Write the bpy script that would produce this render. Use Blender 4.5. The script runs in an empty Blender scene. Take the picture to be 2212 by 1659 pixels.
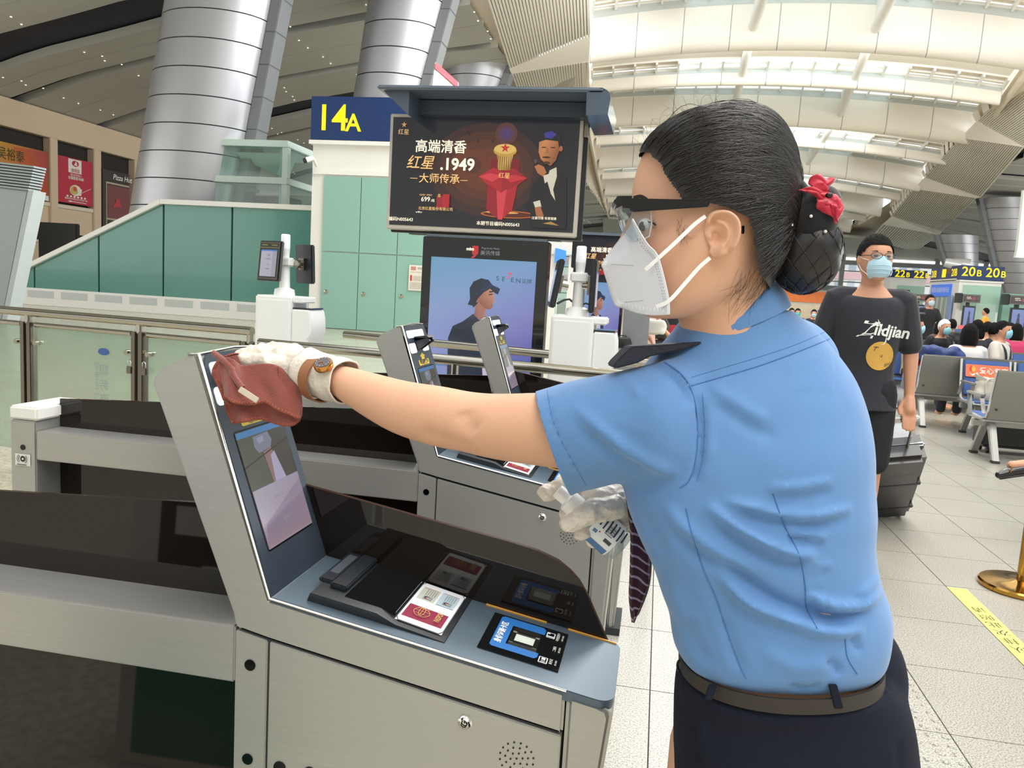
import bpy, bmesh, math, random
import numpy as np
from mathutils import Vector, Matrix, Euler
from mathutils.bvhtree import BVHTree
from mathutils import noise as mnoise

random.seed(7); RNG = np.random.default_rng(7)
S_ = bpy.context.scene
COL = S_.collection

# ---------------------------------------------------------------- camera (a person's phone, 1.35 m above the floor)
F_PX, CX, CY, CAM_H = 1700.0, 1106.0, 829.5, 1.35
_E = np.array([1430-CX, 643-CY, F_PX]); _E /= np.linalg.norm(_E)
_D = np.array([-8700-CX, 40-CY, F_PX]); _D /= np.linalg.norm(_D)
_X = -_D; _X = _X-_E*(_X@_E); _X /= np.linalg.norm(_X)
_Z = np.cross(_X, _E)
if _Z[1] > 0: _Z = -_Z
R_CAM = np.stack([_X, _E, _Z])
C_CAM = np.array([0, 0, CAM_H])
cam = bpy.data.cameras.new('camera'); cam_ob = bpy.data.objects.new('camera', cam); COL.objects.link(cam_ob)
cam.sensor_width = 36.0; cam.lens = 36.0*F_PX/2212.0; cam.clip_start = .02; cam.clip_end = 600
_m = Matrix.Identity(4)
for _i in range(3):
    _m[_i][0] = R_CAM[_i][0]; _m[_i][1] = -R_CAM[_i][1]; _m[_i][2] = -R_CAM[_i][2]
_m[2][3] = CAM_H
cam_ob.matrix_world = _m
S_.camera = cam_ob

# ---------------------------------------------------------------- world, lights, exposure
S_.view_settings.view_transform = 'Standard'
S_.view_settings.look = 'None'
S_.view_settings.exposure = -0.08
S_.view_settings.gamma = 1.0
S_.view_settings.use_curve_mapping = False
w = bpy.data.worlds.new('sky'); S_.world = w; w.use_nodes = True
_bg = w.node_tree.nodes['Background']; _bg.inputs[0].default_value = (.93, .97, 1.0, 1); _bg.inputs[1].default_value = 1.9
def area_light(name, loc, rot, sx, sy, power, col=(1, .992, .975)):
    l = bpy.data.lights.new(name, 'AREA'); l.shape = 'RECTANGLE'; l.size = sx; l.size_y = sy; l.energy = power; l.color = col
    o = bpy.data.objects.new(name, l); o.location = loc; o.rotation_euler = rot; COL.objects.link(o); return o
# daylight falling through the skylight rows of the vault overhead
area_light('skylight_overhead', (4, 1, 11.9), (0, 0, 0), 10, 6, 1100)
area_light('skylight_ahead', (4, 9, 11.9), (0, 0, 0), 10, 6, 1100)
area_light('skylight_behind', (4, -7, 11.9), (0, 0, 0), 10, 6, 1100)
area_light('left_fill', (-25.6, 6, 4.5), (0, math.radians(-90), 0), 7, 26, 1300)      # added fill light lifting the left ceiling and columns; no window there
area_light('skylight_side', (0.5, 21, 10.6), (0, math.radians(62), 0), 3, 16, 2600)      # the vault's glow towards the gates
area_light('right_fill', (44, 45, 5), (0, math.radians(90), 0), 8, 50, 6000)      # added fill for the darker right side, from no real opening
area_light('side_roof_fill', (20, 33, 9.2), (math.radians(50), 0, math.radians(-12)), 14, 4, 1800)  # extra fill aimed at the far gate house fronts, not actual lamps
for _y, _p in ((21.5, 1500), (36.6, 1200), (53, 1300), (69, 1300), (84, 1300)):   # one per vault bay: sky through its glazing
    area_light('skylight_bay', (5.5, _y, 12.3), (math.radians(52), 0, 0), 13, 3, _p)

# ---------------------------------------------------------------- measuring helpers: a picture point at a known plane
def ray(px, py): return R_CAM @ np.array([(px-CX)/F_PX, (py-CY)/F_PX, 1.0])
def at_z(px, py, z): d = ray(px, py); return C_CAM+d*(z-CAM_H)/d[2]
def at_y(px, py, y): d = ray(px, py); return C_CAM+d*y/d[1]
def at_x(px, py, x): d = ray(px, py); return C_CAM+d*x/d[0]
def at_d(px, py, dd): return C_CAM+ray(px, py)*dd
def to_px(p):
    c = R_CAM.T@(np.asarray(p, float)-C_CAM); return np.array([CX+F_PX*c[0]/c[2], CY+F_PX*c[1]/c[2], c[2]])
CAM_R = R_CAM@np.array([1., 0, 0]); CAM_F = R_CAM@np.array([0, 0, 1.]); CAM_DN = R_CAM@np.array([0, 1., 0])

# ---------------------------------------------------------------- materials
def lin(h):
    if isinstance(h, str):
        h = h.lstrip('#'); h = ''.join(q*2 for q in h) if len(h) == 3 else h; c = [int(h[i:i+2], 16)/255 for i in (0, 2, 4)]
    else: c = list(h)
    return tuple((x/12.92 if x <= .04045 else ((x+.055)/1.055)**2.4) for x in c)
_mats = {}
def mat(name, col, rough=.5, metal=0., var=.06, scale=8., bump=0., bscale=60., spec=.5, emit=None, estr=1., trans=0., alpha=1., sheen=0., coat=0., stretch=None, sss=0.):
    if name in _mats: return _mats[name]
    m = bpy.data.materials.new(name); m.use_nodes = True; _mats[name] = m
    nt = m.node_tree; b = nt.nodes['Principled BSDF']; c = lin(col)
    tc = nt.nodes.new('ShaderNodeTexCoord')
    src = tc.outputs['Object']
    if stretch:
        mp = nt.nodes.new('ShaderNodeMapping'); mp.inputs['Scale'].default_value = stretch
        nt.links.new(src, mp.inputs[0]); src = mp.outputs[0]
    if var > 0:
        nz = nt.nodes.new('ShaderNodeTexNoise'); nz.inputs['Scale'].default_value = scale; nz.inputs['Detail'].default_value = 4
        nt.links.new(src, nz.inputs['Vector'])
        mx = nt.nodes.new('ShaderNodeMix'); mx.data_type = 'RGBA'
        mx.inputs[6].default_value = (*[x*(1-var) for x in c], 1); mx.inputs[7].default_value = (*[min(1, x*(1+var)) for x in c], 1)
        nt.links.new(nz.outputs[0], mx.inputs[0]); nt.links.new(mx.outputs[2], b.inputs['Base Color'])
    else: b.inputs['Base Color'].default_value = (*c, 1)
    b.inputs['Roughness'].default_value = rough; b.inputs['Metallic'].default_value = metal
    b.inputs['Specular IOR Level'].default_value = spec
    b.inputs['Transmission Weight'].default_value = trans; b.inputs['Alpha'].default_value = alpha
    b.inputs['Sheen Weight'].default_value = sheen; b.inputs['Coat Weight'].default_value = coat
    if sss: b.inputs['Subsurface Weight'].default_value = sss; b.inputs['Subsurface Radius'].default_value = (.012, .005, .003)
    if emit is not None:
        b.inputs['Emission Color'].default_value = (*lin(emit), 1); b.inputs['Emission Strength'].default_value = estr
    if bump > 0:
        n2 = nt.nodes.new('ShaderNodeTexNoise'); n2.inputs['Scale'].default_value = bscale; n2.inputs['Detail'].default_value = 3
        bp = nt.nodes.new('ShaderNodeBump'); bp.inputs['Strength'].default_value = bump; bp.inputs['Distance'].default_value = .01
        nt.links.new(src, n2.inputs['Vector']); nt.links.new(n2.outputs[0], bp.inputs['Height']); nt.links.new(bp.outputs[0], b.inputs['Normal'])
    return m
def glassmat(name, col, alpha, rough=.05):
    """thin pane: tinted transparency with a clear reflection"""
    if name in _mats: return _mats[name]
    m = bpy.data.materials.new(name); m.use_nodes = True; _mats[name] = m; nt = m.node_tree
    out = nt.nodes['Material Output']; nt.nodes.remove(nt.nodes['Principled BSDF'])
    t = nt.nodes.new('ShaderNodeBsdfTransparent'); t.inputs[0].default_value = (*lin(col), 1)
    d = nt.nodes.new('ShaderNodeBsdfDiffuse'); d.inputs[0].default_value = (*lin(col), 1)
    g = nt.nodes.new('ShaderNodeBsdfGlossy'); g.inputs['Roughness'].default_value = rough; g.inputs[0].default_value = (.95, .97, .97, 1)
    m1 = nt.nodes.new('ShaderNodeMixShader'); m1.inputs[0].default_value = alpha
    nt.links.new(t.outputs[0], m1.inputs[1]); nt.links.new(d.outputs[0], m1.inputs[2])
    lw = nt.nodes.new('ShaderNodeLayerWeight'); lw.inputs[0].default_value = .5          # Schlick reflection, the same from either side
    pw = nt.nodes.new('ShaderNodeMath'); pw.operation = 'POWER'; pw.inputs[1].default_value = 5; ma = nt.nodes.new('ShaderNodeMath'); ma.operation = 'MULTIPLY_ADD'; ma.inputs[1].default_value = .92; ma.inputs[2].default_value = .045
    nt.links.new(lw.outputs['Facing'], pw.inputs[0]); nt.links.new(pw.outputs[0], ma.inputs[0])
    m2 = nt.nodes.new('ShaderNodeMixShader'); nt.links.new(ma.outputs[0], m2.inputs[0])
    nt.links.new(m1.outputs[0], m2.inputs[1]); nt.links.new(g.outputs[0], m2.inputs[2]); nt.links.new(m2.outputs[0], out.inputs[0])
    return m
def printmat(name, emit=0., rough=.4):
    """flat print or screen: colours come from the mesh's own 'Col' attribute"""
    if name in _mats: return _mats[name]
    m = bpy.data.materials.new(name); m.use_nodes = True; _mats[name] = m; nt = m.node_tree
    b = nt.nodes['Principled BSDF']; a = nt.nodes.new('ShaderNodeAttribute'); a.attribute_name = 'Col'
    nt.links.new(a.outputs[0], b.inputs['Base Color']); b.inputs['Roughness'].default_value = rough
    if emit > 0:
        nt.links.new(a.outputs[0], b.inputs['Emission Color']); b.inputs['Emission Strength'].default_value = emit
        b.inputs['Base Color'].default_value = (.02, .02, .02, 1); nt.links.remove(b.inputs['Base Color'].links[0])
    return m

def brushed(name, col, rough=.32, stretch=(2, 60, 400), metal=1.):
    if name in _mats: return _mats[name]
    m = mat(name, col, rough=rough, metal=metal, var=.10, scale=1.0, stretch=stretch)
    nt = m.node_tree; b = nt.nodes['Principled BSDF']
    # fine grain in roughness plus faint smudges
    tc = nt.nodes.new('ShaderNodeTexCoord'); nz = nt.nodes.new('ShaderNodeTexNoise'); nz.inputs['Scale'].default_value = 7; nz.inputs['Detail'].default_value = 3
    nt.links.new(tc.outputs['Object'], nz.inputs['Vector'])
    mr = nt.nodes.new('ShaderNodeMapRange'); mr.inputs['To Min'].default_value = rough-.07; mr.inputs['To Max'].default_value = rough+.1
    nt.links.new(nz.outputs[0], mr.inputs['Value']); nt.links.new(mr.outputs[0], b.inputs['Roughness'])
    return m

# ---------------------------------------------------------------- geometry helpers
def V(p): return Vector((float(p[0]), float(p[1]), float(p[2])))
def frame_from(ax):
    ax = V(ax).normalized(); up = Vector((0, 0, 1)) if abs(ax.z) < .95 else Vector((1, 0, 0))
    u = ax.cross(up).normalized(); v = ax.cross(u).normalized(); return u, v, ax
def root_of(o):
    while o.parent is not None: o = o.parent
    return o
class MB:
    def __init__(s): s.v = []; s.f = []; s.mi = []; s.col = None
    def add(s, vs, fs, mi=0):
        n = len(s.v); s.v += [tuple(map(float, p)) for p in vs]; s.f += [tuple(i+n for i in f) for f in fs]; s.mi += [mi]*len(fs); return s
    def box(s, lo, hi, mi=0):
        (a, b, c), (d, e, f) = lo, hi
        return s.add([(a, b, c), (d, b, c), (d, e, c), (a, e, c), (a, b, f), (d, b, f), (d, e, f), (a, e, f)],
                     [(0, 3, 2, 1), (4, 5, 6, 7), (0, 1, 5, 4), (1, 2, 6, 5), (2, 3, 7, 6), (3, 0, 4, 7)], mi)
    def obox(s, c, ax, ay, az, mi=0):
        """box from centre and three half-axis vectors"""
        c = np.asarray(c, float); ax, ay, az = map(lambda q: np.asarray(q, float), (ax, ay, az))
        vs = [c+i*ax+j*ay+k*az for k in (-1, 1) for j in (-1, 1) for i in (-1, 1)]
        return s.add(vs, [(0, 2, 3, 1), (4, 5, 7, 6), (0, 1, 5, 4), (1, 3, 7, 5), (3, 2, 6, 7), (2, 0, 4, 6)], mi)
    def prism(s, poly, d, mi=0):
        """3-D polygon extruded by vector d"""
        d = np.asarray(d, float); P = [np.asarray(p, float) for p in poly]; n = len(P)
        nrm = np.zeros(3)
        for i in range(n): nrm += np.cross(P[i], P[(i+1) % n])
        if nrm@d > 0: P = P[::-1]
        return s.add(P+[p+d for p in P], [tuple(range(n)), tuple(range(2*n-1, n-1, -1))]+[(i, i+n, (i+1) % n+n, (i+1) % n) for i in range(n)], mi)
    def poly(s, pts, mi=0): return s.add(pts, [tuple(range(len(pts)))], mi)
    def loft(s, rings, close=True, caps=True, mi=0):
        n = len(rings[0]); vs = [p for r in rings for p in r]; fs = []
        for i in range(len(rings)-1):
            for j in range(n if close else n-1):
                k = (j+1) % n; fs.append((i*n+j, i*n+k, (i+1)*n+k, (i+1)*n+j))
        if caps and close: fs += [tuple(range(n-1, -1, -1)), tuple((len(rings)-1)*n+j for j in range(n))]
        return s.add(vs, fs, mi)
    def cyl(s, p0, p1, r0, r1=None, n=12, caps=True, mi=0):
        r1 = r0 if r1 is None else r1; p0 = V(p0); p1 = V(p1); u, v, a = frame_from(p1-p0)
        rg = [[p+(u*math.cos(t)+v*math.sin(t))*r for t in [2*math.pi*i/n for i in range(n)]] for p, r in ((p0, r0), (p1, r1))]
        return s.loft(rg, True, caps, mi)
    def tube(s, pts, r, n=8, caps=True, mi=0, closed=False):
        pts = [V(p) for p in pts]; m = len(pts); rr = r if hasattr(r, '__len__') else [r]*m; rg = []; u = None
        for i, p in enumerate(pts):
            if closed: t = pts[(i+1) % m]-pts[i-1]
            else: t = pts[min(i+1, m-1)]-pts[max(i-1, 0)]
            if t.length < 1e-9: t = Vector((0, 0, 1))
            t.normalize()
            if u is None: u = frame_from(t)[0]
            u = (u-t*u.dot(t))
            if u.length < 1e-6: u = frame_from(t)[0]
            u.normalize(); w_ = t.cross(u)
            rg.append([p+(u*math.cos(a)+w_*math.sin(a))*rr[i] for a in [2*math.pi*k/n for k in range(n)]])
        if closed: rg.append(rg[0]); return s.loft(rg, True, False, mi)
        return s.loft(rg, True, caps, mi)
    def ell(s, c, rx, ry=None, rz=None, n=16, m=10, ax=None, mi=0):
        ry = rx if ry is None else ry; rz = rx if rz is None else rz; c = np.asarray(c, float)
        A = np.eye(3) if ax is None else np.stack([np.asarray(a, float) for a in ax])  # rows: local axes in world
        vs = [c+A[2]*rz]; 
        for i in range(1, m):
            ph = math.pi*i/m
            for j in range(n):
                t = 2*math.pi*j/n; vs.append(c+A[0]*(rx*math.sin(ph)*math.cos(t))+A[1]*(ry*math.sin(ph)*math.sin(t))+A[2]*(rz*math.cos(ph)))
        vs.append(c-A[2]*rz); fs = [(0, 1+j, 1+(j+1) % n) for j in range(n)]
        for i in range(m-2):
            for j in range(n): k = (j+1) % n; fs.append((1+i*n+j, 1+(i+1)*n+j, 1+(i+1)*n+k, 1+i*n+k))
        b = len(vs)-1; o = 1+(m-2)*n; fs += [(b, o+(j+1) % n, o+j) for j in range(n)]
        return s.add(vs, fs, mi)
    def lathe(s, prof, o, ax=(0, 0, 1), n=20, mi=0):
        u, v, a = frame_from(ax); o = V(o); rg = [[o+a*h+(u*math.cos(t)+v*math.sin(t))*r for t in [2*math.pi*i/n for i in range(n)]] for r, h in prof]
        return s.loft(rg, True, True, mi)
    def chain(s, pts, rs, n=14, mi=0):
        """limb through joints with a radius at each, rounded ends"""
        pts = [V(p) for p in pts]; P = []; Rr = []
        for i in range(len(pts)-1):
            for k in range(6):
                t = k/6; tt = t*t*(3-2*t); P.append(pts[i].lerp(pts[i+1], t)); Rr.append(rs[i]*(1-tt)+rs[i+1]*tt)
        P.append(pts[-1]); Rr.append(rs[-1])
        a0 = (P[0]-P[1]).normalized(); a1 = (P[-1]-P[-2]).normalized()
        pre = [(P[0]+a0*Rr[0]*math.sin(q), Rr[0]*math.cos(q)) for q in (1.45, 1.1, .7, .35)]
        post = [(P[-1]+a1*Rr[-1]*math.sin(q), Rr[-1]*math.cos(q)) for q in (.35, .7, 1.1, 1.45)]
        Q = pre+list(zip(P, Rr))+post
        return s.tube([q[0] for q in Q], [q[1] for q in Q], n=n, mi=mi)
    def mesh(s, name, off=(0, 0, 0)):
        me = bpy.data.meshes.new(name); o = np.asarray(off, float)
        me.from_pydata([tuple(np.asarray(p)-o) for p in s.v], [], s.f)
        me.polygons.foreach_set('material_index', s.mi)
        if s.col is not None:
            at = me.color_attributes.new('Col', 'FLOAT_COLOR', 'POINT')
            at.data.foreach_set('color', [c for q in s.col for c in q])
        return me
    def build(s, name, mats, parent=None, smooth=None, bevel=0., seg=2, solid=0.):
        off = root_of(parent).location if parent is not None else (0, 0, 0)
        me = s.mesh(name, off)
        return finish(me, name, mats, parent, smooth, bevel, seg)
def finish(me, name, mats, parent=None, smooth=None, bevel=0., seg=2):
    if bevel > 0:
        bm = bmesh.new(); bm.from_mesh(me); bmesh.ops.remove_doubles(bm, verts=bm.verts, dist=1e-6)
        bmesh.ops.recalc_face_normals(bm, faces=bm.faces)
        es = [e for e in bm.edges if len(e.link_faces) == 2 and e.calc_face_angle(0) > .5]
        bmesh.ops.bevel(bm, geom=es, offset=bevel, segments=seg, affect='EDGES', clamp_overlap=True)
        bm.to_mesh(me); bm.free()
        if smooth is None: smooth = 40
    if not isinstance(mats, (list, tuple)): mats = [mats]
    for m in mats: me.materials.append(m)
    if smooth:
        me.polygons.foreach_set('use_smooth', [True]*len(me.polygons))
        if smooth < 179: me.set_sharp_from_angle(angle=math.radians(smooth))
    me.update()
    o = bpy.data.objects.new(name, me); COL.objects.link(o)
    if parent is not None: o.parent = parent
    return o
def tag(o, label, cat, group=None, kind=None):
    if label: o['label'] = label
    if cat: o['category'] = cat
    if group: o['group'] = group
    if kind: o['kind'] = kind
    return o
def thing(name, label, cat, loc, group=None):
    o = bpy.data.objects.new(name, None); o.empty_display_size = .1; o.location = [float(q) for q in loc]; COL.objects.link(o)
    return tag(o, label, cat, group)
def struct(o): o['kind'] = 'structure'; return o
def copy_tree(o, parent=None):
    c = o.copy(); COL.objects.link(c)
    if parent is not None: c.parent = parent
    for ch in list(o.children): copy_tree(ch, c)
    return c
def text(name, body, size, loc, xd, yd, m, parent=None, align='CENTER', fat=0., ext=0., sx=1., shear=0.):
    cu = bpy.data.curves.new(name, 'FONT'); cu.body = body; cu.size = size; cu.align_x = align; cu.align_y = 'CENTER'
    cu.offset = fat; cu.extrude = ext; cu.shear = shear; cu.resolution_u = 3; cu.materials.append(m)
    o = bpy.data.objects.new(name, cu); COL.objects.link(o)
    x = V(xd).normalized(); y = V(yd); y = (y-x*y.dot(x)).normalized(); z = x.cross(y)
    M = Matrix(((x.x*sx, y.x, z.x, 0), (x.y*sx, y.y, z.y, 0), (x.z*sx, y.z, z.z, 0), (0, 0, 0, 1)))
    off = Vector(root_of(parent).location) if parent is not None else Vector((0, 0, 0))
    l = V(loc)-off; M[0][3], M[1][3], M[2][3] = l
    if parent is not None: o.parent = parent
    o.matrix_basis = M
    return o
class Print:
    """flat printed or displayed picture: coloured shapes on a rectangle o + u*xd + v*yd (v downwards), u,v in 0..1"""
    def __init__(s, o, xd, yd, step=.0003):
        s.o, s.x, s.y = (np.asarray(q, float) for q in (o, xd, yd)); s.n = np.cross(s.y, s.x); s.n /= np.linalg.norm(s.n)
        s.m = MB(); s.m.col = []; s.k = 0; s.step = step; s.asp = np.linalg.norm(s.x)/np.linalg.norm(s.y)
    def at(s, u, v, lift=0.): return s.o+s.x*u+s.y*v+s.n*lift
    def shape(s, pts, col, same=False):
        if not same: s.k += 1
        cols = col if isinstance(col, list) else [col]*len(pts)
        s.m.poly([s.at(u, v, s.k*s.step) for u, v in pts][::-1]); s.m.col += [(*lin(c), 1) for c in cols][::-1]
        return s
    def rect(s, u0, v0, u1, v1, col): return s.shape([(u0, v0), (u1, v0), (u1, v1), (u0, v1)], col)
    def ell(s, u, v, ru, rv, col, n=20, a0=0, a1=2*math.pi):
        return s.shape([(u+ru*math.cos(a0+(a1-a0)*i/n), v+rv*math.sin(a0+(a1-a0)*i/n)) for i in range(n)], col)
    def glow(s, u, v, ru, rv, c0, c1, n=24, layers=5):
        for q in range(layers):
            t = q/(layers-1); f = 1-t
            a = np.array(lin(c1))*(1-t)+np.array(lin(c0))*t
            s.k += 1; pts = [(u+ru*(f*.9+.1)*math.cos(2*math.pi*i/n), v+rv*(f*.9+.1)*math.sin(2*math.pi*i/n)) for i in range(n)]
            pts = [(min(1, max(0, a_)), min(1, max(0, b_))) for a_, b_ in pts]
            s.m.poly([s.at(*p, s.k*s.step) for p in pts][::-1]); s.m.col += [(*a, 1)]*n
        return s
    def star(s, u, v, r, col, inner=.4, rot=-math.pi/2):
        return s.shape([(u+r*(1 if i % 2 == 0 else inner)*math.cos(rot+i*math.pi/5), v+r*s.asp*(1 if i % 2 == 0 else inner)*math.sin(rot+i*math.pi/5)) for i in range(10)], col)
    def line(s, pts, wd, col):
        for (a, b), (c, d) in zip(pts, pts[1:]):
            p = np.array([a*s.asp, b]); q = np.array([c*s.asp, d]); t = q-p; L = np.linalg.norm(t)
            if L < 1e-9: continue
            nn = np.array([-t[1], t[0]])/L*wd/2
            s.shape([((p+nn)[0]/s.asp, (p+nn)[1]), ((q+nn)[0]/s.asp, (q+nn)[1]), ((q-nn)[0]/s.asp, (q-nn)[1]), ((p-nn)[0]/s.asp, (p-nn)[1])], col)
        return s
    def build(s, name, m, parent): return s.m.build(name, m, parent)
    def text(s, name, body, u, v, h, m, parent, align='CENTER', fat=0., sx=1., shear=0., tilt=0., lift=None):
        """h: letter size as a share of the picture's height"""
        sz = h*np.linalg.norm(s.y); x = s.x/np.linalg.norm(s.x); y = -s.y/np.linalg.norm(s.y)
        c, sn = math.cos(tilt), math.sin(tilt); xx = x*c+y*sn; yy = -x*sn+y*c
        return text(name, body, sz, s.at(u, v, (s.k+3)*s.step if lift is None else lift), xx, yy, m, parent, align, fat*sz, 0., sx, shear)
def evaluated(me_ob):
    dg = bpy.context.evaluated_depsgraph_get(); dg.update()
    return bpy.data.meshes.new_from_object(me_ob.evaluated_get(dg))
def fused(mb, voxel, smooth_it=4, fac=.5, keep=None, decimate=0.):
    """joins overlapping closed shapes into ONE continuous skin"""
    me = mb.mesh('tmp'); o = bpy.data.objects.new('tmp', me); COL.objects.link(o)
    r = o.modifiers.new('r', 'REMESH'); r.mode = 'VOXEL'; r.voxel_size = voxel; r.adaptivity = 0
    if smooth_it:
        sm = o.modifiers.new('s', 'SMOOTH'); sm.iterations = smooth_it; sm.factor = fac
    if decimate:
        d = o.modifiers.new('d', 'DECIMATE'); d.ratio = decimate
    out = evaluated(o); bpy.data.objects.remove(o); bpy.data.meshes.remove(me)
    return out
def mesh_np(me):
    a = np.empty(len(me.vertices)*3); me.vertices.foreach_get('co', a); return a.reshape(-1, 3)
def mesh_normals(me):
    a = np.empty(len(me.vertices)*3); me.vertex_normals.foreach_get('vector', a); return a.reshape(-1, 3)
def mesh_set(me, co): me.vertices.foreach_set('co', np.ascontiguousarray(co, dtype=np.float32).ravel()); me.update()
def shift(me, off): mesh_set(me, mesh_np(me)-np.asarray(off, float)); return me
def bvh_of(me): return BVHTree.FromPolygons([v.co for v in me.vertices], [p.vertices for p in me.polygons])
def catmull(pts, n):
    P = np.asarray(pts, float); m = len(P); t = np.linspace(0, m-1, n); out = []
    for q in t:
        i = min(int(q), m-2); f = q-i; p0 = P[max(i-1, 0)]; p1 = P[i]; p2 = P[i+1]; p3 = P[min(i+2, m-1)]
        out.append(.5*((2*p1)+(-p0+p2)*f+(2*p0-5*p1+4*p2-p3)*f*f+(-p0+3*p1-3*p2+p3)*f**3))
    return np.array(out)
# ================================================================ materials of the setting
M_GRANITE = mat('granite_tile', '#cbc7bb', rough=.34, var=0)
def _granite(m, a, b, c3, sc=230):
    nt = m.node_tree; bs = nt.nodes['Principled BSDF']; ge = nt.nodes.new('ShaderNodeNewGeometry')
    v = nt.nodes.new('ShaderNodeTexVoronoi'); v.inputs['Scale'].default_value = sc
    n = nt.nodes.new('ShaderNodeTexNoise'); n.inputs['Scale'].default_value = sc*.8; n.inputs['Detail'].default_value = 5
    n2 = nt.nodes.new('ShaderNodeTexNoise'); n2.inputs['Scale'].default_value = 1.3
    for q in (v, n, n2): nt.links.new(ge.outputs['Position'], q.inputs['Vector'])
    r = nt.nodes.new('ShaderNodeValToRGB'); e = r.color_ramp.elements
    e[0].position = .36; e[0].color = (*lin(a), 1); e[1].position = .62; e[1].color = (*lin(c3), 1)
    k = r.color_ramp.elements.new(.48); k.color = (*lin(b), 1)
    nt.links.new(n.outputs[0], r.inputs[0])
    mx = nt.nodes.new('ShaderNodeMix'); mx.data_type = 'RGBA'; mx.blend_type = 'MULTIPLY'; mx.inputs[0].default_value = .35
    r2 = nt.nodes.new('ShaderNodeValToRGB'); r2.color_ramp.elements[0].color = (.72, .71, .68, 1); r2.color_ramp.elements[1].color = (1, 1, 1, 1)
    r2.color_ramp.elements[0].position = .35; r2.color_ramp.elements[1].position = .65
    nt.links.new(n2.outputs[0], r2.inputs[0]); nt.links.new(r.outputs[0], mx.inputs[6]); nt.links.new(r2.outputs[0], mx.inputs[7])
    nt.links.new(mx.outputs[2], bs.inputs['Base Color'])
_granite(M_GRANITE, '#6f6c66', '#a19e94', '#bab7ae')
M_STUD = mat('tactile_granite', '#a9a69d', rough=.45, var=0); _granite(M_STUD, '#77756f', '#a5a299', '#c6c3ba')
M_GROUT = mat('grout', '#4c4a45', rough=.8)
M_FLOORFAR = mat('polished_stone', '#c3bba6', rough=.16, var=0)
_granite(M_FLOORFAR, '#b4ad99', '#c2bba8', '#cfc9b8', 40)
M_CREAM = mat('cream_panel', '#f0ebdf', rough=.5, var=.02, scale=.4)
M_CREAM2 = mat('cream_soffit', '#e2d6c2', rough=.55, var=.03, scale=.5)
M_WHITE = mat('white_paint', '#eeeee9', rough=.4, var=.02)
M_GREYW = mat('grey_white_strip', '#c6ccca', rough=.5, var=.03)
M_RIB = mat('ribbed_cream', '#d6d2c3', rough=.5, var=.03, scale=1)
M_RIBD = mat('rib_groove', '#a9a698', rough=.6, var=.03)
M_DARKGAP = mat('dark_gap', '#2a2d33', rough=.7, var=.05)
M_SLOT = mat('slot_blue_black', '#262b36', rough=.6, var=.05)
M_CEIL = mat('grey_ceiling_panel', '#b4b4ab', rough=.5, var=.04, scale=.5)
M_STEELCLAD = mat('column_cladding', '#b4b5ba', rough=.36, metal=.45, var=.03, scale=.6)
M_STEELCLAD2 = mat('column_spine', '#84878a', rough=.45, metal=.4, var=.03)
M_TEAL = mat('teal_glass_panel', '#548f84', rough=.22, var=.05, scale=.25, coat=.2)
M_TEAL2 = mat('mint_door_panel', '#8fbcae', rough=.2, var=.02, scale=.3, coat=.3)
M_BEIGE = mat('beige_wall', '#d8c3a8', rough=.6, var=.05, scale=.7)
M_DK = mat('dark_recess', '#2b2826', rough=.7, var=.08)
M_LED = mat('downlight', '#ffffff', emit='#fff6e6', estr=.6, var=0)
M_NAVY = mat('sign_navy', '#1d3769', rough=.35, var=.02)
M_YEL = mat('sign_yellow', '#ffe61a', rough=.4, var=0, emit='#ffe61a', estr=.55)
M_PANE = glassmat('clear_pane', '#e6f2ee', .05)
M_PANEG = glassmat('green_pane', '#cfe8df', .12)
M_STEEL = mat('stainless_tube', '#b9b4a8', rough=.2, metal=1., var=.04)
M_STEELD = mat('stainless_dark', '#857f76', rough=.25, metal=1., var=.06)

# ================================================================ floor: granite tiles with real joints, tactile strip
TX, TY, X0, Y0 = .481, .5066, 1.030, 3.145
fl = MB()
xa, xb, ya, yb = X0-5*TX, X0+9*TX, Y0-4*TY, Y0+14*TY
fl.add([(xa, ya, -.006), (xb, ya, -.006), (xb, yb, -.006), (xa, yb, -.006)], [(0, 1, 2, 3)], 0)
for lo, hi in (((-45, -9), (50, ya)), ((-45, ya), (xa, yb)), ((xb, ya), (50, yb)), ((-45, yb), (50, 125))):
    fl.add([(lo[0], lo[1], -.001), (hi[0], lo[1], -.001), (hi[0], hi[1], -.001), (lo[0], hi[1], -.001)], [(0, 1, 2, 3)], 1)
floor = struct(fl.build('floor', [M_GROUT, M_FLOORFAR]))
def tile_mesh(name, m, w_, d_):
    b = MB(); g = .0022
    b.box((g, g, -.006), (w_-g, d_-g, 0)); me = b.mesh(name); me.materials.append(m); return me
_tm = tile_mesh('tile', M_GRANITE, TX, TY); _tt = tile_mesh('tactile_tile', M_STUD, TX, TY)
_sb = MB(); _sb.lathe([(.0, 0), (.0165, 0), (.0165, .0005), (.0125, .0042), (.006, .005), (.0005, .005)], (0, 0, 0), n=14)
_sm = _sb.mesh('stud'); _sm.materials.append(M_STUD); _sm.polygons.foreach_set('use_smooth', [True]*len(_sm.polygons)); _sm.set_sharp_from_angle(angle=.6)
for i in range(-5, 9):
    for j in range(-4, 14):
        tact = (i == -1 and j < 0)
        o = bpy.data.objects.new('tactile_tile' if tact else 'tile', _tt if tact else _tm); o.location = (X0+i*TX, Y0+j*TY, 0); o.parent = floor; COL.objects.link(o)
        if tact and j >= -2:
            for a in range(6):
                for c in range(10):
                    s_ = bpy.data.objects.new('stud', _sm); s_.location = (TX-.018-a*.0505, .028+c*.0505, 0); s_.parent = o; COL.objects.link(s_)

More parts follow.
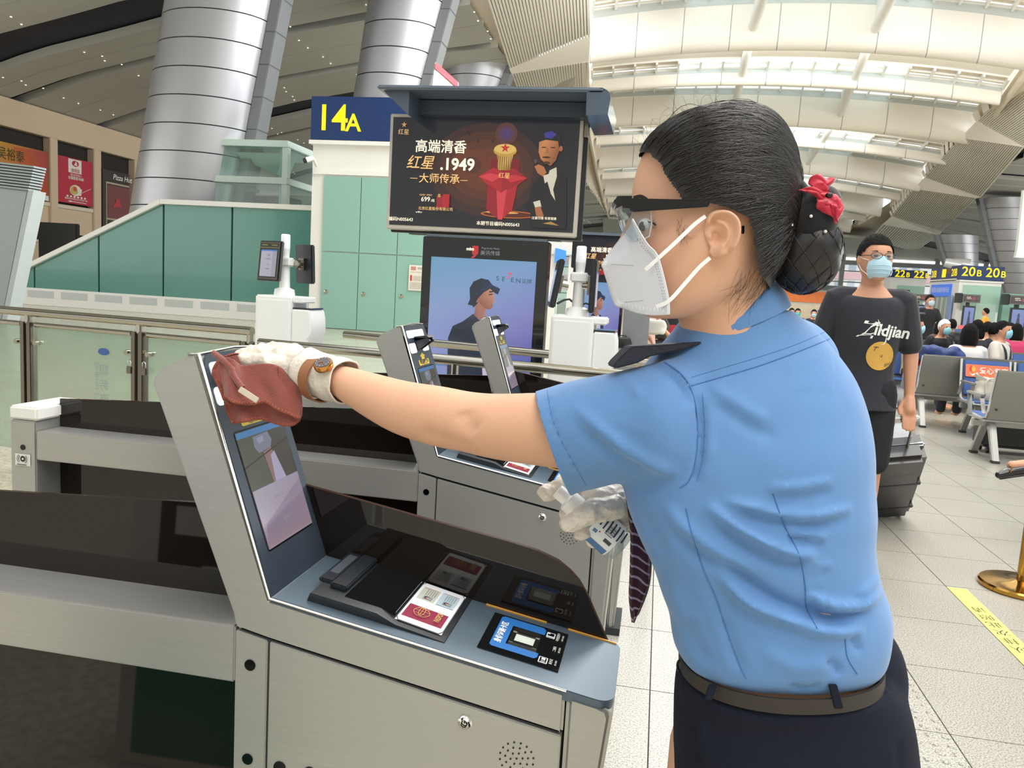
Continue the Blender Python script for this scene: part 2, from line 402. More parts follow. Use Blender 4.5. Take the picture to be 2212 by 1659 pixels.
# yellow queue strip stuck on the floor
ys = MB(); x_, y1_, y0_ = 1.512, 4.14, 2.6
ys.box((x_, y0_, .0), (x_+.092, y1_, .0012)); M_YTAPE = mat('yellow_tape', '#f4ec73', rough=.5, var=.05, scale=30)
strip = tag(ys.build('floor_strip', M_YTAPE), 'yellow strip with black characters stuck on the granite floor', 'floor marking')
M_INK = mat('black_ink', '#2e3230', rough=.6, var=0)
for k, ch in enumerate('请照此次排队'):
    text('lettering', ch, .066, (x_+.046, 3.86-.085*k-.0, .0016), (-1, 0, 0), (0, -1, 0), M_INK, strip)
text('lettering', '乘车', .066, (x_+.046, 3.24, .0016), (-1, 0, 0), (0, -1, 0), M_INK, strip)

# ================================================================ side ceilings: curved grey panels parted by dark slots
KX = 1.136
PROF = [(-40, 2.5), (-25, 7.47), (-22.2, 8.34), (-18.9, 9.05), (-17.2, 9.45), (-14.1, 9.98), (-10.8, 10.54), (-7.1, 11.0), (-4.2, 11.25)]
def ceil_z(x): return float(np.interp(x, [p[0] for p in PROF], [p[1] for p in PROF]))
XS = [-34, -29]+[-25+17.7*i/16 for i in range(17)]; XS2 = [-34, -29]+[-25+20.8*i/16 for i in range(17)][:-3]+[-1.2]
slots = []; yq = 23.9-12.6*2
while yq < 112: slots += [(yq-1.1, yq+1.1), (yq+3.1, yq+3.75), (yq+7.8, yq+8.45)]; yq += 12.6
def ceil_sheet(y0, y1, dz, mirror=False, mi=0, b=None):
    b = b or MB()
    rg = [[((20.0-x) if mirror else x, y, ceil_z(x)+dz) for x in (XS2 if mirror else XS)] for y in (y0, y1)]
    return b.loft(rg if mirror else rg[::-1], close=False, caps=False, mi=mi)
ceiling = struct(ceil_sheet(-8, 118, .35).build('ceiling', M_SLOT, smooth=30))
ceil_sheet(-8, 118, .35, True).build('backing', M_SLOT, ceiling, smooth=30)
dl = MB()
for mirror in (False, True):
    for (a, b), (c, d) in zip(slots, slots[1:]):
        if c < -6 or (mirror and b < 20): continue
        half = (b+c)/2
        for q0, q1 in ((b, half-.015), (half+.015, c)):
            pb = MB(); top = [[((20.0-x) if mirror else x, y, ceil_z(x)+e) for x in (XS2 if mirror else XS)] for y, e in ((q0, .3), (q0, 0), (q1, 0), (q1, .3))]
            pb.loft(top if mirror else top[::-1], close=False, caps=False); pb.build('ceiling_panel', M_CEIL, ceiling, smooth=25)
            if not mirror:
                for xx in np.arange(-24, -5, 3.3):
                    for yy in (q0+(q1-q0)*.3, q0+(q1-q0)*.75): dl.cyl((xx+.8*(yy % 1), yy, ceil_z(xx)+.0), (xx+.8*(yy % 1), yy, ceil_z(xx)-.03), .032, n=8)
o = dl.build('downlights', M_LED, ceiling); o['kind'] = 'stuff'

# ================================================================ the bright vault
VS = 1.15
ARCH = [  # y, left end, crown, right end of each great beam's lower edge
    (20., (-2.0, 10.5), (4.2, 11.5), (10.2, 10.9)),
    (34.5, (-3.8, 11.1), (4.6, 11.68), (13.2, 10.95)),
    (51.0, (-5.2, 11.75), (4.9, 12.15), (17.1, 11.3)),
    (66.7, (-6.0, 11.6), (5.2, 12.0), (18.9, 10.7)),
    (82.0, (-6.6, 11.3), (5.4, 11.7), (20.0, 10.3)),
    (97.0, (-7.0, 10.9), (5.6, 11.4), (20.6, 10.0)),
    (112., (-7.3, 10.5), (5.8, 11.1), (21.0, 9.7))]
def arch_at(y):
    ys_ = [a[0] for a in ARCH]
    f = lambda i, j: float(np.interp(y, ys_, [a[i][j] for a in ARCH]))
    return [(f(1, 0), f(1, 1)), (f(2, 0), f(2, 1)), (f(3, 0), f(3, 1))]
def vpt(y, s, dz=0.):
    (x0, z0), (x1, z1), (x2, z2) = arch_at(y); x = x0+(x2-x0)*s
    c = (x1-x0)/(x2-x0); # quadratic through the three
    L0 = (s-c)*(s-1)/(c); L1 = s*(s-1)/(c*(c-1)); L2 = s*(s-c)/(1-c)
    return (x, y, z0*L0+z1*L1+z2*L2+dz)
BEAMPROF = [(.95, 1.2), (.95, .25), (.8, .05), (.5, 0), (.22, .08), (.08, .3), (0, .65), (0, 1.68)]
MIDPROF = [(.5, .9), (.5, .4), (.38, .3), (.2, .3), (.06, .36), (0, .5), (0, .86)]
NS = 12
def beam(y, prof, n):
    pb = MB(); pb.loft([[vpt(y+.03+dy*.96, s, dz+.02) for dy, dz in prof] for s in np.linspace(0, 1, 25)], close=True, caps=True)
    bo = pb.build('roof_beam', M_GREYW, ceiling, smooth=50)
    for i in range(n):
        s0, s1 = i/n+.0011, (i+1)/n-.0011; q = MB()
        q.loft([[vpt(y+dy, s, dz) for dy, dz in prof] for s in np.linspace(s0, s1, 4)], close=False, caps=False)
        q.build('beam_panel', M_CREAM, bo, smooth=60)
    # grey strip between the beam's top and the glazing
    g = MB(); top = prof[-1][1]
    g.loft([[vpt(y-.02, s, top), vpt(y-.02, s, top+(.3 if top > 1 else .18))] for s in np.linspace(0, 1, 25)], close=False, caps=False); g.build('glazing_sill', M_GREYW, bo)
def roofrow(y0, y1, dz0, dz1, lo, hi, n):
    """one row of roof: glazed between lo and hi, cream panels either side"""
    fr = MB(); up = .16
    for i in range(n+1):
        s = i/n; a = np.array(vpt(y0, s, dz0)); b = np.array(vpt(y1, s, dz1)); fr.obox((a+b)/2+[0, 0, .0], (.05, 0, 0), (b-a)/2, (0, 0, .12))
    for yy, dd in ((y0, dz0), (y1, dz1), ((y0+y1)/2, (dz0+dz1)/2)):
        fr.tube([vpt(yy, s, dd+.05) for s in np.linspace(0, 1, n+1)], .06, n=4)
    fo = fr.build('skylight_frame', M_WHITE, ceiling)
    for i in range(n):
        s0, s1 = i/n, (i+1)/n; q = MB(); mid = (s0+s1)/2
        q.poly([vpt(y0, s0, dz0+up), vpt(y1, s0, dz1+up), vpt(y1, s1, dz1+up), vpt(y0, s1, dz0+up)])
        if lo < mid < hi: q.build('pane', M_PANE, fo)
        else: q.build('roof_panel', M_CREAM2, fo)
YS = [a[0] for a in ARCH]
for k, y in enumerate(YS[1:], 1):
    yp = YS[k-1]; L = y-yp; ym = yp+L*.47
    beam(y, BEAMPROF, 9 if k < 4 else 7); 
    lo, hi = (.2, .76) if k < 4 else (.3, .7)
    n = 18 if k < 3 else 14
    roofrow(y-1.7, y-.05, 1.98, 1.98, lo, hi, n)
    if k > 1:
        beam(ym, MIDPROF, 9 if k < 4 else 7); roofrow(ym-1.9, ym-.05, 1.04, 1.04, lo, hi, n)
        sh = MB()
        sh.loft([[vpt(q, s, d) for q, d in ((yp+.9, 1.2), (yp+1.5, .95), (ym-1.9, 1.12))] for s in np.linspace(0, 1, 21)], close=False, caps=False)
        sh.loft([[vpt(q, s, d) for q, d in ((ym+.5, .95), (y-1.7, 2.06))] for s in np.linspace(0, 1, 21)], close=False, caps=False)
        sh.build('roof_panel', M_CREAM, ceiling, smooth=60)
    for s in ((.385, .66) if k < 5 else ()):
        ya_ = yp+.9 if k > 1 else y-12
        pu = MB(); P = [vpt(q, s, .8) for q in np.linspace(ya_, y, 7)]
        pu.tube(P, .2, n=12); t = [vpt(q, s, 2.1) for q in np.linspace(ya_, y, 7)]
        for i in range(6): pu.prism([np.array(P[i])-[.07, 0, 0], np.array(P[i+1])-[.07, 0, 0], np.array(t[i+1])-[.07, 0, 0], np.array(t[i])-[.07, 0, 0]], (.14, 0, 0))
        pu.build('purlin', M_WHITE, ceiling, smooth=40)

# ribbed strips either side of the vault
def ribbed(quad, n, name='ribbed_panel'):
    a, b, c, d = [np.asarray(q, float) for q in quad]     # a-d inner edge, b-c outer edge; ribs run along a->d
    nn = np.cross(d-a, b-a); nn /= np.linalg.norm(nn)
    if nn[2] > 0: nn = -nn
    pb = MB(); pb.poly([a-nn*.08, b-nn*.08, c-nn*.08, d-nn*.08]); o = pb.build(name, M_RIBD, ceiling)
    r = MB()
    for i in range(n):
        t0, t1 = (i+.14)/n, (i+.86)/n
        p = [a+(b-a)*t0, a+(b-a)*t1, d+(c-d)*t1, d+(c-d)*t0]
        r.prism(p, -nn*.075)
    r.build('rib', M_RIB, o)['kind'] = 'stuff'
    return o
def vent(o, c, u, v, n=8):
    c, u, v = (np.asarray(q, float) for q in (c, u, v)); b = MB(); nn = np.cross(u, v); nn /= np.linalg.norm(nn); nn = nn if nn[2] < 0 else -nn
    b.poly([c-u-v+nn*.03, c+u-v+nn*.03, c+u+v+nn*.03, c-u+v+nn*.03]); b.build('vent', M_DARKGAP, o)
    s_ = MB()
    for i in range(n):
        t = -1+(2*i+1)/n; s_.obox(c+u*t+nn*.05, u*.35/n, v, nn*.02)
    s_.obox(c+nn*.05, u, v*.06, nn*.025); s_.build('vent_slats', M_RIB, o)['kind'] = 'stuff'
def wedge(pts, m=M_CREAM):
    b = MB(); b.poly(pts); b.build('soffit_panel', m, ceiling)
OZ, OZR = 10.62, 9.9
yA, yB, yC, yD = YS[1], YS[2], YS[3], YS[4]
# right-hand side, read bay by bay
R = dict(a1=at_y(2109, 262, yB-1.5), u1=at_z(2300, 60, OZR), b1=at_z(2300, 330, OZR),
         a2=at_y(2074, 298, yB+.8), b2=at_z(2212, 318, OZR), c2=at_z(2119, 426, OZR), d2=at_y(1997, 383, yC-1.2),
         a3=at_y(1974, 408, yC+.8), b3=at_z(2109, 428, OZR), c3=at_z(2035, 500, OZR), d3=at_y(1926, 467, yD-1.2))
o = ribbed((at_y(2330, 60, yA+1.5), at_z(2500, 160, OZR), at_z(2213, 316, OZR), R['a1']), 26)
o = ribbed((R['a2'], R['b2'], R['c2'], R['d2']), 30); m_ = (R['a2']+R['b2']+R['c2']+R['d2'])/4
vent(o, at_y(2112, 353, m_[1]+1)-[0, 0, .3], (R['b2']-R['a2'])*.085, (R['d2']-R['a2'])*.085)
ribbed((R['a3'], R['b3'], R['c3'], R['d3']), 30)
wedge([R['a1'], at_z(2213, 316, OZR), R['b2'], R['a2']]); wedge([R['d2'], R['c2'], R['b3'], R['a3']])
e4 = at_y(1906, 485, yD+.8); f4 = at_z(2030, 508, OZR); g4 = at_z(1975, 545, OZR); h4 = at_y(1880, 515, YS[5]-1)
ribbed((e4, f4, g4, h4), 24); wedge([R['d3'], R['c3'], f4, e4])
# zig-zag striped cheeks between the vault's rim and the ribs
for (p, q) in ((R['a1'], at_y(2330, 60, yA+1.5)), (R['d2'], R['a2']), (R['d3'], R['a3'])):
    for i in range(9):
        t0, t1 = i/9, (i+.55)/9; b = MB(); A_ = p+(q-p)*t0; B_ = p+(q-p)*t1; hgt = 1.5*(.25+t0)
        b.prism([A_, B_, B_+[-.2, 0, hgt], A_+[-.2, 0, hgt]], (-.06, 0, 0)); b.build('cheek_slat', M_CREAM, ceiling)
    b = MB(); b.poly([p+[.1, 0, 0], q+[.1, 0, 0], q+[-.05, 0, 2.0], p+[-.05, 0, .8]]); b.build('cheek_panel', M_CREAM2, ceiling)
# left-hand side
La = at_y(1275, 78, yA-3); Lb = at_y(1272, -60, 25.); Lc = at_z(1100, 148, OZ); Ld = at_z(1035, -55, OZ)
o = ribbed((Lb, Ld, Lc, La), 30); vent(o, at_y(1168, 22, (Lb[1]+Lc[1])/2+1.5), (Ld-Lb)*.1, (La-Lb)*.13, 9)
wedge([La, Lc, at_z(1105, 160, OZ), at_y(1272, 133, yA)])
Ma = at_y(1272, 134, yA); Mb_ = at_z(1105, 160, OZ); Mc = at_z(1150, 285, OZ); Md = at_y(1272, 262, yB-2)
o = ribbed((Ma, Mb_, Mc, Md), 30); vent(o, at_y(1198, 202, (Ma[1]+Mc[1])/2+1), (Mb_-Ma)*.11, (Md-Ma)*.13, 9)
b = MB()
for k in range(1, len(YS)-1):     # slim rim fascia down the vault's left edge
    p, q = np.array(vpt(YS[k], 0)), np.array(vpt(YS[k+1], 0)); b.prism([p-[.3, 0, .1], q-[.3, 0, .1], q+[-.3, 0, 2.2], p+[-.3, 0, 2.2]], (.15, 0, 0))
b.build('rim_fascia', M_CREAM2, ceiling)
b = MB()
for k in range(1, len(YS)-1):
    p, q = np.array(vpt(YS[k]+2, 1)), np.array(vpt(YS[k+1]-2, 1)); b.prism([p+[.3, 0, .6], q+[.3, 0, .6], q+[.3, 0, 2.2], p+[.3, 0, 2.2]], (.15, 0, 0))
b.build('rim_fascia', M_CREAM2, ceiling)

for sgn, xo in ((0, -7.35), (1, 0)):      # plain soffit strips closing the vault's rims
    ys_ = [17.]+[YS[1]+2.4*i for i in range(33)] if sgn else [YS[1]+14+2.4*i for i in range(28)]
    rows = []
    for y in ys_:
        x, _, z = vpt(min(max(y, 20), 112), sgn, .95)
        rows.append([(x+.15, y, z), (xo, y, ceil_z(xo)) if not sgn else (x+7.5, y, z+.1)])
    q = MB(); q.loft(rows, close=False, caps=False); q.build('soffit_panel', M_CREAM2, ceiling, smooth=60)

q = MB(); q.prism([(-7.6, 12, 11.12), (-6.0, 12, 11.22), (-6.0, 52, 11.22), (-7.6, 52, 11.12)], (0, 0, .1)); q.build('soffit_panel', M_CREAM2, ceiling)
# ================================================================ far end wall: mullioned glazing under a grey soffit, a pink building outside
YE = 116.
we = MB(); we.box((-40, YE+.2, 7.6), (55, YE+.6, 12.5)); wall_far = struct(we.build('wall_far', mat('end_fascia', '#b9b8ae', rough=.6)))
sof = MB(); sof.prism([(-8, 100, 10.7), (24, 100, 9.6), (26, YE+.2, 8.6), (-9, YE+.2, 9.)], (0, 0, .3)); sof.build('soffit_panel', mat('soffit_grey', '#b4b4ab', rough=.6), wall_far)
mu = MB()
for x in np.arange(-36, 54, 6.): mu.box((x-.28, YE-.25, 0), (x+.28, YE+.3, 8.6))
for z in (1.2, 3.1, 5., 6.5): mu.box((-40, YE-.05, z-.07), (55, YE+.15, z+.07))
mu.box((-40, YE-.3, 7.35), (55, YE+.3, 7.9)); mu.build('mullion', mat('mullion_grey', '#8f9391', rough=.5), wall_far)
lb = MB(); lb.box((-40, YE-.1, 8.0), (55, YE, 8.35)); lb.build('strip_lamp', mat('strip_lamp', '#ffffff', emit='#ffffff', estr=1.2, var=0), wall_far)
for i, x in enumerate(np.arange(-36, 48, 6.)):
    q = MB(); q.poly([(x+.28, YE+.1, 0), (x+5.72, YE+.1, 0), (x+5.72, YE+.1, 7.4), (x+.28, YE+.1, 7.4)]); q.build('pane', M_PANE, wall_far)
bd = thing('office_building', 'pink and white office block seen through the end glazing', 'building', (14, 150, -.02))
q = MB(); q.box((-30, 150, 0), (60, 160, 15)); q.build('wall', mat('pinkish_render', '#f6ecec', rough=.8, var=.02), bd)
for z in (3.4, 6.6, 9.6): q = MB(); q.box((-30, 149.7, z), (60, 150, z+1.2)); q.build('pink_band', mat('pink_band', '#efb9c2', rough=.8), bd)
wm = mat('pale_window', '#b8bccb', rough=.2)
for z in (1.6, 4.9, 8.0):
    for x in np.arange(-14, 44, 2.1):
        q = MB(); q.box((x, 149.85, z), (x+1.15, 149.95, z+1.4)); q.build('window', wm, bd)
grd = MB(); grd.box((-60, 120, -.1), (80, 175, -.02)); struct(grd.build('trim_1', mat('forecourt', '#b9b7b0', rough=.9)))
# shops under the end glazing
def kiosk_shop(x0, x1, y, col, lab, signcol='#e8582e'):
    t = thing('shop_stall', lab, 'shop', ((x0+x1)/2, y, 0)); q = MB(); q.box((x0, y, 0), (x1, y+3, 2.9)); q.build('wall', mat('stall_'+col, col, rough=.6), t)
    q = MB(); q.box((x0+.2, y-.12, 1.7), (x1-.2, y-.01, 2.7)); q.build('sign', mat('stallsign'+signcol, signcol, rough=.5, var=.25, scale=1.5), t)
    q = MB(); q.box((x0+.3, y-.06, .3), (x1-.3, y-.01, 1.5)); q.build('counter', mat('stall_counter', '#d9cbb2', rough=.6, var=.2, scale=2), t)
    q = MB(); q.box((x0-.2, y-.5, 2.9), (x1+.2, y+3, 3.3)); q.build('canopy', mat('stall_canopy', '#46514f', rough=.6), t)
kiosk_shop(9.5, 15.5, 75, '#d9d5cc', 'pale stall under dark canopy with red and orange signs below the far glazing', '#e07a3a')
kiosk_shop(16.2, 21, 75, '#e6e2d8', 'second far stall with a red sign, behind the man in black', '#d9482f')

# ================================================================ leaning clad columns
def column(name, base, top, ra, rb, nseg, lab, spine=1, ax=(1, 0, 0)):
    """oval leaning column of ring segments, with a slim spine down one edge"""
    base, top = np.asarray(base, float), np.asarray(top, float); t = thing(name, lab, 'column', base, None)
    core = MB(); L = top-base
    def ring(f, r, dz=0.):
        c = base+L*f; k = r[0]*(1-f)+r[1]*f
        return [(c[0]+k*math.cos(a), c[1]+k*.8*math.sin(a), c[2]) for a in [2*math.pi*i/40 for i in range(40)]]
    inner = (ra-.04, rb-.04)
    core.loft([ring(0, inner), ring(1, inner)], caps=True); core.build('core', M_DARKGAP, t)
    for i in range(nseg):
        f0, f1 = i/nseg+.0016, (i+1)/nseg-.0016; b = MB(); b.loft([ring(f0, inner), ring(f0, (ra, rb)), ring(f1, (ra, rb)), ring(f1, inner)], caps=False)
        b.build('cladding_ring', M_STEELCLAD, t, smooth=40)
    if spine:
        b = MB(); P = [np.array([base[0]+L[0]*f+spine*((ra*(1-f)+rb*f)+.16), base[1]+L[1]*f+.2, base[2]+L[2]*f]) for f in np.linspace(0, 1, 12)]
        for i in range(11):
            f = P[i+1]-P[i]; b.obox((P[i]+P[i+1])/2+[0, 0, 0], (.17, 0, 0), (0, .35, 0), f*.497)
        b.build('spine', M_STEELCLAD2, t, bevel=.02)
    return t
def col_px(yc, lt, rt, lb_, rb_, name_lab, z0=-.0, spine=1):
    """lt/rt: picture outline at its upper reading, lb_/rb_: at its lower one"""
    T = (at_y(*lt, yc)+at_y(*rt, yc))/2; B = (at_y(*lb_, yc)+at_y(*rb_, yc))/2
    wt = np.linalg.norm(at_y(*rt, yc)-at_y(*lt, yc))/2; wb = np.linalg.norm(at_y(*rb_, yc)-at_y(*lb_, yc))/2
    d = (T-B)/(T[2]-B[2]); base = B-d*(B[2]-z0)
    xx = base+d*9.; zt = min(ceil_z(T[0]), 11.2)+.4 if T[0] < 3 else 11.4
    zt = T[2]+.15 if T[0] > 3 else zt; top = base+d*(zt-z0); k = (wt-wb)/(T[2]-B[2])
    return column('clad_column', base, top, wb-k*(B[2]-z0), wb+k*(zt-B[2]), int(round((zt-z0)/.82)), name_lab, spine)
col_px(22.9, (372, 0), (592, 0), (300, 435), (508, 435), 'great leaning clad column nearest the shop fronts, behind the teal stair wall')
col_px(25.8, (800, 0), (960, 0), (768, 205), (905, 205), 'leaning clad column behind the 14A gate sign')
col_px(35., (962, 165), (1090, 152), (965, 215), (1066, 215), 'short view of a clad column behind the red topped banner')
col_px(69., (2124, 430), (2250, 440), (2180, 690), (2280, 690), 'clad column at the right edge beyond the 20B gate house', spine=-1)
col_px(80., (2030, 505), (2112, 520), (2056, 600), (2112, 600), 'clad column behind the corner of the 20B gate house', spine=-1)

# ================================================================ shop wall on the left (recedes), with signs
FX = -25.
wl = MB(); Y0f, Y1f, ZT = 24.0, 46., 7.42
def fz(px, py): p = at_x(px, py, FX); return p
wl.box((FX-1.4, Y0f, 0), (FX-.35, Y1f, ZT)); wall_left = struct(wl.build('wall_left', M_DK))
fr = MB(); fr.box((FX-.35, Y0f, 6.35), (FX, Y1f, ZT)); fr.build('beam', M_BEIGE, wall_left, bevel=.02)
piers = [fz(108, 260)[1], fz(125, 280)[1], fz(203, 300)[1], fz(219, 310)[1], fz(330, 340)[1]]
for a, b_ in ((piers[0], piers[1]), (piers[2], piers[3]), (34.2, 35.2), (Y0f, Y0f+.2)):
    q = MB(); q.box((FX-.35, a, 0), (FX, b_, 6.35)); q.build('pier', M_BEIGE, wall_left, bevel=.02)
bays = [(Y0f+.2, piers[0]), (piers[1], piers[2]), (piers[3], 34.2)]
for (a, b_) in bays[:2]:
    for z0, z1, m, dx in ((2.55, 3.6, M_BEIGE, -.12), (3.6, 3.75, M_CREAM2, -.05), (2.2, 2.5, M_DK, -.2), (1.0, 2.1, M_BEIGE, -.12), (2.1, 2.2, M_CREAM2, -.05)):
        q = MB(); q.box((FX-.35, a, z0), (FX+dx, b_, z1)); q.build('cladding_panel', m, wall_left)
def wall_sign(y0, y1, z0, z1, lab, m, nm='shop_sign'):
    t = thing(nm, lab, 'sign', (FX-.1, (y0+y1)/2, z0)); q = MB(); q.box((FX-.2, y0, z0), (FX-.08, y1, z1)); q.build('board', m, t)
    pr = Print((FX-.07, y0, z1), (0, y1-y0, 0), (0, 0, z0-z1), step=.002); return t, pr
MP = printmat('sign_print'); M_WINK = mat('white_ink', '#f6f4ee', rough=.5, var=0); M_OLIVE = mat('olive_ink', '#4d4a26', rough=.5, var=.1); M_REDINK = mat('red_ink', '#c3242f', rough=.5, var=0)
t, pr = wall_sign(Y0f+.25, piers[0]-.05, 3.95, 5.75, 'yellow and orange tea shop banner with dark brush characters', mat('banner_yellow', '#d9a92f', rough=.5))
pr.shape([(0, 0), (1, 0), (1, 1), (0, 1)], ['#e2c33c', '#b34a35', '#b8452a', '#dcae38']); pr.shape([(.62, .05), (1, .02), (1, .7), (.85, .5), (.7, .45)], ['#c8632f', '#a8434a', '#b04a40', '#c4572c', '#c9602c'])
pr.rect(.72, .68, .9, .98, '#24614a'); pr.build('picture', MP, t)
pr.text('lettering', '北京吴裕泰', .5, .25, .27, M_OLIVE, t, sx=.9, fat=.01); pr.text('lettering', '正宗京味杯', .55, .58, .27, M_OLIVE, t, sx=.9, fat=.01)
q = MB(); q.box((FX-.2, Y0f+.25, 3.8), (FX-.06, piers[0]-.05, 4.0)); q.build('sill', M_WHITE, t)
t, pr = wall_sign(piers[1]+.04, piers[2]-.04, 3.85, 5.75, 'crimson noodle restaurant poster with a white arrow', mat('poster_red', '#b82a40', rough=.5))
pr.shape([(0, 0), (1, 0), (1, 1), (0, 1)], '#bf2b43'); pr.rect(.3, .02, .68, .32, '#efe9e4'); pr.ell(.5, .11, .1, .065, '#b5202f'); pr.shape([(.46, .15), (.52, .05), (.56, .15)], '#efe9e4')
pr.ell(.5, .7, .17, .12, '#f2ebe0'); pr.ell(.46, .7, .12, .095, '#c9b56a'); pr.ell(.48, .67, .06, .05, '#cf5a3a'); pr.shape([(.5, .57), (.68, .66), (.66, .8), (.6, .8)], '#f2ebe0'); pr.line([(.62, .76), (.95, .6)], .015, '#e7b8b2')
for k in range(6): pr.ell(.26+.1*k, .845, .035, .022, '#f2e4e0')
pr.shape([(.25, .955), (.36, .935), (.36, .948), (.8, .948), (.8, .962), (.36, .962), (.36, .975)], '#f6f0ee'); pr.build('picture', MP, t)
pr.text('lettering', '面家园', .49, .27, .085, M_REDINK, t); pr.text('lettering', '回头好吃放心', .5, .37, .06, M_WINK, t); pr.text('lettering', '全国直营700家', .5, .44, .075, M_WINK, t, fat=.012); pr.text('lettering', '面家园北京南站店负责餐厅108', .5, .9, .052, M_WINK, t)
t, pr = wall_sign(piers[3]+.15, 33.9, 3.0, 5.6, 'dark red pizza restaurant shop front with a red hat emblem', mat('shopfront_brown', '#3a332f', rough=.6))
pr.rect(.0, 0, 1, 1, '#3a3431'); pr.rect(.13, .2, 1, .23, '#b9ab92'); pr.rect(.13, .2, .16, 1, '#b9ab92'); pr.rect(.18, .25, 1, .82, '#7d4548'); pr.rect(.14, .82, 1, .85, '#b9ab92')
for dx, c in ((-.025, '#4e2529'), (0, '#c03a45')): pr.shape([(.36+dx, .62), (.42+dx, .565), (.47+dx, .55), (.5+dx, .47), (.62+dx, .47), (.66+dx, .56), (.7+dx, .6), (.72+dx, .615), (.5+dx, .61)], c)
pr.build('picture', MP, t); pr.text('lettering', 'Pizza Hut', .72, .1, .13, M_WINK, t, fat=.01, shear=.2)
# people and dark screen by the shops, seen over the stair rail
sc = thing('notice_screen', 'black freestanding screen before the shop wall, above the stair rail', 'screen', (FX+3.2, 25.6, 0))
q = MB(); q.box((FX+2.4, 25.5, 1.1), (FX+4.0, 25.7, 2.75)); q.build('panel', mat('matt_black', '#171716', rough=.5), sc, bevel=.03)
q = MB(); q.box((FX+3.1, 25.55, 0), (FX+3.3, 25.65, 1.15)); q.box((FX+2.7, 25.3, 0), (FX+3.7, 25.9, .05)); q.build('stand', M_DK, sc)
# the standing air conditioner that leans in the picture's left edge
ac = thing('air_outlet_tower', 'tall pale grey air outlet tower with louvres at the left edge', 'air conditioner', (-13.0, 14.4, 0))
def acp(px, py): return at_y(px, py, 14.4)
b0, b1 = acp(-60, 600), acp(28, 600); t0_, t1_ = acp(-20, 350), acp(84, 362)
q = MB(); q.prism([acp(-120, 735)*[1, 1, 0], acp(4, 735)*[1, 1, 0], acp(60, 412), acp(-40, 400)], (0, .3, 0)); q.build('body', mat('ac_grey', '#9fa9ab', rough=.5), ac, bevel=.02)
q = MB(); q.prism([acp(-38, 398), acp(62, 410), acp(73, 361), t0_], (0, .28, 0)); q.build('grille_core', M_DK, ac)
for i in range(9):
    f = i/8; a = acp(-38, 398)*(1-f)+t0_*f; c = acp(64, 410)*(1-f)+acp(76, 361)*f; q = MB(); q.obox((a+c)/2+[0, .13, 0], (c-a)/2, (0, .17, 0), (0, 0, .018)); q.build('louvre', mat('ac_grey', '#9fa9ab'), ac)
q = MB(); q.prism([acp(5, 735)*[1, 1, 0]-[0, .02, 0], acp(16, 735)*[1, 1, 0]-[0, .02, 0], acp(74, 412)-[0, .02, 0], acp(62, 412)-[0, .02, 0]], (0, .34, 0)); q.build('side_panel', mat('ac_light', '#b9c3c4', rough=.5), ac)

# ================================================================ teal glass stair wall
TYW = 21.
t = thing('stair_wall', 'teal glass stair parapet with sloping white coping', 'parapet', (-15, TYW, 0))
def tp(px, py, dy=0.): return at_y(px, py, TYW+dy)
zb = [tp(0, 612), tp(672, 655)]; zt = tp(350, 436)[2]
xl, xr = tp(-10, 612)[0], tp(675, 650)[0]; xk = tp(350, 436)[0]; z0 = .52
q = MB(); q.box((xl-.3, TYW-.05, 0), (xr, TYW+.5, z0)); q.build('plinth', M_WHITE, t, bevel=.01)
for k in range(9):
    x0, x1 = np.interp([k/9+.012, (k+1)/9-.012], [0, 1], [xl-.1, xr-.1]); q = MB(); q.box((x0, TYW-.058, .24), (x1, TYW-.045, .45)); q.build('plinth_panel', M_GREYW, t)
def ztop(x): return zt if x >= xk else np.interp(x, [xl, xk], [z0+.05, zt])
xs_ = [xl]+[tp(p, 500)[0] for p in (73, 213, 353, 501)]+[xr]
for a, b_ in zip(xs_, xs_[1:]):
    g = .03; P = [(a+g, TYW, z0), (b_-g, TYW, z0)]
    P += [(b_-g, TYW, ztop(b_)-.04), (a+g, TYW, ztop(a)-.04)]
    q = MB(); q.prism(P, (0, .06, 0)); q.build('glass_panel', M_TEAL, t)
q = MB(); q.prism([(xl, TYW+.07, z0), (xr, TYW+.07, z0), (xr, TYW+.07, zt-.06), (xk, TYW+.07, zt-.06)], (0, .1, 0)); q.build('backing', M_DK, t)
for (a, b_) in (((xl-.1, z0+.02), (xk, zt)), ((xk, zt), (xr, zt))):
    A_, B_ = np.array([a[0], TYW+.05, a[1]]), np.array([b_[0], TYW+.05, b_[1]]); d = (B_-A_)/2; nv = np.array([-d[2], 0, d[0]]); nv = nv/np.linalg.norm(nv)
    q = MB(); q.obox((A_+B_)/2, d, (0, .17, 0), nv*.07); q.build('coping', M_WHITE, t, bevel=.01)
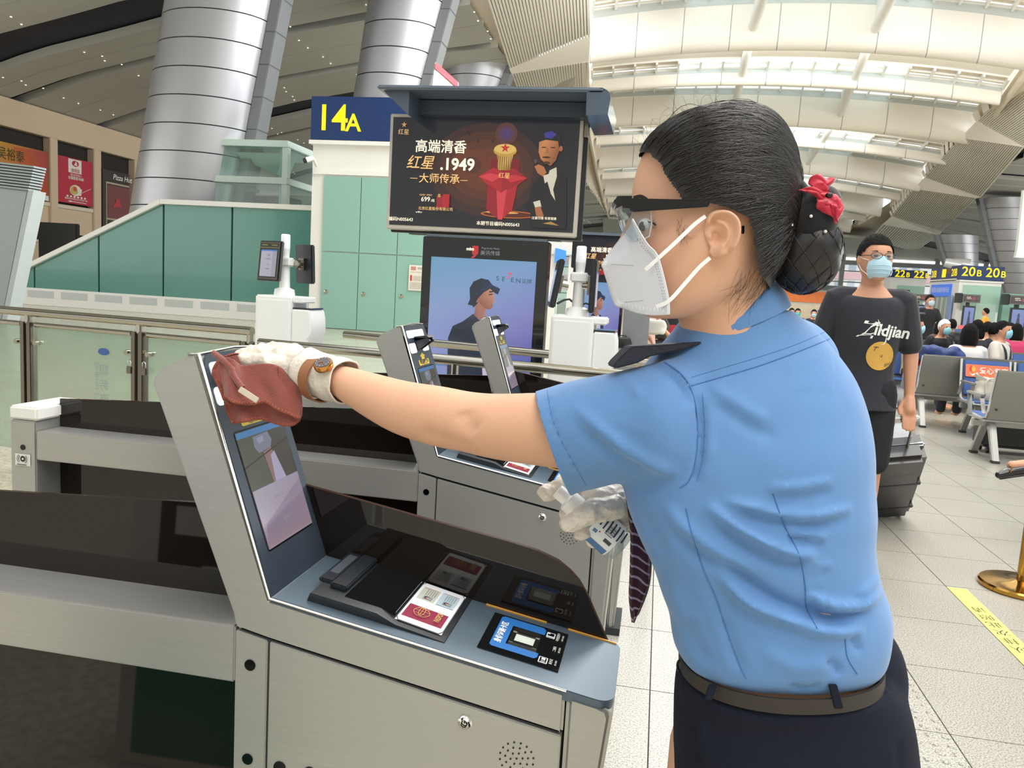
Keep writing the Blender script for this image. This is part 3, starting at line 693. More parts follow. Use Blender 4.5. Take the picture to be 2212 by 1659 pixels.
# glazed lift shaft behind it
t = thing('lift_shaft', 'white framed glass lift shaft rising behind the teal stair wall', 'lift', (-12, 22.5, 0))
GY = 22.2
def gp(px, py, y=GY): return at_y(px, py, y)
gx0, gx1 = gp(440, 330)[0], gp(618, 330)[0]; gz1 = gp(500, 306)[2]; gzm = gp(500, 385)[2]
GM = mat('pale_green_frame', '#c3d6ce', rough=.35)
q = MB()
for z in (gz1, gzm): q.box((gx0-.1, GY-.1, z-.13), (gx1+.1, GY+2.9, z+.06))
q.build('ring_beam', GM, t, bevel=.01)
for x, y in ((gx0, GY), (gx1, GY), (gx1, GY+2.7), (gx0, GY+2.7), (gx0+.32, GY+.1), (gx1-.18, GY+.2)):
    q = MB(); q.box((x-.09, y-.06, 0), (x+.09, y+.12, gz1)); q.build('post', GM, t)
for P in ([(gx0, GY-.02), (gx1, GY-.02)], [(gx1, GY), (gx1, GY+2.7)]):
    for z0_, z1_ in ((0, gzm-.13), (gzm+.06, gz1-.13)):
        q = MB(); q.poly([(P[0][0], P[0][1], z0_), (P[1][0], P[1][1], z0_), (P[1][0], P[1][1], z1_), (P[0][0], P[0][1], z1_)]); q.build('pane', M_PANEG, t)
q = MB(); q.prism([(gx0+.4, GY+.3, gz1-.25), (gx1-.2, GY+.3, gz1-.25), (gx1-.9, GY+1.2, gz1-.75)], (0, .8, 0)); q.build('hood', M_WHITE, t)
q = MB(); q.box((gx0+.9, GY+1.2, gzm-1.2), (gx1-.5, GY+2.2, gzm-.35)); q.build('motor_box', mat('motor_grey', '#5d6664', rough=.5), t, bevel=.03)
q = MB(); q.box((gx0+.5, GY+.6, gzm-.3), (gx0+1.3, GY+1.0, gzm-.2)); q.build('bracket', mat('bracket_blue', '#7d9fae', rough=.4), t)
q = MB(); q.box((gx1-.95, GY+.7, gzm+.06), (gx1-.45, GY+1., gzm+.16)); q.build('toolbox', mat('tool_blue', '#2b6da6', rough=.5), t)
q = MB(); q.box((gx1+.1, GY+3.2, 0), (gx1+4, GY+3.4, gzm-.3)); q.build('back_panel', mat('brick_pink', '#b58f85', rough=.7), t)

# ================================================================ gate house 14A
def house(nm, y, x0, x1, zs0, zs1, lab, depth=3.):
    t = thing(nm, lab, 'gate house', ((x0+x1)/2, y, 0))
    q = MB(); q.box((x0, y, 0), (x1, y+depth, zs0-.02)); q.build('wall', M_WHITE, t)
    q = MB(); q.box((x0-.02, y-.12, zs0), (x1+.02, y+depth, zs1)); q.build('sign_band', M_NAVY, t)
    q = MB(); q.box((x0-.05, y-.16, zs0-.12), (x1+.05, y+depth, zs0-.02)); q.build('ledge', M_WHITE, t)
    return t
HX0, HX1 = -9.36, -3.0
hs = house('gate_house', 20., HX0, HX1, 4.93, 6.02, 'white gate house with mint doors under the navy 14A sign band')
text('lettering', '14', .92, at_y(717, 257, 19.87), (1, 0, 0), (0, 0, 1), M_YEL, hs, fat=.012, sx=.98)
text('lettering', 'A', .62, at_y(763, 267, 19.87), (1, 0, 0), (0, 0, 1), M_YEL, hs, fat=.010)
cols = [at_y(p, 550, 20.)[0] for p in (696, 777, 859, 942, 1024)]
for a, b_ in zip(cols, cols[1:]):
    for z0_, z1_ in ((.02, 2.03), (2.06, 4.0)):
        q = MB(); q.box((a+.012, 19.94, z0_), (b_-.012, 20., z1_)); q.build('door_panel', M_TEAL2, hs)
    q = MB(); q.lathe([(.0, 0), (.055, 0), (.055, .02), (.02, .03), (.001, .03)], (a+.17, 19.94, .98), (0, -1, 0)); q.build('door_lock', M_STEEL, hs)
q = MB(); q.box((HX0+.05, 19.93, 4.05), (HX1, 20., 4.18)); q.build('lintel', M_WHITE, hs)
no = Print(at_y(884, 572, 19.9), (.42, 0, 0), (0, 0, -.66), .002); no.rect(0, 0, 1, 1, '#e9e4d8'); no.rect(.12, .06, .45, .2, '#c98c84'); no.rect(.55, .08, .9, .16, '#b9b3a6'); no.rect(.1, .4, .22, .62, '#c1483e'); no.rect(.3, .42, .9, .6, '#c9c2b4')
for k in range(5): no.rect(.1, .68+.055*k, .9, .7+.055*k, '#bdb6a8')
no.rect(.1, .26, .9, .28, '#bdb6a8')
nt_ = thing('notice', 'paper notice pasted on the mint door of gate house 14A', 'notice', no.at(.5, 1)); no.build('sheet', printmat('paper_print'), nt_)
cc = thing('security_camera', 'white bullet camera on the left corner of gate house 14A', 'camera', at_y(672, 346, 19.4))
p0 = at_y(661, 346, 19.3); p1 = at_y(676, 341, 19.4); q = MB(); q.cyl(p0, p1, .07, n=14); q.build('housing', M_WHITE, cc, smooth=40)
q = MB(); q.cyl(p0-(p1-p0)*.35, p0, .055, .075, n=14); q.build('lens_hood', M_DK, cc); q = MB(); q.tube([p1, at_y(681, 352, 19.6), at_y(683, 358, 19.84)], .04); q.build('bracket', M_WHITE, cc)
# second, further gate house seen between the screens (white posts, blue notice)
t = thing('gate_passage', 'white posts and glazed passage with a small blue notice, behind the tall portrait screen', 'gate house', (-2.2, 13., 0))
for p in (1196, 1236):
    x = at_y(p, 600, 13.)[0]; q = MB(); q.box((x-.06, 12.9, 0), (x+.06, 13.1, 2.0)); q.build('post', M_WHITE, t)
q = MB(); q.box((at_y(1190, 600, 13.)[0], 12.85, 1.95), (at_y(1241, 600, 13.)[0], 13.15, 2.15)); q.build('header', M_WHITE, t)
x0, x1 = at_y(1199, 550, 12.8)[0], at_y(1222, 550, 12.8)[0]; zz = at_y(1210, 552, 12.8)[2]
q = MB(); q.prism([(x0, 12.8, zz-.12), (x1, 12.8, zz-.16), (x1, 12.8, zz+.08), (x0, 12.8, zz+.12)], (0, .05, 0)); q.build('notice_board', mat('notice_blue', '#4a94e0', rough=.4, var=.05, emit='#4a94e0', estr=.3), t)
q = MB(); q.poly([(x0, 13, 0), (x1+.2, 13, 0), (x1+.2, 13, 1.95), (x0, 13, 1.95)]); q.build('pane', M_PANEG, t)
# banner hanging between the columns
t = thing('hanging_banner', 'white hanging banner with a red top edge and a city skyline', 'banner', at_y(955, 215, 24.))
A_, B_, C_, D_ = at_y(940, 135, 24.), at_y(988, 178, 25.2), at_y(988, 330, 25.2), at_y(918, 330, 24.)
q = MB(); q.prism([A_, B_, C_, D_], (.03, .05, 0)); q.build('sheet', mat('banner_white', '#e4dfd9', rough=.6, var=.05, scale=1), t)
n_ = np.array([.03, -.05, 0.]); q = MB(); q.prism([A_+n_, B_+n_, B_+n_+(C_-B_)*.09, A_+n_+(D_-A_)*.07], n_*.3); q.build('red_edge', mat('banner_red', '#cc4450', rough=.6), t)
for a, h_ in ((.55, .18), (.72, .26), (.3, .12)):
    p = D_+(C_-D_)*a+(A_-D_)*.36+n_*1.6; q = MB(); q.box(p-[.05, .02, .4], p+[.05, .02, h_*2]); q.build('skyline_tower', mat('skyline', '#b98f86', rough=.6), t)

# the hall goes on behind the viewer: roof, back wall, left wall
q = MB(); q.prism([(-4.5, -16, 12.2), (3.5, -16, 13.3), (12.5, -16, 12.2), (12.5, -16, 12.5), (3.5, -16, 13.6), (-4.5, -16, 12.5)], (0, 32.5, 0)); q.build('vault_shell', M_CREAM, ceiling)
q = MB(); q.box((-27, -16.4, 0), (40, -16, 12.5)); struct(q.build('wall_back', mat('back_wall', '#b5b0a5', rough=.7, var=.05)))
q = MB(); q.box((-26.4, -16, 0), (-26, 24, 8)); q.build('plain_bay', mat('back_wall', '#b5b0a5'), wall_left)
# ================================================================ ticket gates
M_BRUSH = brushed('brushed_steel', '#b0b0ac', .38, metal=.6)
M_BRUSHE = brushed('brushed_edge', '#cfccc4', .22)
M_BRUSHV = brushed('brushed_beam', '#b0afac', .34, (2, 60, 400), .6)
M_DECK = mat('slate_deck', '#5b6b79', rough=.38, metal=.35, var=.05, scale=5)
M_FACE = mat('slate_face', '#3f4a57', rough=.35, metal=.3, var=.05, scale=5)
M_BLACKPL = mat('black_plastic', '#20242a', rough=.35, var=.08)
M_BLACKGL = mat('black_glass', '#0d1013', rough=.06, var=0, coat=.6)
M_HOLE = mat('sensor_black', '#050609', rough=.15, var=0)
M_BROWNGL = glassmat('brown_acrylic', '#1d1613', .84, .03)
M_LITE = mat('lit_white', '#f4f6fa', emit='#f4f6fa', estr=1.05, var=0, rough=.3)
M_LITE2 = mat('lit_dim', '#cdd3dc', emit='#cdd3dc', estr=.45, var=0, rough=.2)
M_SCR = printmat('screen_print', .85, .12); M_PRN = printmat('plain_print', 0, .35)
M_BLUE = mat('reader_blue', '#2f78c4', rough=.4, var=.02)
M_LBLY = mat('label_yellow', '#d8bb45', rough=.45, var=.03)
M_AMBER = mat('amber_strip', '#c9913e', rough=.4, emit='#c9913e', estr=.25, var=.05)
M_CHROME = mat('chrome', '#d9d9d6', rough=.08, metal=1., var=0)
M_GOLDINK = mat('gold_ink', '#d2b56a', rough=.5, var=0)
M_GREYINK = mat('grey_ink', '#6b6a74', rough=.5, var=0, emit='#6b6a74', estr=.5)
DA, DB = np.array([-.515, 0, .889]), np.array([-.02, 0, .805]); DN = np.array([.084, 0, .495]); DN /= np.linalg.norm(DN)
FA, FB = np.array([-.634, 0, 1.233]), np.array([-.515, 0, .889]); FN = np.array([.344, 0, .119]); FN /= np.linalg.norm(FN)
GW = .2

def make_gate(X0, Y0, lab, near=False, exit_post=True, shield=True):
    O = np.array([X0, Y0, 0.])
    t = thing('ticket_gate', lab, 'ticket gate', O+[-.3, .1, 0], 'ticket gates')
    def dk(u, v, h=0.): return O+DA+(DB-DA)*v+np.array([0, GW*u, 0])+DN*h
    def fa(u, v, h=0.): return O+FA+(FB-FA)*v+np.array([0, GW*u, 0])+FN*h
    def P(x, z, y=0.): return O+[x, y, z]
    # --- shell: tower leaning back, band under the deck
    shell = [(-.705, 1.19), (-.690, 1.208), (-.640, 1.233), (-.634, 1.233), (-.515, .889), (-.085, .816), (-.085, .757), (-.515, .829), (-.568, .84), (-.572, .86)]
    q = MB(); q.prism([P(x, z) for x, z in shell], (0, GW, 0)); q.build('side_frame', M_BRUSH, t, bevel=.004)
    q = MB(); q.prism([P(-.083, .816), P(-.040, .8085), P(-.025, .803), P(-.020, .79), P(-.028, .70), P(-.055, .02), P(-.083, .02)], (0, GW, 0)); q.build('end_cap', M_BRUSH, t, bevel=.008, seg=3)
    q = MB(); q.prism([P(-.56, .84, .004), P(-.09, .765, .004), P(-.09, .0, .004), P(-.56, 0, .004)], (0, GW-.008, 0)); q.build('core', M_DARKGAP, t)
    q = MB(); q.prism([P(-.567, .837), P(-.517, .827), P(-.517, .02), P(-.567, .02)], (0, GW, 0)); q.build('corner_panel', M_BRUSH, t, bevel=.0015)
    q = MB(); q.prism([P(-.5135, .8265), P(-.0865, .7545), P(-.0865, .02), P(-.5135, .02)], (0, GW, 0)); door = q.build('service_door', M_BRUSH, t, bevel=.0015)
    q = MB(); q.box(P(-.57, 0, -.01), P(-.03, .03, GW+.01)); q.build('plinth', M_DARKGAP, t)
    for x, z in ((-.543, .787), (-.544, .641), (-.544, .42)): q = MB(); q.cyl(P(x, z, .004), P(x, z, -.0012), .0085, n=20); q.build('sensor', M_HOLE, t)
    for x, z in ((-.493, .637), (-.446, .637)): q = MB(); q.cyl(P(x, z, .004), P(x, z, -.0012), .0095, n=20); q.build('sensor', M_HOLE, t)
    q = MB(); q.lathe([(.001, 0), (.0105, 0), (.0105, .0015), (.0095, .002), (.006, .006), (.0055, .006), (.0055, .0045), (.001, .0045)], P(-.22, .753), (0, -1, 0), n=24); k = q.build('lock', M_CHROME, door, smooth=30)
    q = MB(); q.tube([P(-.22+.004*math.cos(a), .753+.004*math.sin(a), -.0065) for a in np.linspace(2.2, 2.2+5.2, 14)], .0008, n=6); q.obox(P(-.2195, .7565, -.0065), (.0008, 0, 0), (0, .0006, 0), (0, 0, .002)); q.build('keyway', M_HOLE, door)
    sp = MB()
    for r, n in ((0, 1), (.0085, 6), (.016, 11), (.0235, 16)):
        for i in range(n):
            a = 2*math.pi*i/n+.2; sp.cyl(P(-.145+r*math.cos(a), .712+r*math.sin(a), .002), P(-.145+r*math.cos(a), .712+r*math.sin(a), -.0008), .0014, n=8)
    sp.build('speaker_holes', M_HOLE, door)['kind'] = 'stuff'
    # --- deck and leaning face, one slate plate each, bright edge along the shell
    def rplate(fn, u0, u1, v0, v1, h0, h1, r_u, r_v, corners, n=6):
        pts = []
        for (cu, cv, su, sv, k) in ((u0, v0, 1, 1, 0), (u1, v0, -1, 1, 1), (u1, v1, -1, -1, 2), (u0, v1, 1, -1, 3)):
            if not corners[k]: pts.append((cu, cv)); continue
            a0 = {0: math.pi, 1: 1.5*math.pi, 2: 0, 3: .5*math.pi}[k]
            for i in range(n+1):
                a = a0+i/n*math.pi/2; pts.append((cu+su*r_u+r_u*math.cos(a), cv+sv*r_v+r_v*math.sin(a)))
        b = MB(); top = [fn(u, v, h1) for u, v in pts]; bot = [fn(u, v, h0) for u, v in pts]; n_ = len(pts)
        return b.add(bot+top, [tuple(range(n_-1, -1, -1)), tuple(range(n_, 2*n_))]+[(i, (i+1) % n_, (i+1) % n_+n_, i+n_) for i in range(n_)])
    rplate(dk, .012, .99, .0, 1.0, -.012, .0035, .12, .05, (0, 0, 1, 1)).build('deck', M_DECK, t, bevel=.0012)
    rplate(fa, .02, .98, .004, 1.0, -.012, .003, .12, .07, (1, 1, 0, 0)).build('face_plate', M_FACE, t, bevel=.001)
    q = MB(); q.tube([P(-.648, 1.2315, .003), P(-.632, 1.2335, .002), P(-.516, .8905, .001), P(-.084, .8185, .001)], .0024, n=6); q.build('bright_edge', M_BRUSHE, t, smooth=60)
    q = MB(); q.tube([fa(.03, .0, .0), fa(.5, -.012, 0), fa(.97, 0, 0)], .0022, n=6); q.build('bright_edge', M_BRUSHE, t, smooth=60)
    # screen
    so = fa(.145, .338, .0038); sc_ = Print(so, fa(.86, .336)-fa(.145, .336), fa(.145, .822)-fa(.145, .338), .0001)
    q = MB(); rplate(fa, .135, .87, .33, .83, .0, .0036, .03, .015, (1, 1, 1, 1)).build('screen', M_BLACKGL, t)
    sc_.shape([(0, 0), (1, 0), (1, 1), (0, 1)], '#54524e'); sc_.rect(0, 0, 1, .055, '#4b7fb3')
    sc_.shape([(0, .055), (.3, .055), (.42, .3), (.5, .5), (0, .5)], '#55574c'); sc_.shape([(.55, .055), (1, .055), (1, .5), (.68, .5)], '#47443f')
    sc_.shape([(.3, .07), (.62, .06), (.66, .14), (.6, .2), (.34, .22), (.28, .16)], '#7b7f90'); sc_.shape([(.36, .09), (.5, .08), (.5, .13), (.38, .14)], '#9298a8'); sc_.shape([(.42, .22), (.6, .2), (.7, .5), (.46, .5)], '#8d6f6d'); sc_.shape([(.55, .27), (.64, .24), (.74, .5), (.5, .5)], '#aba4c2'); sc_.line([(.0, .3), (.45, .24), (1, .17)], .012, '#37352f')
    sc_.shape([(0, .5), (1, .5), (1, 1), (0, 1)], ['#aaa3b2', '#9f93a6', '#9a8790', '#9d8c9a']); sc_.shape([(1, .56), (1, .98), (.0, .98), (.08, .8)], ['#8f8097', '#957f8b', '#9a8391', '#8a7d92'])
    sc_.build('picture', M_SCR, t)
    if near:
        sc_.text('lettering', '请刷身份证', .48, .625, .035, M_GREYINK, t); sc_.text('lettering', 'Please swipe ID card', .5, .66, .014, M_GREYINK, t)
        sc_.text('lettering', '请验票', .5, .83, .035, M_GREYINK, t, fat=.01); sc_.text('lettering', 'Check ticket', .5, .865, .018, M_GREYINK, t)
    # lamps, hooded camera, label
    rplate(fa, .08, .82, .04, .1, .0025, .0045, .04, .02, (1, 1, 1, 1)).build('lamp_bar', M_LITE2, t)
    for u0, u1 in ((.05, .3), (.6, .86)): rplate(fa, u0, u1, .14, .215, .0025, .005, .04, .018, (1, 1, 1, 1)).build('lamp', M_LITE, t)
    q = MB()
    for (ua, ub) in ((.34, .40), (.54, .60)): q.prism([fa(ua, .1, .003), fa(ua, .13, .04), fa(ua, .155, .045), fa(ua, .2, .003)], (0, GW*(ub-ua), 0))
    q.prism([fa(.34, .092, .003), fa(.34, .11, .04), fa(.34, .13, .046), fa(.34, .125, .003)], (0, GW*.26, 0)); q.build('camera_hood', M_BLACKPL, t)
    q = MB(); q.ell(fa(.47, .165, .004), .004, n=12, m=8); q.build('camera_lens', M_BLACKGL, t, smooth=180)
    rplate(fa, .27, .72, .275, .318, .0032, .0036, .02, .008, (1, 1, 1, 1)).build('label', M_LBLY, t)
    q = MB(); q.poly([fa(.42, .275, .0037), fa(.42, .25, .0037), fa(.36, .25, .0037), fa(.49, .222, .0037), fa(.62, .25, .0037), fa(.56, .25, .0037), fa(.56, .275, .0037)]); q.build('label', M_LBLY, t)
    text('lettering', '请正视摄像头', .0125, fa(.495, .292, .0042), (0, 1, 0), FA-FB, M_INK, t, fat=.0004); text('lettering', 'Please look at camera', .0055, fa(.495, .31, .0042), (0, 1, 0), FA-FB, M_INK, t)
    # --- passport scanner
    rd = MB()
    def slab(u0, u1, v0, v1, h0, h1, m, nm, bev=.0015, par=t): b = MB(); b.add([dk(u0, v0, h0), dk(u1, v0, h0), dk(u1, v1, h0), dk(u0, v1, h0), dk(u0, v0, h1), dk(u1, v0, h1), dk(u1, v1, h1), dk(u0, v1, h1)], [(0, 1, 2, 3), (4, 7, 6, 5), (0, 4, 5, 1), (1, 5, 6, 2), (2, 6, 7, 3), (3, 7, 4, 0)]); return b.build(nm, m, par, bevel=bev)
    b = MB(); pr_ = [(.09, .003), (.095, .016), (.30, .016), (.36, .008), (.51, .0045), (.512, .003)]
    top = [dk(.125, v, h) for v, h in pr_]; b.prism([dk(.125, v, h) for v, h in pr_], (0, GW*.87, 0)); rdr = b.build('document_scanner', M_BLACKPL, t, bevel=.001)
    slab(.23, .96, .185, .345, .0055, .0165, M_BLACKGL, 'scan_glass', 0, rdr)
    slab(.30, .98, .125, .178, .015, .024, M_BLACKPL, 'scanner_arm', .002, rdr)
    slab(.36, .98, .078, .125, .014, .021, M_BLACKPL, 'scanner_hinge', .002, rdr); slab(.50, .9, .088, .116, .0205, .0215, mat('grey_window', '#4a4f57', rough=.25), 'scanner_window', 0, rdr)
    b = MB(); b.add([dk(.2, .348, .0095), dk(.93, .348, .0095), dk(.93, .492, .006), dk(.2, .492, .006)], [(0, 1, 2, 3)]); hh = b.build('picture_base', M_WHITE, rdr)
    st = Print(dk(.2, .348, .0102), dk(.93, .348, 0)-dk(.2, .348, 0), dk(.2, .492, -.0035)-dk(.2, .348, 0), .00008)
    rr = [(.06, 0), (.94, 0), (1, .06), (1, .94), (.94, 1), (.06, 1), (0, .94), (0, .06)]; st.shape(rr, '#3b3f44'); st.shape([(.5+(u-.5)*.985, .5+(v-.5)*.975) for u, v in rr], '#e9edf1')
    st.rect(.11, .06, .415, .92, '#8d2d47')
    for (a, b_, c) in ((.575, .08, '#c6c7bb'), (.575, .52, '#b9cbd6')):
        st.rect(a, b_, a+.32, b_+.39, c); st.rect(a+.3, b_+.03, a+.31, b_+.36, '#b0686a')
        for k in range(5): st.rect(a+.13, b_+.12+.05*k, a+.28, b_+.135+.05*k, '#7e8a86')
        st.rect(a+.03, b_+.12, a+.11, b_+.32, '#8fa0a6'); st.ell(a+.07, b_+.2, .03, .06, '#4a403c'); st.ell(a+.065, b_+.22, .018, .04, '#c9a090')
    g_ = lambda cu, cv, ru, rv, n=18: st.line([(cu+ru*math.cos(2*math.pi*i/n), cv+rv*math.sin(2*math.pi*i/n)) for i in range(n+1)], .012, '#cdb06a')
    g_(.27, .4, .095, .17); g_(.27, .4, .095, .06, 14); st.line([(.175, .4), (.365, .4)], .01, '#cdb06a'); st.line([(.27, .23), (.27, .57)], .012, '#cdb06a'); st.line([(.21, .27), (.21, .53)], .008, '#cdb06a'); st.line([(.33, .27), (.33, .53)], .008, '#cdb06a')
    st.build('sticker', M_PRN, rdr)
    st.text('lettering', 'PASSPORT', .27, .78, .17, M_GOLDINK, t, fat=.006, sx=.62)
    # --- ID card reader
    slab(.21, .83, .598, .836, .0030, .0058, M_BLACKGL, 'card_reader_plate', .0008)
    bl = Print(dk(.28, .626, .0062), dk(.80, .626, 0)-dk(.28, .626, 0), dk(.28, .768, 0)-dk(.28, .626, 0), .00008)
    bl.shape([(.04, 0), (.96, 0), (1, .06), (1, .94), (.94, 1), (.78, 1), (.78, .3), (.18, .3), (.18, 1), (.06, 1), (0, .94), (0, .06)][::1], '#2f74bf'); bl.build('blue_surround', M_PRN, t)
    text('lettering', '身份证刷卡区', .0118, dk(.53, .645, .0068), (0, 1, 0), DA-DB, M_WINK, t, fat=.0003)
    # the hollow window: four sloping steel cheeks down to a pale pane
    u0, u1, v0, v1 = .375, .685, .668, .766; b = MB(); dz = -.004
    top = [dk(u0, v0, .0066), dk(u1, v0, .0066), dk(u1, v1, .0066), dk(u0, v1, .0066)]; mid = [dk(u0+.03, v0+.012, -.002+.0075), dk(u1-.05, v0+.012, .0055), dk(u1-.05, v1-.012, .0055), dk(u0+.03, v1-.012, .0055)]
    b.add([dk(u0, v0, .0062), dk(u1, v0, .0062), dk(u1, v1, .0062), dk(u0, v1, .0062)], [(0, 1, 2, 3)]); b.build('reader_well', M_BLACKGL, t)
    b = MB()
    for (a, c, e, f) in ((u0+.02, u0+.075, v0+.008, v1-.008), (u1-.1, u1-.02, v0+.008, v1-.008), (u0+.03, u1-.06, v0+.006, v0+.02), (u0+.03, u1-.06, v1-.02, v1-.006)): b.add([dk(a, e, .0064), dk(c, e, .0064), dk(c, f, .0064), dk(a, f, .0064), dk(a, e, .0086), dk(c, e, .0072), dk(c, f, .0072), dk(a, f, .0086)], [(0, 1, 2, 3), (4, 7, 6, 5), (0, 4, 5, 1), (1, 5, 6, 2), (2, 6, 7, 3), (3, 7, 4, 0)])
    b.build('well_frame', M_CHROME, t)
    b = MB(); b.poly([dk(u0+.07, v0+.02, .0069), dk(u1-.12, v0+.02, .0069), dk(u1-.12, v1-.02, .0069), dk(u0+.07, v1-.02, .0069)][::-1]); b.build('reader_pane', mat('pale_pane', '#d3dcd4', rough=.1, var=.1, scale=60), t)
    ic = Print(dk(.24, .768, .0062), dk(.81, .768, 0)-dk(.24, .768, 0), dk(.24, .832, 0)-dk(.24, .768, 0), .00008)
    for c in (.1, .82): ic.line([(c-.075, .1), (c+.075, .1), (c+.075, .46), (c-.075, .46), (c-.075, .1)], .05, '#dfe3e6')
    ic.rect(.10, .2, .15, .38, '#dfe3e6'); ic.line([(.04, .17), (.04, .4)], .05, '#dfe3e6'); ic.line([(.07, .2), (.07, .38)], .05, '#dfe3e6'); ic.rect(.76, .12, .79, .45, '#dfe3e6'); ic.ell(.86, .18, .02, .06, '#dfe3e6')
    ic.build('card_icons', M_PRN, t)
    if near:
        for cc_, a, e in ((.1, '身份证', 'ID CARD'), (.46, '二维码', 'QR CODE'), (.82, '中铁银通卡', 'CRH CARD')):
            ic.text('lettering', a, cc_, .64, .17, M_WINK, t); ic.text('lettering', e, cc_, .86, .12, M_WINK, t)
    # --- brown acrylic shield along the deck's back, amber strip at its foot
    if shield:
        S = [(-.517, .892), (-.556, 1.008), (-.361, .976), (-.206, .952), (-.16, .943), (-.127, .931), (-.108, .918), (-.093, .904), (-.078, .882), (-.066, .858), (-.041, .81)]
        q = MB(); q.prism([P(x, z, .19) for x, z in S], (0, .008, 0)); q.build('deck_shield', M_BROWNGL, t)
        q = MB(); q.tube([P(x, z, .194) for x, z in S[1:]], .0022, n=5); q.build('shield_edge', mat('shield_edge', '#4a3328', rough=.25), t, smooth=60)
        for v0, v1 in ((.06, .48), (.56, .76), (.83, .985)): slab(.925, .94, v0, v1, .0035, .0055, M_AMBER, 'amber_strip', 0)
    # --- flank beam with acrylic above and below, end post
    q = MB(); q.box(P(-1.76, .756, .0), P(-.568, .8425, GW)); q.build('flank_beam', M_BRUSHV, t, bevel=.0025)
    q = MB(); q.prism([P(-1.76, .84, .096), P(-.60, .84, .096), P(-.648, .99, .096), P(-1.76, .93, .096)], (0, .008, 0)); q.build('upper_screen', M_BROWNGL, t)
    q = MB(); q.box(P(-1.76, .06, .096), P(-.565, .757, .104)); q.build('lower_screen', M_BROWNGL, t)
    q = MB(); q.box(P(-1.76, .03, .03), P(-.565, .10, GW-.03)); q.build('kick_rail', M_BRUSHV, t, bevel=.003)
    if exit_post:
        q = MB(); q.box(P(-1.85, 0), P(-1.762, .872, GW)); po = q.build('end_post', M_BRUSH, t, bevel=.004)
        q = MB(); q.box(P(-1.852, .874, -.002), P(-1.756, .915, GW+.002)); q.build('post_cap', M_WHITE, po, bevel=.006)
        for z in (.55, .79): q = MB(); q.cyl(P(-1.806, z, .002), P(-1.806, z, -.0015), .0085, n=18); q.build('sensor', M_HOLE, po)
        sk = Print(P(-1.832, .77, -.0015), (.052, 0, 0), (0, 0, -.036), .0002); sk.rect(0, 0, 1, 1, '#e8e6e0'); sk.ell(.5, .42, .17, .26, '#22252a'); sk.rect(.44, .34, .56, .5, '#e8e6e0')
        for k in (-1, 1):
            for r_ in (.26, .35): sk.line([(.5+k*r_*math.cos(a), .42+1.3*r_*math.sin(a)) for a in np.linspace(-.8, .8, 6)], .05, '#22252a')
        sk.rect(.18, .84, .82, .92, '#55575c'); sk.build('sticker', M_PRN, po)
    return t
g1 = make_gate(0, 1.0, 'nearest steel ticket gate, being wiped on its leaning screen tower', near=True)
g2 = make_gate(-.045, 2.02, 'middle ticket gate, behind the outstretched arm', near=True)
g3 = make_gate(-.03, 3.05, 'farthest ticket gate, only its tower and dark screens showing above the arm')

# ================================================================ white document kiosks behind the gates
M_KW = mat('kiosk_white', '#eef0ef', rough=.35, var=.015)
def kiosk(x, y, lab, facing):
    t = thing('document_kiosk', lab, 'kiosk', (x, y, 0), 'white document kiosks')
    q = MB(); q.box((x-.115, y-.12, 0), (x+.095, y+.12, 1.235)); q.build('pedestal', M_KW, t, bevel=.008)
    q = MB(); q.box((x-.10, y-.123, .3), (x+.08, y-.119, 1.21)); q.build('front_panel', M_KW, t, bevel=.001)
    q = MB(); q.prism([(x+.095, y-.1, 0), (x+.195, y-.1, 0), (x+.195, y-.1, 1.0), (x+.215, y-.1, 1.03), (x+.21, y-.1, 1.12), (x+.2, y-.1, 1.165), (x+.095, y-.1, 1.165)], (0, .2, 0)); q.build('side_cabinet', M_KW, t, bevel=.006)
    q = MB(); q.box((x+.09, y-.09, 1.2), (x+.155, y+.09, 1.235)); q.build('scanner_head', M_KW, t, bevel=.006)
    q = MB(); q.box((x+.09, y-.085, 1.166), (x+.2, y+.085, 1.175)); q.build('scan_bed', M_BLACKGL, t)
    q = MB(); q.lathe([(.06, 1.235), (.055, 1.27), (.03, 1.28), (.027, 1.42)], (x, y, 0), n=16); q.build('neck', M_KW, t, smooth=50)
    q = MB(); q.box((x-.045, y-.035, 1.40), (x+.045, y+.035, 1.45)); q.build('collar', M_KW, t, bevel=.008)
    q = MB(); q.lathe([(.022, 1.45), (.026, 1.5)], (x, y, 0), n=16); q.build('lamp_base', M_KW, t)
    q = MB(); q.lathe([(.025, 1.5), (.026, 1.505), (.025, 1.575), (.02, 1.58), (.001, 1.58)], (x, y, 0), n=16); q.build('signal_lamp', mat('lamp_diffuser', '#e9edf2', rough=.2, emit='#e9edf2', estr=.25, var=.05), t, smooth=40)
    return t
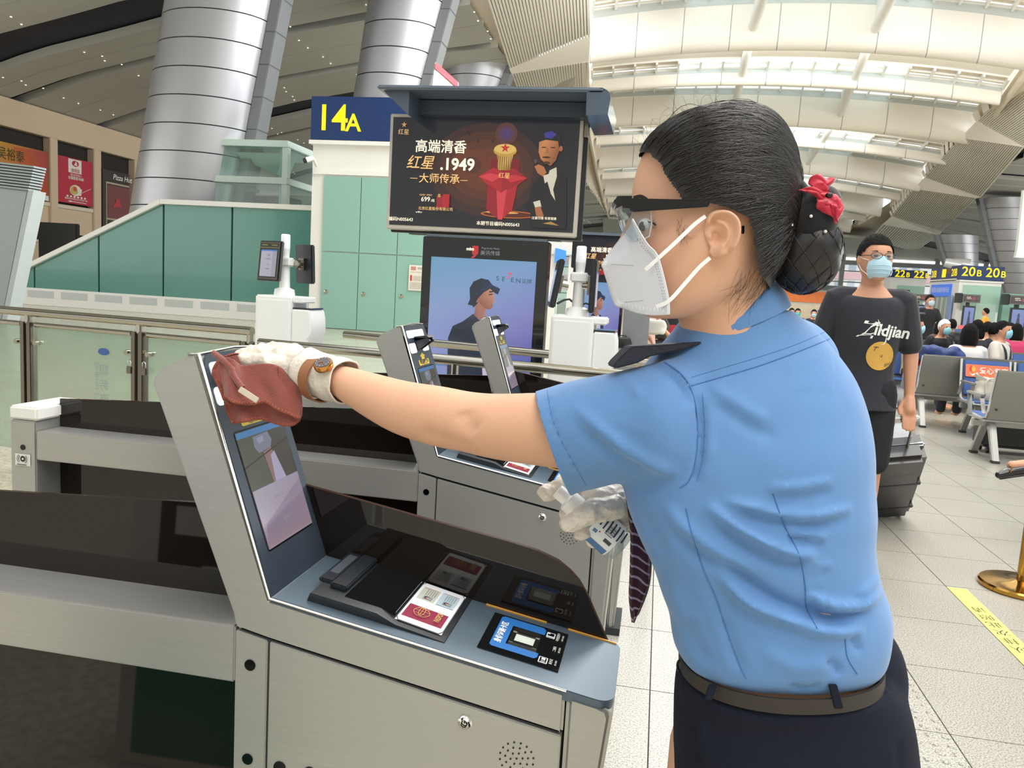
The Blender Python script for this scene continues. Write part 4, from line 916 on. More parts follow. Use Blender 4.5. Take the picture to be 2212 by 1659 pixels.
def tablet(t, c, nrm, w_, h_, show=True):
    c = np.asarray(c, float); n = np.asarray(nrm, float); n /= np.linalg.norm(n); xr = np.cross([0, 0, 1.], n); xr /= np.linalg.norm(xr); up = np.cross(n, xr)
    q = MB(); q.obox(c-n*.012, xr*w_/2, up*h_/2, n*.014); tb = q.build('display', M_BLACKPL, t, bevel=.006)
    p = Print(c-xr*w_*.36+up*h_*.27+n*.0035, xr*w_*.72, -up*h_*.66, .0002); p.rect(0, 0, 1, 1, '#b3b2c0'); p.rect(0, 0, 1, .05, '#3f7fd0'); p.rect(.74, .05, 1, 1, '#a3a2ae'); p.rect(.35, .32, .6, .34, '#77777f'); p.rect(.2, .36, .7, .37, '#8f8f98'); p.rect(.38, .7, .58, .73, '#6d6d75'); p.ell(.5, .2, .06, .04, '#8b8b99'); p.ell(.5, .55, .06, .035, '#8fa8a8'); p.build('picture', M_SCR, tb)
    e = Print(c-xr*w_*.44+up*h_*.44+n*.003, xr*w_*.88, -up*h_*.88, .0002); e.line([(0, .0), (1, .0), (1, .12), (0, .12), (0, 0)], .008, '#8f8a3a'); e.line([(0, .14), (1, .14), (1, 1), (0, 1), (0, .14)], .008, '#8f8a3a'); e.rect(.1, .05, .4, .07, '#9a9440'); e.rect(.62, .05, .9, .07, '#9a9440'); e.build('trim_lines', M_PRN, tb)
    q = MB(); q.obox(c-n*.034, xr*w_*.17, up*w_*.22, n*.008); q.build('mount_plate', M_STEELD, tb, bevel=.002)
    q = MB(); q.cyl(c-n*.04, c-n*.075, .022, n=14); q.build('mount_joint', M_STEEL, tb)
    return tb
k1 = kiosk(-2.115, 4.2, 'white document kiosk with a tilted tablet, left of the mint doors', 0)
kx, ky = -2.115, 4.2
tablet(k1, (kx-.055, ky-.085, 1.425), (-.30, -.95, .10), .165, .225)
tablet(k1, (kx+.1, ky+.07, 1.42), (.45, .85, .05), .15, .22)
k2 = kiosk(-.41, 3.95, 'white document kiosk with two edge-on tablets, in front of the small screens', 1)
kx, ky = -.41, 3.95
tablet(k2, (kx-.125, ky-.03, 1.39), (-.97, -.2, .15), .2, .24)
tablet(k2, (kx+.085, ky-.0, 1.385), (1., .02, 0), .2, .26)
q = MB(); q.tube([(kx-.1, ky-.03, 1.29), (kx-.07, ky, 1.31), (kx-.045, ky+.01, 1.315), (kx-.01, ky, 1.29)], .006, n=6); q.build('cable', M_BLACKPL, k2, smooth=80)
q = MB(); q.tube([(kx+.02, ky, 1.29), (kx+.04, ky-.01, 1.3), (kx+.07, ky, 1.29)], .005, n=6); q.build('cable', M_BLACKPL, k2, smooth=80)

# ================================================================ tube rails and glass barrier
def rail(nm, lab, pts, posts, r=.024, foot=True):
    t = thing(nm, lab, 'railing', (pts[0][0], pts[0][1], 0)); q = MB(); q.tube(pts, r, n=14); q.build('handrail', M_STEEL, t, smooth=60)
    for p in posts: q = MB(); q.cyl((p[0], p[1], 0), (p[0], p[1], pts[0][2]), .018, n=12); q.build('post', M_STEEL, t, smooth=60)
    return t
pB = lambda x: (x, 4.65-.262*(x+1.76), 1.0); pC = lambda x: (x, 3.67-.125*(x+1.65), 1.0)
rail('tube_rail', 'stainless tube rail passing behind the white kiosks', [pB(-1.95), pB(-1), pB(.12)], [pB(-.94), pB(.05)])
rail('tube_rail', 'stainless tube rail passing in front of the white kiosks', [pC(-2.0), pC(-1), pC(.42)], [pC(-.93), pC(.36)])
t = thing('glass_barrier', 'glass barrier between steel posts on the left, with a long handrail', 'barrier', (-3, 4.4, 0))
ra, rb = at_z(-60, 664, 1.02), at_z(545, 716, 1.02); d = (rb-ra)/np.linalg.norm(rb-ra); nn = np.array([-d[1], d[0], 0])
q = MB(); q.tube([ra, (ra+rb)/2, rb], .027, n=16); q.build('handrail', M_STEEL, t, smooth=60)
def on_rail(px): 
    lo, hi = 0., 1.
    for _ in range(40):
        m_ = (lo+hi)/2
        if to_px(ra+(rb-ra)*m_)[0] < px: lo = m_
        else: hi = m_
    return ra+(rb-ra)*lo
pp = [on_rail(x) for x in (61, 302, 540)]
for p in pp:
    q = MB()
    for k in (-1, 1): q.obox(np.array([p[0], p[1], .48])+d*.026*k, d*.018, nn*.028, (0, 0, .48))
    po = q.build('post', M_STEELD, t, bevel=.004)
    q = MB(); q.cyl((p[0], p[1], .95), (p[0], p[1], 1.01), .022, n=12); q.build('rail_stem', M_STEEL, po)
    q = MB(); q.obox(np.array([p[0], p[1], 0.01]), d*.06, nn*.06, (0, 0, .01)); q.build('foot', M_STEELD, po)
    for z in (.83, .3):
        for k in (-1, 1):
            c = np.array([p[0], p[1], z])+d*.045*k; q = MB(); q.cyl(c, c+d*.055*k, .011, n=12); q.cyl(c+d*.035*k-nn*.03, c+d*.035*k+nn*.03, .016, n=12); q.build('glass_clamp', M_STEEL, po, smooth=40)
for a, b_ in ((pp[0]-d*1.4, pp[0]), (pp[0], pp[1]), (pp[1], pp[2])):
    q = MB(); A_, B_ = a+d*.06, b_-d*.06; q.prism([(A_[0], A_[1], .12), (B_[0], B_[1], .12), (B_[0], B_[1], .93), (A_[0], A_[1], .93)], nn*.008); q.build('glass_pane', glassmat('barrier_glass', '#dfeae2', .1), t)
    q = MB(); q.tube([A_+[0, 0, -.075], B_+[0, 0, -.075]], .016, n=10); q.build('sub_rail', M_STEEL, t, smooth=60)
M_FROST = mat('frosted_letter', '#8a97a2', rough=.6, var=0, alpha=.75)
lg = on_rail(225)-nn*.004
# frosted lettering: seen from behind the pane, so mirrored
for k, ch in enumerate('商务座区'):
    text('lettering', ch, .075, (lg[0], lg[1], .70-.092*k), -d, (0, 0, 1), M_FROST, t)
text('lettering', 'Business Class', .05, (lg[0]-.052, lg[1], .6), (0, 0, -1), -d, M_FROST, t)
q = MB(); c = np.array([lg[0], lg[1], .815])
for k in range(3): q.prism([c+d*(.045*math.cos(a)*(1-.1*k))+np.array([0, 0, (.02-.004*k)*math.sin(a)+.006*k]) for a in np.linspace(0, 2*math.pi, 18)[:-1]], -nn*(.001+.0006*k))
q.build('emblem', mat('emblem_blue', '#3f5f9a', rough=.5, var=.1), t)
for k, dx in ((0, -.06), (1, .05)):     # padlocks on the clamps
    p = pp[1]+d*dx*1.2; l = thing('padlock', ('padlock hanging from the left clamp of the barrier post', 'padlock hanging from the right clamp of the barrier post')[k], 'padlock', (p[0], p[1], .70))
    q = MB(); q.obox((p[0]+d[0]*(.02 if k == 0 else 0)-nn[0]*.03, p[1]-nn[1]*.03, .725), d*.019, nn*.007, (0, 0, .022)); q.build('body', M_STEELD, l, bevel=.003)
    c = np.array([p[0]+d[0]*(.02 if k == 0 else 0)-nn[0]*.03, p[1]-nn[1]*.03, .745]); q = MB(); q.tube([c-d*.012, c-d*.012+[0, 0, .03], c+[0, 0, .042], c+d*.012+[0, 0, .03], c+d*.012], .003, n=6); q.build('shackle', M_CHROME, l, smooth=60)
# ================================================================ advertising screens
M_AD = printmat('ad_screen', .95, .18); M_TVF = mat('tv_bezel', '#c9c3b8', rough=.35, metal=.2); M_CAN = mat('canopy_grey', '#6d7988', rough=.3, metal=.3); M_CANT = glassmat('canopy_glass', '#5d6b7c', .72, .1)
M_AWH = mat('ad_white', '#efe3cf', emit='#efe3cf', estr=.75, var=0); M_AGO = mat('ad_gold', '#d9ae72', emit='#d9ae72', estr=.7, var=0); M_ADK = mat('ad_slate', '#2c4a58', emit='#2c4a58', estr=.8, var=0); M_ARE = mat('ad_red', '#d23a3a', emit='#d23a3a', estr=.8, var=0); M_AGR = mat('ad_grey', '#77777c', emit='#77777c', estr=.7, var=0)
def liquor_ad(o, xd, yd, par, small=False, step=.0004):
    """dark brown advert: red star-shaped bottle with a gold cap, a man in a dark suit, lettering"""
    p = Print(o, xd, yd, step)
    p.shape([(0, 0), (1, 0), (1, 1), (0, 1)], '#1b1d26'); p.glow(.52, .46, .36, .5, '#7a3d1f', '#1d1c24', 28, 7)
    p.glow(.44, .42, .1, .14, '#33222a', '#6a351f', 20, 3); p.glow(.62, .13, .06, .1, '#4a3d7d', '#5a3330', 18, 4)
    for a, b in ((.42, .14), (.47, .2), (.55, .2), (.36, .3), (.41, .12)): p.ell(a, b, .008, .014, '#35211f')
    p.ell(.655, .86, .15, .035, '#c1642a'); p.ell(.655, .86, .135, .026, '#5a2417'); p.ell(.62, .845, .09, .01, '#f0b264')
    # bottle: five-pointed glass body in facets
    A = dict(cap=(.615, .36), tl=(.545, .345), l=(.485, .525), wl=(.545, .60), fl=(.53, .85), f=(.61, .9), fr=(.665, .84), wr=(.685, .585), r=(.745, .52), tr=(.69, .37))
    red, dr, lr = '#b3222e', '#7c1422', '#d8404a'
    p.shape([(.55, .35), (.70, .36), (.70, .56), (.61, .66), (.53, .56)], dr); p.shape([(.485, .525), (.56, .44), (.61, .47), (.61, .665), (.535, .60)], red); p.shape([(.745, .525), (.67, .44), (.61, .47), (.61, .665), (.69, .60)], '#a01c2b')
    p.shape([(.535, .59), (.61, .665), (.605, .91), (.535, .82)], '#98182a'); p.shape([(.695, .59), (.61, .665), (.62, .91), (.675, .82)], red); p.shape([(.585, .64), (.61, .665), (.64, .63), (.625, .91), (.6, .91)], lr)
    p.shape([(.485, .525), (.545, .49), (.61, .51), (.56, .57)], lr); p.shape([(.745, .525), (.68, .5), (.61, .51), (.66, .57)], '#c9323c')
    p.shape([(.575, .3), (.665, .3), (.65, .46), (.59, .46)], ['#b98a3a', '#e4c877', '#8d5f26', '#d2aa55'])
    for k in range(7): p.rect(.582+.0115*k, .33, .587+.0115*k, .455, '#8a5d28')
    p.ell(.62, .285, .062, .055, '#c89b45'); p.ell(.62, .27, .058, .045, '#e0bd66'); p.star(.62, .262, .026, '#c92c2c')
    # man: hair, face, suit, shirt, hand with a small cup
    p.shape([(.76, .74), (.775, .57), (.83, .47), (.9, .44), (.95, .52), (.965, .9), (.96, .97), (.79, .97)], '#15161d')
    p.shape([(.86, .45), (.895, .42), (.9, .5), (.885, .62), (.9, .72), (.875, .66), (.85, .54)], '#d8d2b8')
    p.shape([(.795, .22), (.8, .15), (.85, .12), (.9, .14), (.915, .22), (.91, .26), (.9, .2), (.81, .21)], '#1d1a26'); p.shape([(.82, .12), (.86, .1), (.885, .13), (.86, .17), (.825, .16)], '#3a3a8c')
    p.shape([(.797, .2), (.83, .18), (.895, .19), (.905, .27), (.89, .36), (.865, .41), (.835, .39), (.81, .35), (.797, .29)], ['#c07c4e', '#cf8c5a', '#a8683f', '#8d5433', '#8a5232', '#8f5635', '#b26e45', '#c47f50', '#c68254'])
    p.ell(.912, .255, .009, .025, '#a8663f'); p.rect(.812, .243, .835, .252, '#2a1a18'); p.rect(.858, .243, .882, .252, '#2a1a18'); p.shape([(.838, .25), (.848, .25), (.85, .3), (.832, .305)], '#a86a42'); p.ell(.84, .335, .022, .008, '#3c201a'); p.ell(.843, .385, .018, .014, '#4a2a20')
    p.shape([(.78, .42), (.80, .4), (.83, .42), (.845, .47), (.83, .51), (.80, .48)], '#b87347'); p.shape([(.83, .5), (.86, .48), (.865, .53), (.84, .57)], '#d9d3c0')
    p.shape([(.785, .74), (.82, .72), (.83, .78), (.8, .8)], '#d9d3c0'); p.shape([(.795, .79), (.825, .775), (.845, .86), (.835, .89), (.805, .86)], '#ad6b44')
    p.ell(.785, .375, .008, .018, '#4b4a55'); p.shape([(.84, .93), (.885, .91), (.93, .945)], '#b08a45'); p.star(.068, .075, .016, M and '#c99a63')
    p.shape([(.265, .715), (.30, .715), (.30, .83), (.265, .83)], '#a02030'); p.shape([(.3, .7), (.335, .7), (.335, .82), (.3, .82)], '#b8232f'); p.rect(.272, .7, .285, .73, '#c9a050')
    for k in range(3): p.shape([(.15+.012*k, .87), (.158+.012*k, .865+.008*abs(k-1)), (.166+.012*k, .87), (.158+.012*k, .885)], '#e9e2d2')
    p.build('picture', M_AD, par)
    T = lambda b, u, v, h, m, **k: p.text('lettering', b, u, v, h, m, par, **k)
    T('高端清香', .275, .275, .125, M_AWH, fat=.012); T('红星', .165, .425, .135, M_AGO, fat=.006, shear=.25); T('.1949', .37, .43, .15, M_AWH, fat=.025)
    T('大师传承', .275, .565, .095, M_AGO, fat=.008, sx=1.05)
    if not small:
        T('—', .135, .56, .08, M_AGO, sx=.9); T('—', .41, .565, .08, M_AGO, sx=.9)
        T('红星', .068, .145, .055, M_AGO); T('红星', .625, .515, .055, M_AGO); T('699', .205, .755, .06, M_AWH, fat=.006); T('/瓶', .245, .765, .03, M_AWH); T('全新第一零售价', .205, .715, .018, M_AGO)
        T('北京红星股份有限公司', .262, .84, .034, M_AGO, fat=.004); T('过量饮酒 有害健康', .848, .885, .028, M_AWH); T('编码N005643', .072, .95, .042, M_AWH, fat=.006); T('本期节目编码N005643', .605, .955, .042, M_AWH, fat=.006)
    return p
M = True
TVY = 5.2
tv = thing('advert_display', 'large liquor advert television under a grey canopy, above the tall portrait screen', 'screen', (-1.24, TVY, 0))
c00, c10, c01, c11 = at_y(840, 243, TVY), at_y(1260, 256, TVY), at_y(838, 492, TVY), at_y(1245, 516, TVY)
xd = np.array([c10[0]-c00[0], .0, 0]); zt_, zb_ = (c00[2]+c10[2])/2, (c01[2]+c11[2])/2; x0, x1 = (c00[0]+c01[0])/2, (c10[0]+c11[0])/2
q = MB(); q.box((x0, TVY, zb_), (x1, TVY+.07, zt_)); q.build('bezel', M_TVF, tv, bevel=.006)
q = MB(); q.box((x0+.012, TVY+.06, zb_-.015), (x1+.03, TVY+.12, zt_+.0)); q.build('back_case', M_BLACKPL, tv, bevel=.004)
q = MB(); q.box((x0+.022, TVY-.002, zb_+.03), (x1-.022, TVY+.01, zt_-.022)); q.build('screen', M_BLACKGL, tv)
liquor_ad((x0+.022, TVY-.003, zt_-.022), (x1-x0-.044, 0, 0), (0, 0, -(zt_-zb_-.052)), tv)
q = MB(); q.box((x0+.12, TVY+.13, zb_-.02), (x1-.12, TVY+.22, zt_+.10)); q.build('carrier', mat('carrier_grey', '#4d5866', rough=.4, metal=.3), tv)
cl, cr = at_y(812, 216, TVY-.35)[0], at_y(1312, 255, TVY-.35)[0]; cz = 2.545
q = MB(); q.box((cl, TVY-.35, cz-.004), (cr-.03, TVY+.27, cz+.022)); q.build('canopy', M_CAN, tv, bevel=.01, seg=3)
q = MB(); q.prism([(cl+.03, TVY-.3, cz-.004), (cl+.2, TVY-.3, cz-.004), (cl+.2, TVY-.3, cz-.15)], (0, .5, 0)); q.build('canopy_fin', M_CANT, tv)
arc_ = [(cr-.05+.06*math.sin(t)-.0, cz-.04+.06*math.cos(t)) for t in np.linspace(0, 1.5, 6)]; in_ = [(cr-.05+.045*math.sin(t), cz-.04+.045*math.cos(t)) for t in np.linspace(0, 1.5, 6)][::-1]
q = MB(); q.loft([[(x, y, z) for x, z in arc_+[(cr+.0, cz-.13), (cr-.13, cz-.14), (cr-.135, cz-.005)]] for y in (TVY-.34, TVY+.26)]); q.build('canopy_end', M_CANT, tv)
q = MB(); q.box((cl+.2, TVY-.1, cz-.1), (cr-.13, TVY+.2, cz-.01)); q.build('canopy_beam', mat('canopy_dark', '#3d4652', rough=.4), tv)
q = MB(); q.box((x1+.005, TVY+.02, zt_-.12), (x1+.03, TVY+.05, zt_+.06)); q.build('side_bracket', M_STEELD, tv)
# the tall portrait screen below
pv = thing('portrait_display', 'tall portrait screen showing a man in a bucket hat, below the liquor advert', 'screen', (-1.2, TVY+.1, 0))
PY = TVY+.0; px0, px1 = at_y(908, 512, PY)[0]+.02, at_y(1187, 520, PY)[0]; pz1 = at_y(1050, 516, PY)[2]; pz0 = .12
q = MB(); q.box((px0, PY, pz0), (px1, PY+.12, pz1)); q.build('case', mat('glossy_black', '#12161c', rough=.12, coat=.5, var=0), pv, bevel=.006)
q = MB(); q.box((px0+.1, PY, 0), (px1-.1, PY+.3, .12)); q.build('base', M_BLACKPL, pv)
q = MB(); q.box((px0+.02, PY+.02, pz1), (px1-.02, PY+.08, zb_-.02)); q.build('neck', M_CAN, pv)
def portrait(o, xd, yd, par, full=True, step=.0004):
    p = Print(o, xd, np.asarray(yd)*.63, step); B_ = 1/.63
    p.shape([(0, 0), (1, 0), (1, 1), (0, 1)], ['#6f9fc0', '#6d95c4', '#6a76b8', '#6f7db8']); p.shape([(0, .0), (1, .0), (1, .45), (0, .45)], ['#6ea2c2', '#7aa0cb', '#8484c4', '#8aa0cc']); p.shape([(0, .45), (1, .45), (1, .8), (0, .8)], ['#8aa0cc', '#8080c0', '#6463ad', '#8d98cc']); p.shape([(0, .8), (1, .8), (1, .9), (0, .9)], ['#5f86b8', '#4f68ab', '#4f68ab', '#5f86b8']); p.shape([(0, .9), (1, .9), (1, B_), (0, B_)], ['#8b96c9', '#7476b5', '#6f74ae', '#868fc0'])
    p.shape([(.22, B_), (.2, .66), (.24, .56), (.33, .52), (.43, .45), (.6, .47), (.66, .55), (.7, .75), (.74, B_)], ['#1f2a38']*4+['#2b3746']*3+['#27304a']*2)
    p.shape([(.47, .47), (.56, .47), (.6, .56), (.64, .85), (.62, 1.2), (.56, 1.2), (.52, .7)], '#c9c0d8'); p.shape([(.45, .47), (.5, .5), (.58, 1.2), (.5, 1.2)], '#232e42')
    p.shape([(.45, .36), (.55, .36), (.55, .46), (.5, .5), (.44, .46)], ['#a9705f', '#b37a68', '#b98472', '#9e6d64', '#8f5f58'])
    p.shape([(.45, .28), (.5, .24), (.6, .23), (.625, .3), (.62, .315), (.635, .345), (.612, .352), (.612, .385), (.59, .405), (.54, .4), (.49, .365), (.455, .345)], ['#a56a57', '#b57c67', '#c58f78', '#c9937c', '#bd8570', '#cf9a83', '#b67a66', '#a86e5f', '#9a6557', '#8d5a50', '#95604f', '#8d5a4c'])
    p.shape([(.57, .28), (.605, .275), (.607, .283), (.57, .29)], '#3a2a2c'); p.shape([(.575, .255), (.61, .252), (.612, .262), (.57, .268)], '#3a2a2c'); p.shape([(.59, .365), (.612, .362), (.605, .372)], '#8a4a48')
    p.shape([(.455, .26), (.47, .36), (.43, .4), (.415, .37), (.43, .28)], '#23282f'); p.ell(.455, .325, .022, .03, '#a96f5f')
    p.shape([(.375, .375), (.395, .33), (.385, .24), (.42, .185), (.49, .155), (.56, .165), (.6, .205), (.66, .225), (.675, .235), (.655, .28), (.63, .27), (.58, .235), (.52, .27), (.47, .32), (.45, .36), (.43, .385)], ['#1d2836']*6+['#29345a']*4+['#1b2838']*6)
    p.build('picture', M_AD, par)
    if full:
        p.text('lettering', 'S', .645, .15, .05, M_ADK, par, sx=1.1, fat=.004); p.text('lettering', 'E', .70, .152, .05, M_ADK, par, sx=1.1, fat=.004); p.text('lettering', '7', .745, .125, .07, M_ARE, par, fat=.006, shear=.3); p.text('lettering', 'E', .785, .156, .05, M_ADK, par, sx=1.1, fat=.004); p.text('lettering', 'N', .84, .16, .05, M_ADK, par, sx=1.1, fat=.004); p.text('lettering', '柒牌', .92, .163, .042, M_ADK, par)
    return p
portrait((px0+.065, PY-.003, pz1-.135), (px1-px0-.14, 0, 0), (0, 0, -1.3), pv)
lp = Print((px0, PY-.002, pz1), (px1-px0, 0, 0), (0, 0, -.13), .0004); lp.shape([(.4, .38), (.45, .38), (.45, .75), (.42, 1.), (.39, 1.02), (.415, .85), (.4, .8)], '#c4313b'); lp.build('picture', M_AD, pv)
text('lettering', 'mim', .03, (px0+.385*(px1-px0), PY-.004, pz1-.072), (1, 0, 0), (0, 0, 1), M_AWH, pv, fat=.001); text('lettering', '美讯传媒', .034, (px0+.545*(px1-px0), PY-.004, pz1-.095), (1, 0, 0), (0, 0, 1), M_AGR, pv); text('lettering', 'Magnitude Media', .018, (px0+.545*(px1-px0), PY-.004, pz1-.062), (1, 0, 0), (0, 0, 1), M_AGR, pv)
# farther pair of the same adverts, half hidden by the mask
FY = 9.2
def fpt(px, py): return at_y(px, py, FY)
t2 = thing('advert_display', 'smaller far liquor advert screen, beside the white mask', 'screen', (-.2, FY, 0))
a, b_ = fpt(1243, 512), fpt(1412, 582); w0 = 1.18
q = MB(); q.box((a[0]-.03, FY, b_[2]-.03), (a[0]+w0, FY+.1, a[2]+.03)); q.build('case', M_BLACKPL, t2, bevel=.008); liquor_ad((a[0]-.12+.12, FY-.004, a[2]), (w0-.03, 0, 0), (0, 0, b_[2]-a[2]-.18), t2, True, .0006)
q = MB(); q.box((a[0]-.06, FY-.05, a[2]+.03), (a[0]+w0, FY+.2, a[2]+.06)); q.build('canopy', M_CAN, t2)
t3 = thing('portrait_display', 'far portrait screen with the bucket hat man, behind the right tablet kiosk', 'screen', (-.1, FY, 0))
a, b_ = fpt(1250, 592), fpt(1330, 752); q = MB(); q.box((a[0]-.05, FY+.02, .1), (b_[0]+.04, FY+.14, a[2]+.05)); q.build('case', mat('glossy_black', '#12161c'), t3, bevel=.01)
portrait((a[0]-.03, FY+.016, a[2]-.04), (b_[0]-a[0]+.04, 0, 0), (0, 0, -(a[2]-.16)), t3, False, .0006)
q = MB(); q.box((a[0]-.1, FY-.1, 0), (b_[0]+.08, FY+.3, .1)); q.build('base', M_STEELD, t3); q = MB(); q.box((b_[0]+.06, FY+.05, .1), (b_[0]+.36, FY+.12, a[2])); q.build('side_panel', mat('panel_grey', '#8c9094', rough=.3, metal=.3), t3)
# ================================================================ the gate attendant
M_SKIN = mat('skin', '#d9a98c', rough=.5, var=.05, scale=9, sss=.12, spec=.35, bump=.05, bscale=260)
M_HAIR = mat('black_hair', '#1c1817', rough=.38, var=.3, scale=3, stretch=(1, 1, 1), spec=.5)
M_STRAND = mat('hair_strand', '#171211', rough=.27, var=0, spec=.7)
M_SHIRT = mat('blue_shirt', '#5a87bd', rough=.72, var=.03, scale=12, bump=.12, bscale=900, sheen=.25)
M_SEAM = mat('blue_seam', '#4672ad', rough=.8, var=.05)
M_NAVYC = mat('navy_trousers', '#141827', rough=.85, var=.06, scale=20, bump=.15, bscale=500, spec=.25)
M_BELT = mat('dark_leather', '#2b251f', rough=.45, var=.1, scale=30)
M_NIT = mat('latex_glove', '#ded6ca', rough=.36, var=.05, scale=25, sss=.1, bump=.5, bscale=55)
M_MASK = mat('white_mask', '#dfe1ea', rough=.75, var=.02, scale=20, bump=.1, bscale=700)
M_MASKE = mat('mask_weld', '#f6f6f8', rough=.6, var=0)
M_CLOTH = mat('russet_cloth', '#83433a', rough=.9, var=.12, scale=40, bump=.3, bscale=500, sheen=.4)
M_HEM = mat('russet_hem', '#a25a49', rough=.9, var=.18, scale=160, bump=.6, bscale=420)
M_VELVET = mat('black_velvet', '#0b0b12', rough=.9, var=.1, sheen=.35)
M_RED = mat('red_satin', '#c31c3b', rough=.4, var=.05, sheen=.2)
M_GOLD = mat('rose_gold', '#c98f52', rough=.2, metal=1., var=.02)
M_SUEDE = mat('brown_strap', '#8a5a38', rough=.6, var=.1, scale=60)
FH = CAM_F*[1, 1, 0]; FH = FH/np.linalg.norm(FH); RH = CAM_R/np.linalg.norm(CAM_R)
def ring_px(L, R_, d, b, n=40, e=2.2, bdir=None, bf=1.):
    """closed ring whose left and right outlines sit at L and R_, b deep; bf scales the far half"""
    l, r = at_d(*L, d), at_d(*R_, d); c = (l+r)/2; a = (r-l)/2; bd = FH if bdir is None else np.asarray(bdir)
    out = []
    for i in range(n):
        t = 2*math.pi*i/n; cs, sn = math.cos(t), math.sin(t); k = (abs(cs)**e+abs(sn)**e)**(-1/e)
        out.append(c+a*(cs*k)+bd*(b*sn*k*(bf if sn > 0 else 1.)))
    return out
def limb_ring(T, B, d, b, n=28, axis=None):
    t, bo = at_d(*T, d), at_d(*B, d); c = (t+bo)/2; a = (t-bo)/2; ax = np.asarray(axis, float); ax = ax/np.linalg.norm(ax)
    bd = np.cross(ax, a); bd /= np.linalg.norm(bd)
    return [c+a*math.cos(2*math.pi*i/n)+bd*b*math.sin(2*math.pi*i/n) for i in range(n)]
def dense(rings, k=3):
    R_ = np.array(rings); n = (len(R_)-1)*k+1; out = catmull(R_.reshape(len(R_), -1), n); return list(out.reshape(n, R_.shape[1], 3))
def polydist(pts, poly):
    """distance in px from many points to a polyline, and position along it (0..1)"""
    best = np.full(len(pts), 1e9); pos = np.zeros(len(pts)); m = len(poly)-1
    for i in range(m):
        a, b = np.array(poly[i], float), np.array(poly[i+1], float); ab = b-a; t = np.clip(((pts-a)@ab)/(ab@ab), 0, 1); d = np.linalg.norm(pts-(a+t[:, None]*ab), axis=1)
        u = d < best; best[u] = d[u]; pos[u] = ((i+t)/m)[u]
    return best, pos
def px_all(co):
    c = (co-C_CAM)@R_CAM; return np.stack([CX+F_PX*c[:, 0]/c[:, 2], CY+F_PX*c[:, 1]/c[:, 2]], 1)
def carve(me, folds):
    """raise or sink folds along lines on the side of the surface that faces the camera"""
    co = mesh_np(me); no = mesh_normals(me); v = co-C_CAM; v /= np.linalg.norm(v, axis=1)[:, None]; face = np.clip(-(no*v).sum(1)*1.6-.1, 0, 1); px = px_all(co); disp = np.zeros(len(co))
    for poly, amp, wd in folds:
        poly = catmull(np.array(poly, float), max(6, 4*len(poly))); d, p = polydist(px, poly)
        disp += amp*np.exp(-(d/wd)**2)*np.clip(np.minimum(p, 1-p)*5, 0.0, 1)*face
    mesh_set(me, co+no*disp[:, None])
def on_surface(bv, poly, n=24, lift=.0006):
    out = []
    for x, y in catmull(np.array(poly, float), n):
        r = ray(x, y); r = r/np.linalg.norm(r); h = bv.ray_cast(V(C_CAM), V(r), 4.)
        if h[0] is not None: out.append(np.array(h[0])-r*lift)
    return out

LW = at_d(1660, 1500, .94); W0 = np.array([LW[0], LW[1], 0.])
wm_ = thing('person', 'attendant in light blue shirt, white mask and gloves, wiping the nearest ticket gate', 'person', W0)

# --- shirt: torso and sleeve blouse over the belt
TR = [((1482, 1428), (1880, 1436), .93, .078), ((1464, 1406), (1897, 1410), .93, .090), ((1455, 1375), (1906, 1370), .93, .096), ((1447, 1330), (1911, 1332), .93, .097), ((1430, 1286), (1908, 1296), .93, .095), ((1414, 1230), (1886, 1242), .93, .094),
      ((1386, 1170), (1874, 1160), .93, .098), ((1362, 1110), (1880, 1095), .935, .104), ((1346, 1040), (1873, 1030), .94, .110), ((1342, 960), (1869, 950), .945, .114), ((1352, 890), (1858, 885), .95, .112), ((1376, 825), (1842, 832), .95, .104), ((1405, 775), (1814, 784), .95, .092), ((1440, 735), (1775, 733), .945, .077), ((1468, 700), (1735, 694), .94, .066), ((1482, 672), (1705, 668), .935, .058)]
torso_r = [ring_px(a, b, d, bb, 44, 2.3) for a, b, d, bb in TR]
ax_s = at_d(1195, 950, .965)-at_d(1490, 890, .90)
SL = [((1545, 770), (1560, 985), .915, .060), ((1490, 765), (1525, 1045), .905, .070), ((1432, 778), (1475, 1056), .905, .074), ((1370, 792), (1410, 1044), .92, .073), ((1300, 809), (1345, 1042), .935, .071), ((1228, 824), (1290, 1052), .95, .069), ((1185, 836), (1255, 1060), .96, .068), ((1152, 846), (1238, 1068), .967, .067), ((1118, 856), (1206, 1078), .975, .066)]
sleeve_r = [limb_ring(a, b, d, bb, 32, ax_s) for a, b, d, bb in SL]
sm_ = MB(); sm_.loft(dense(torso_r)); sm_.loft(dense(sleeve_r))
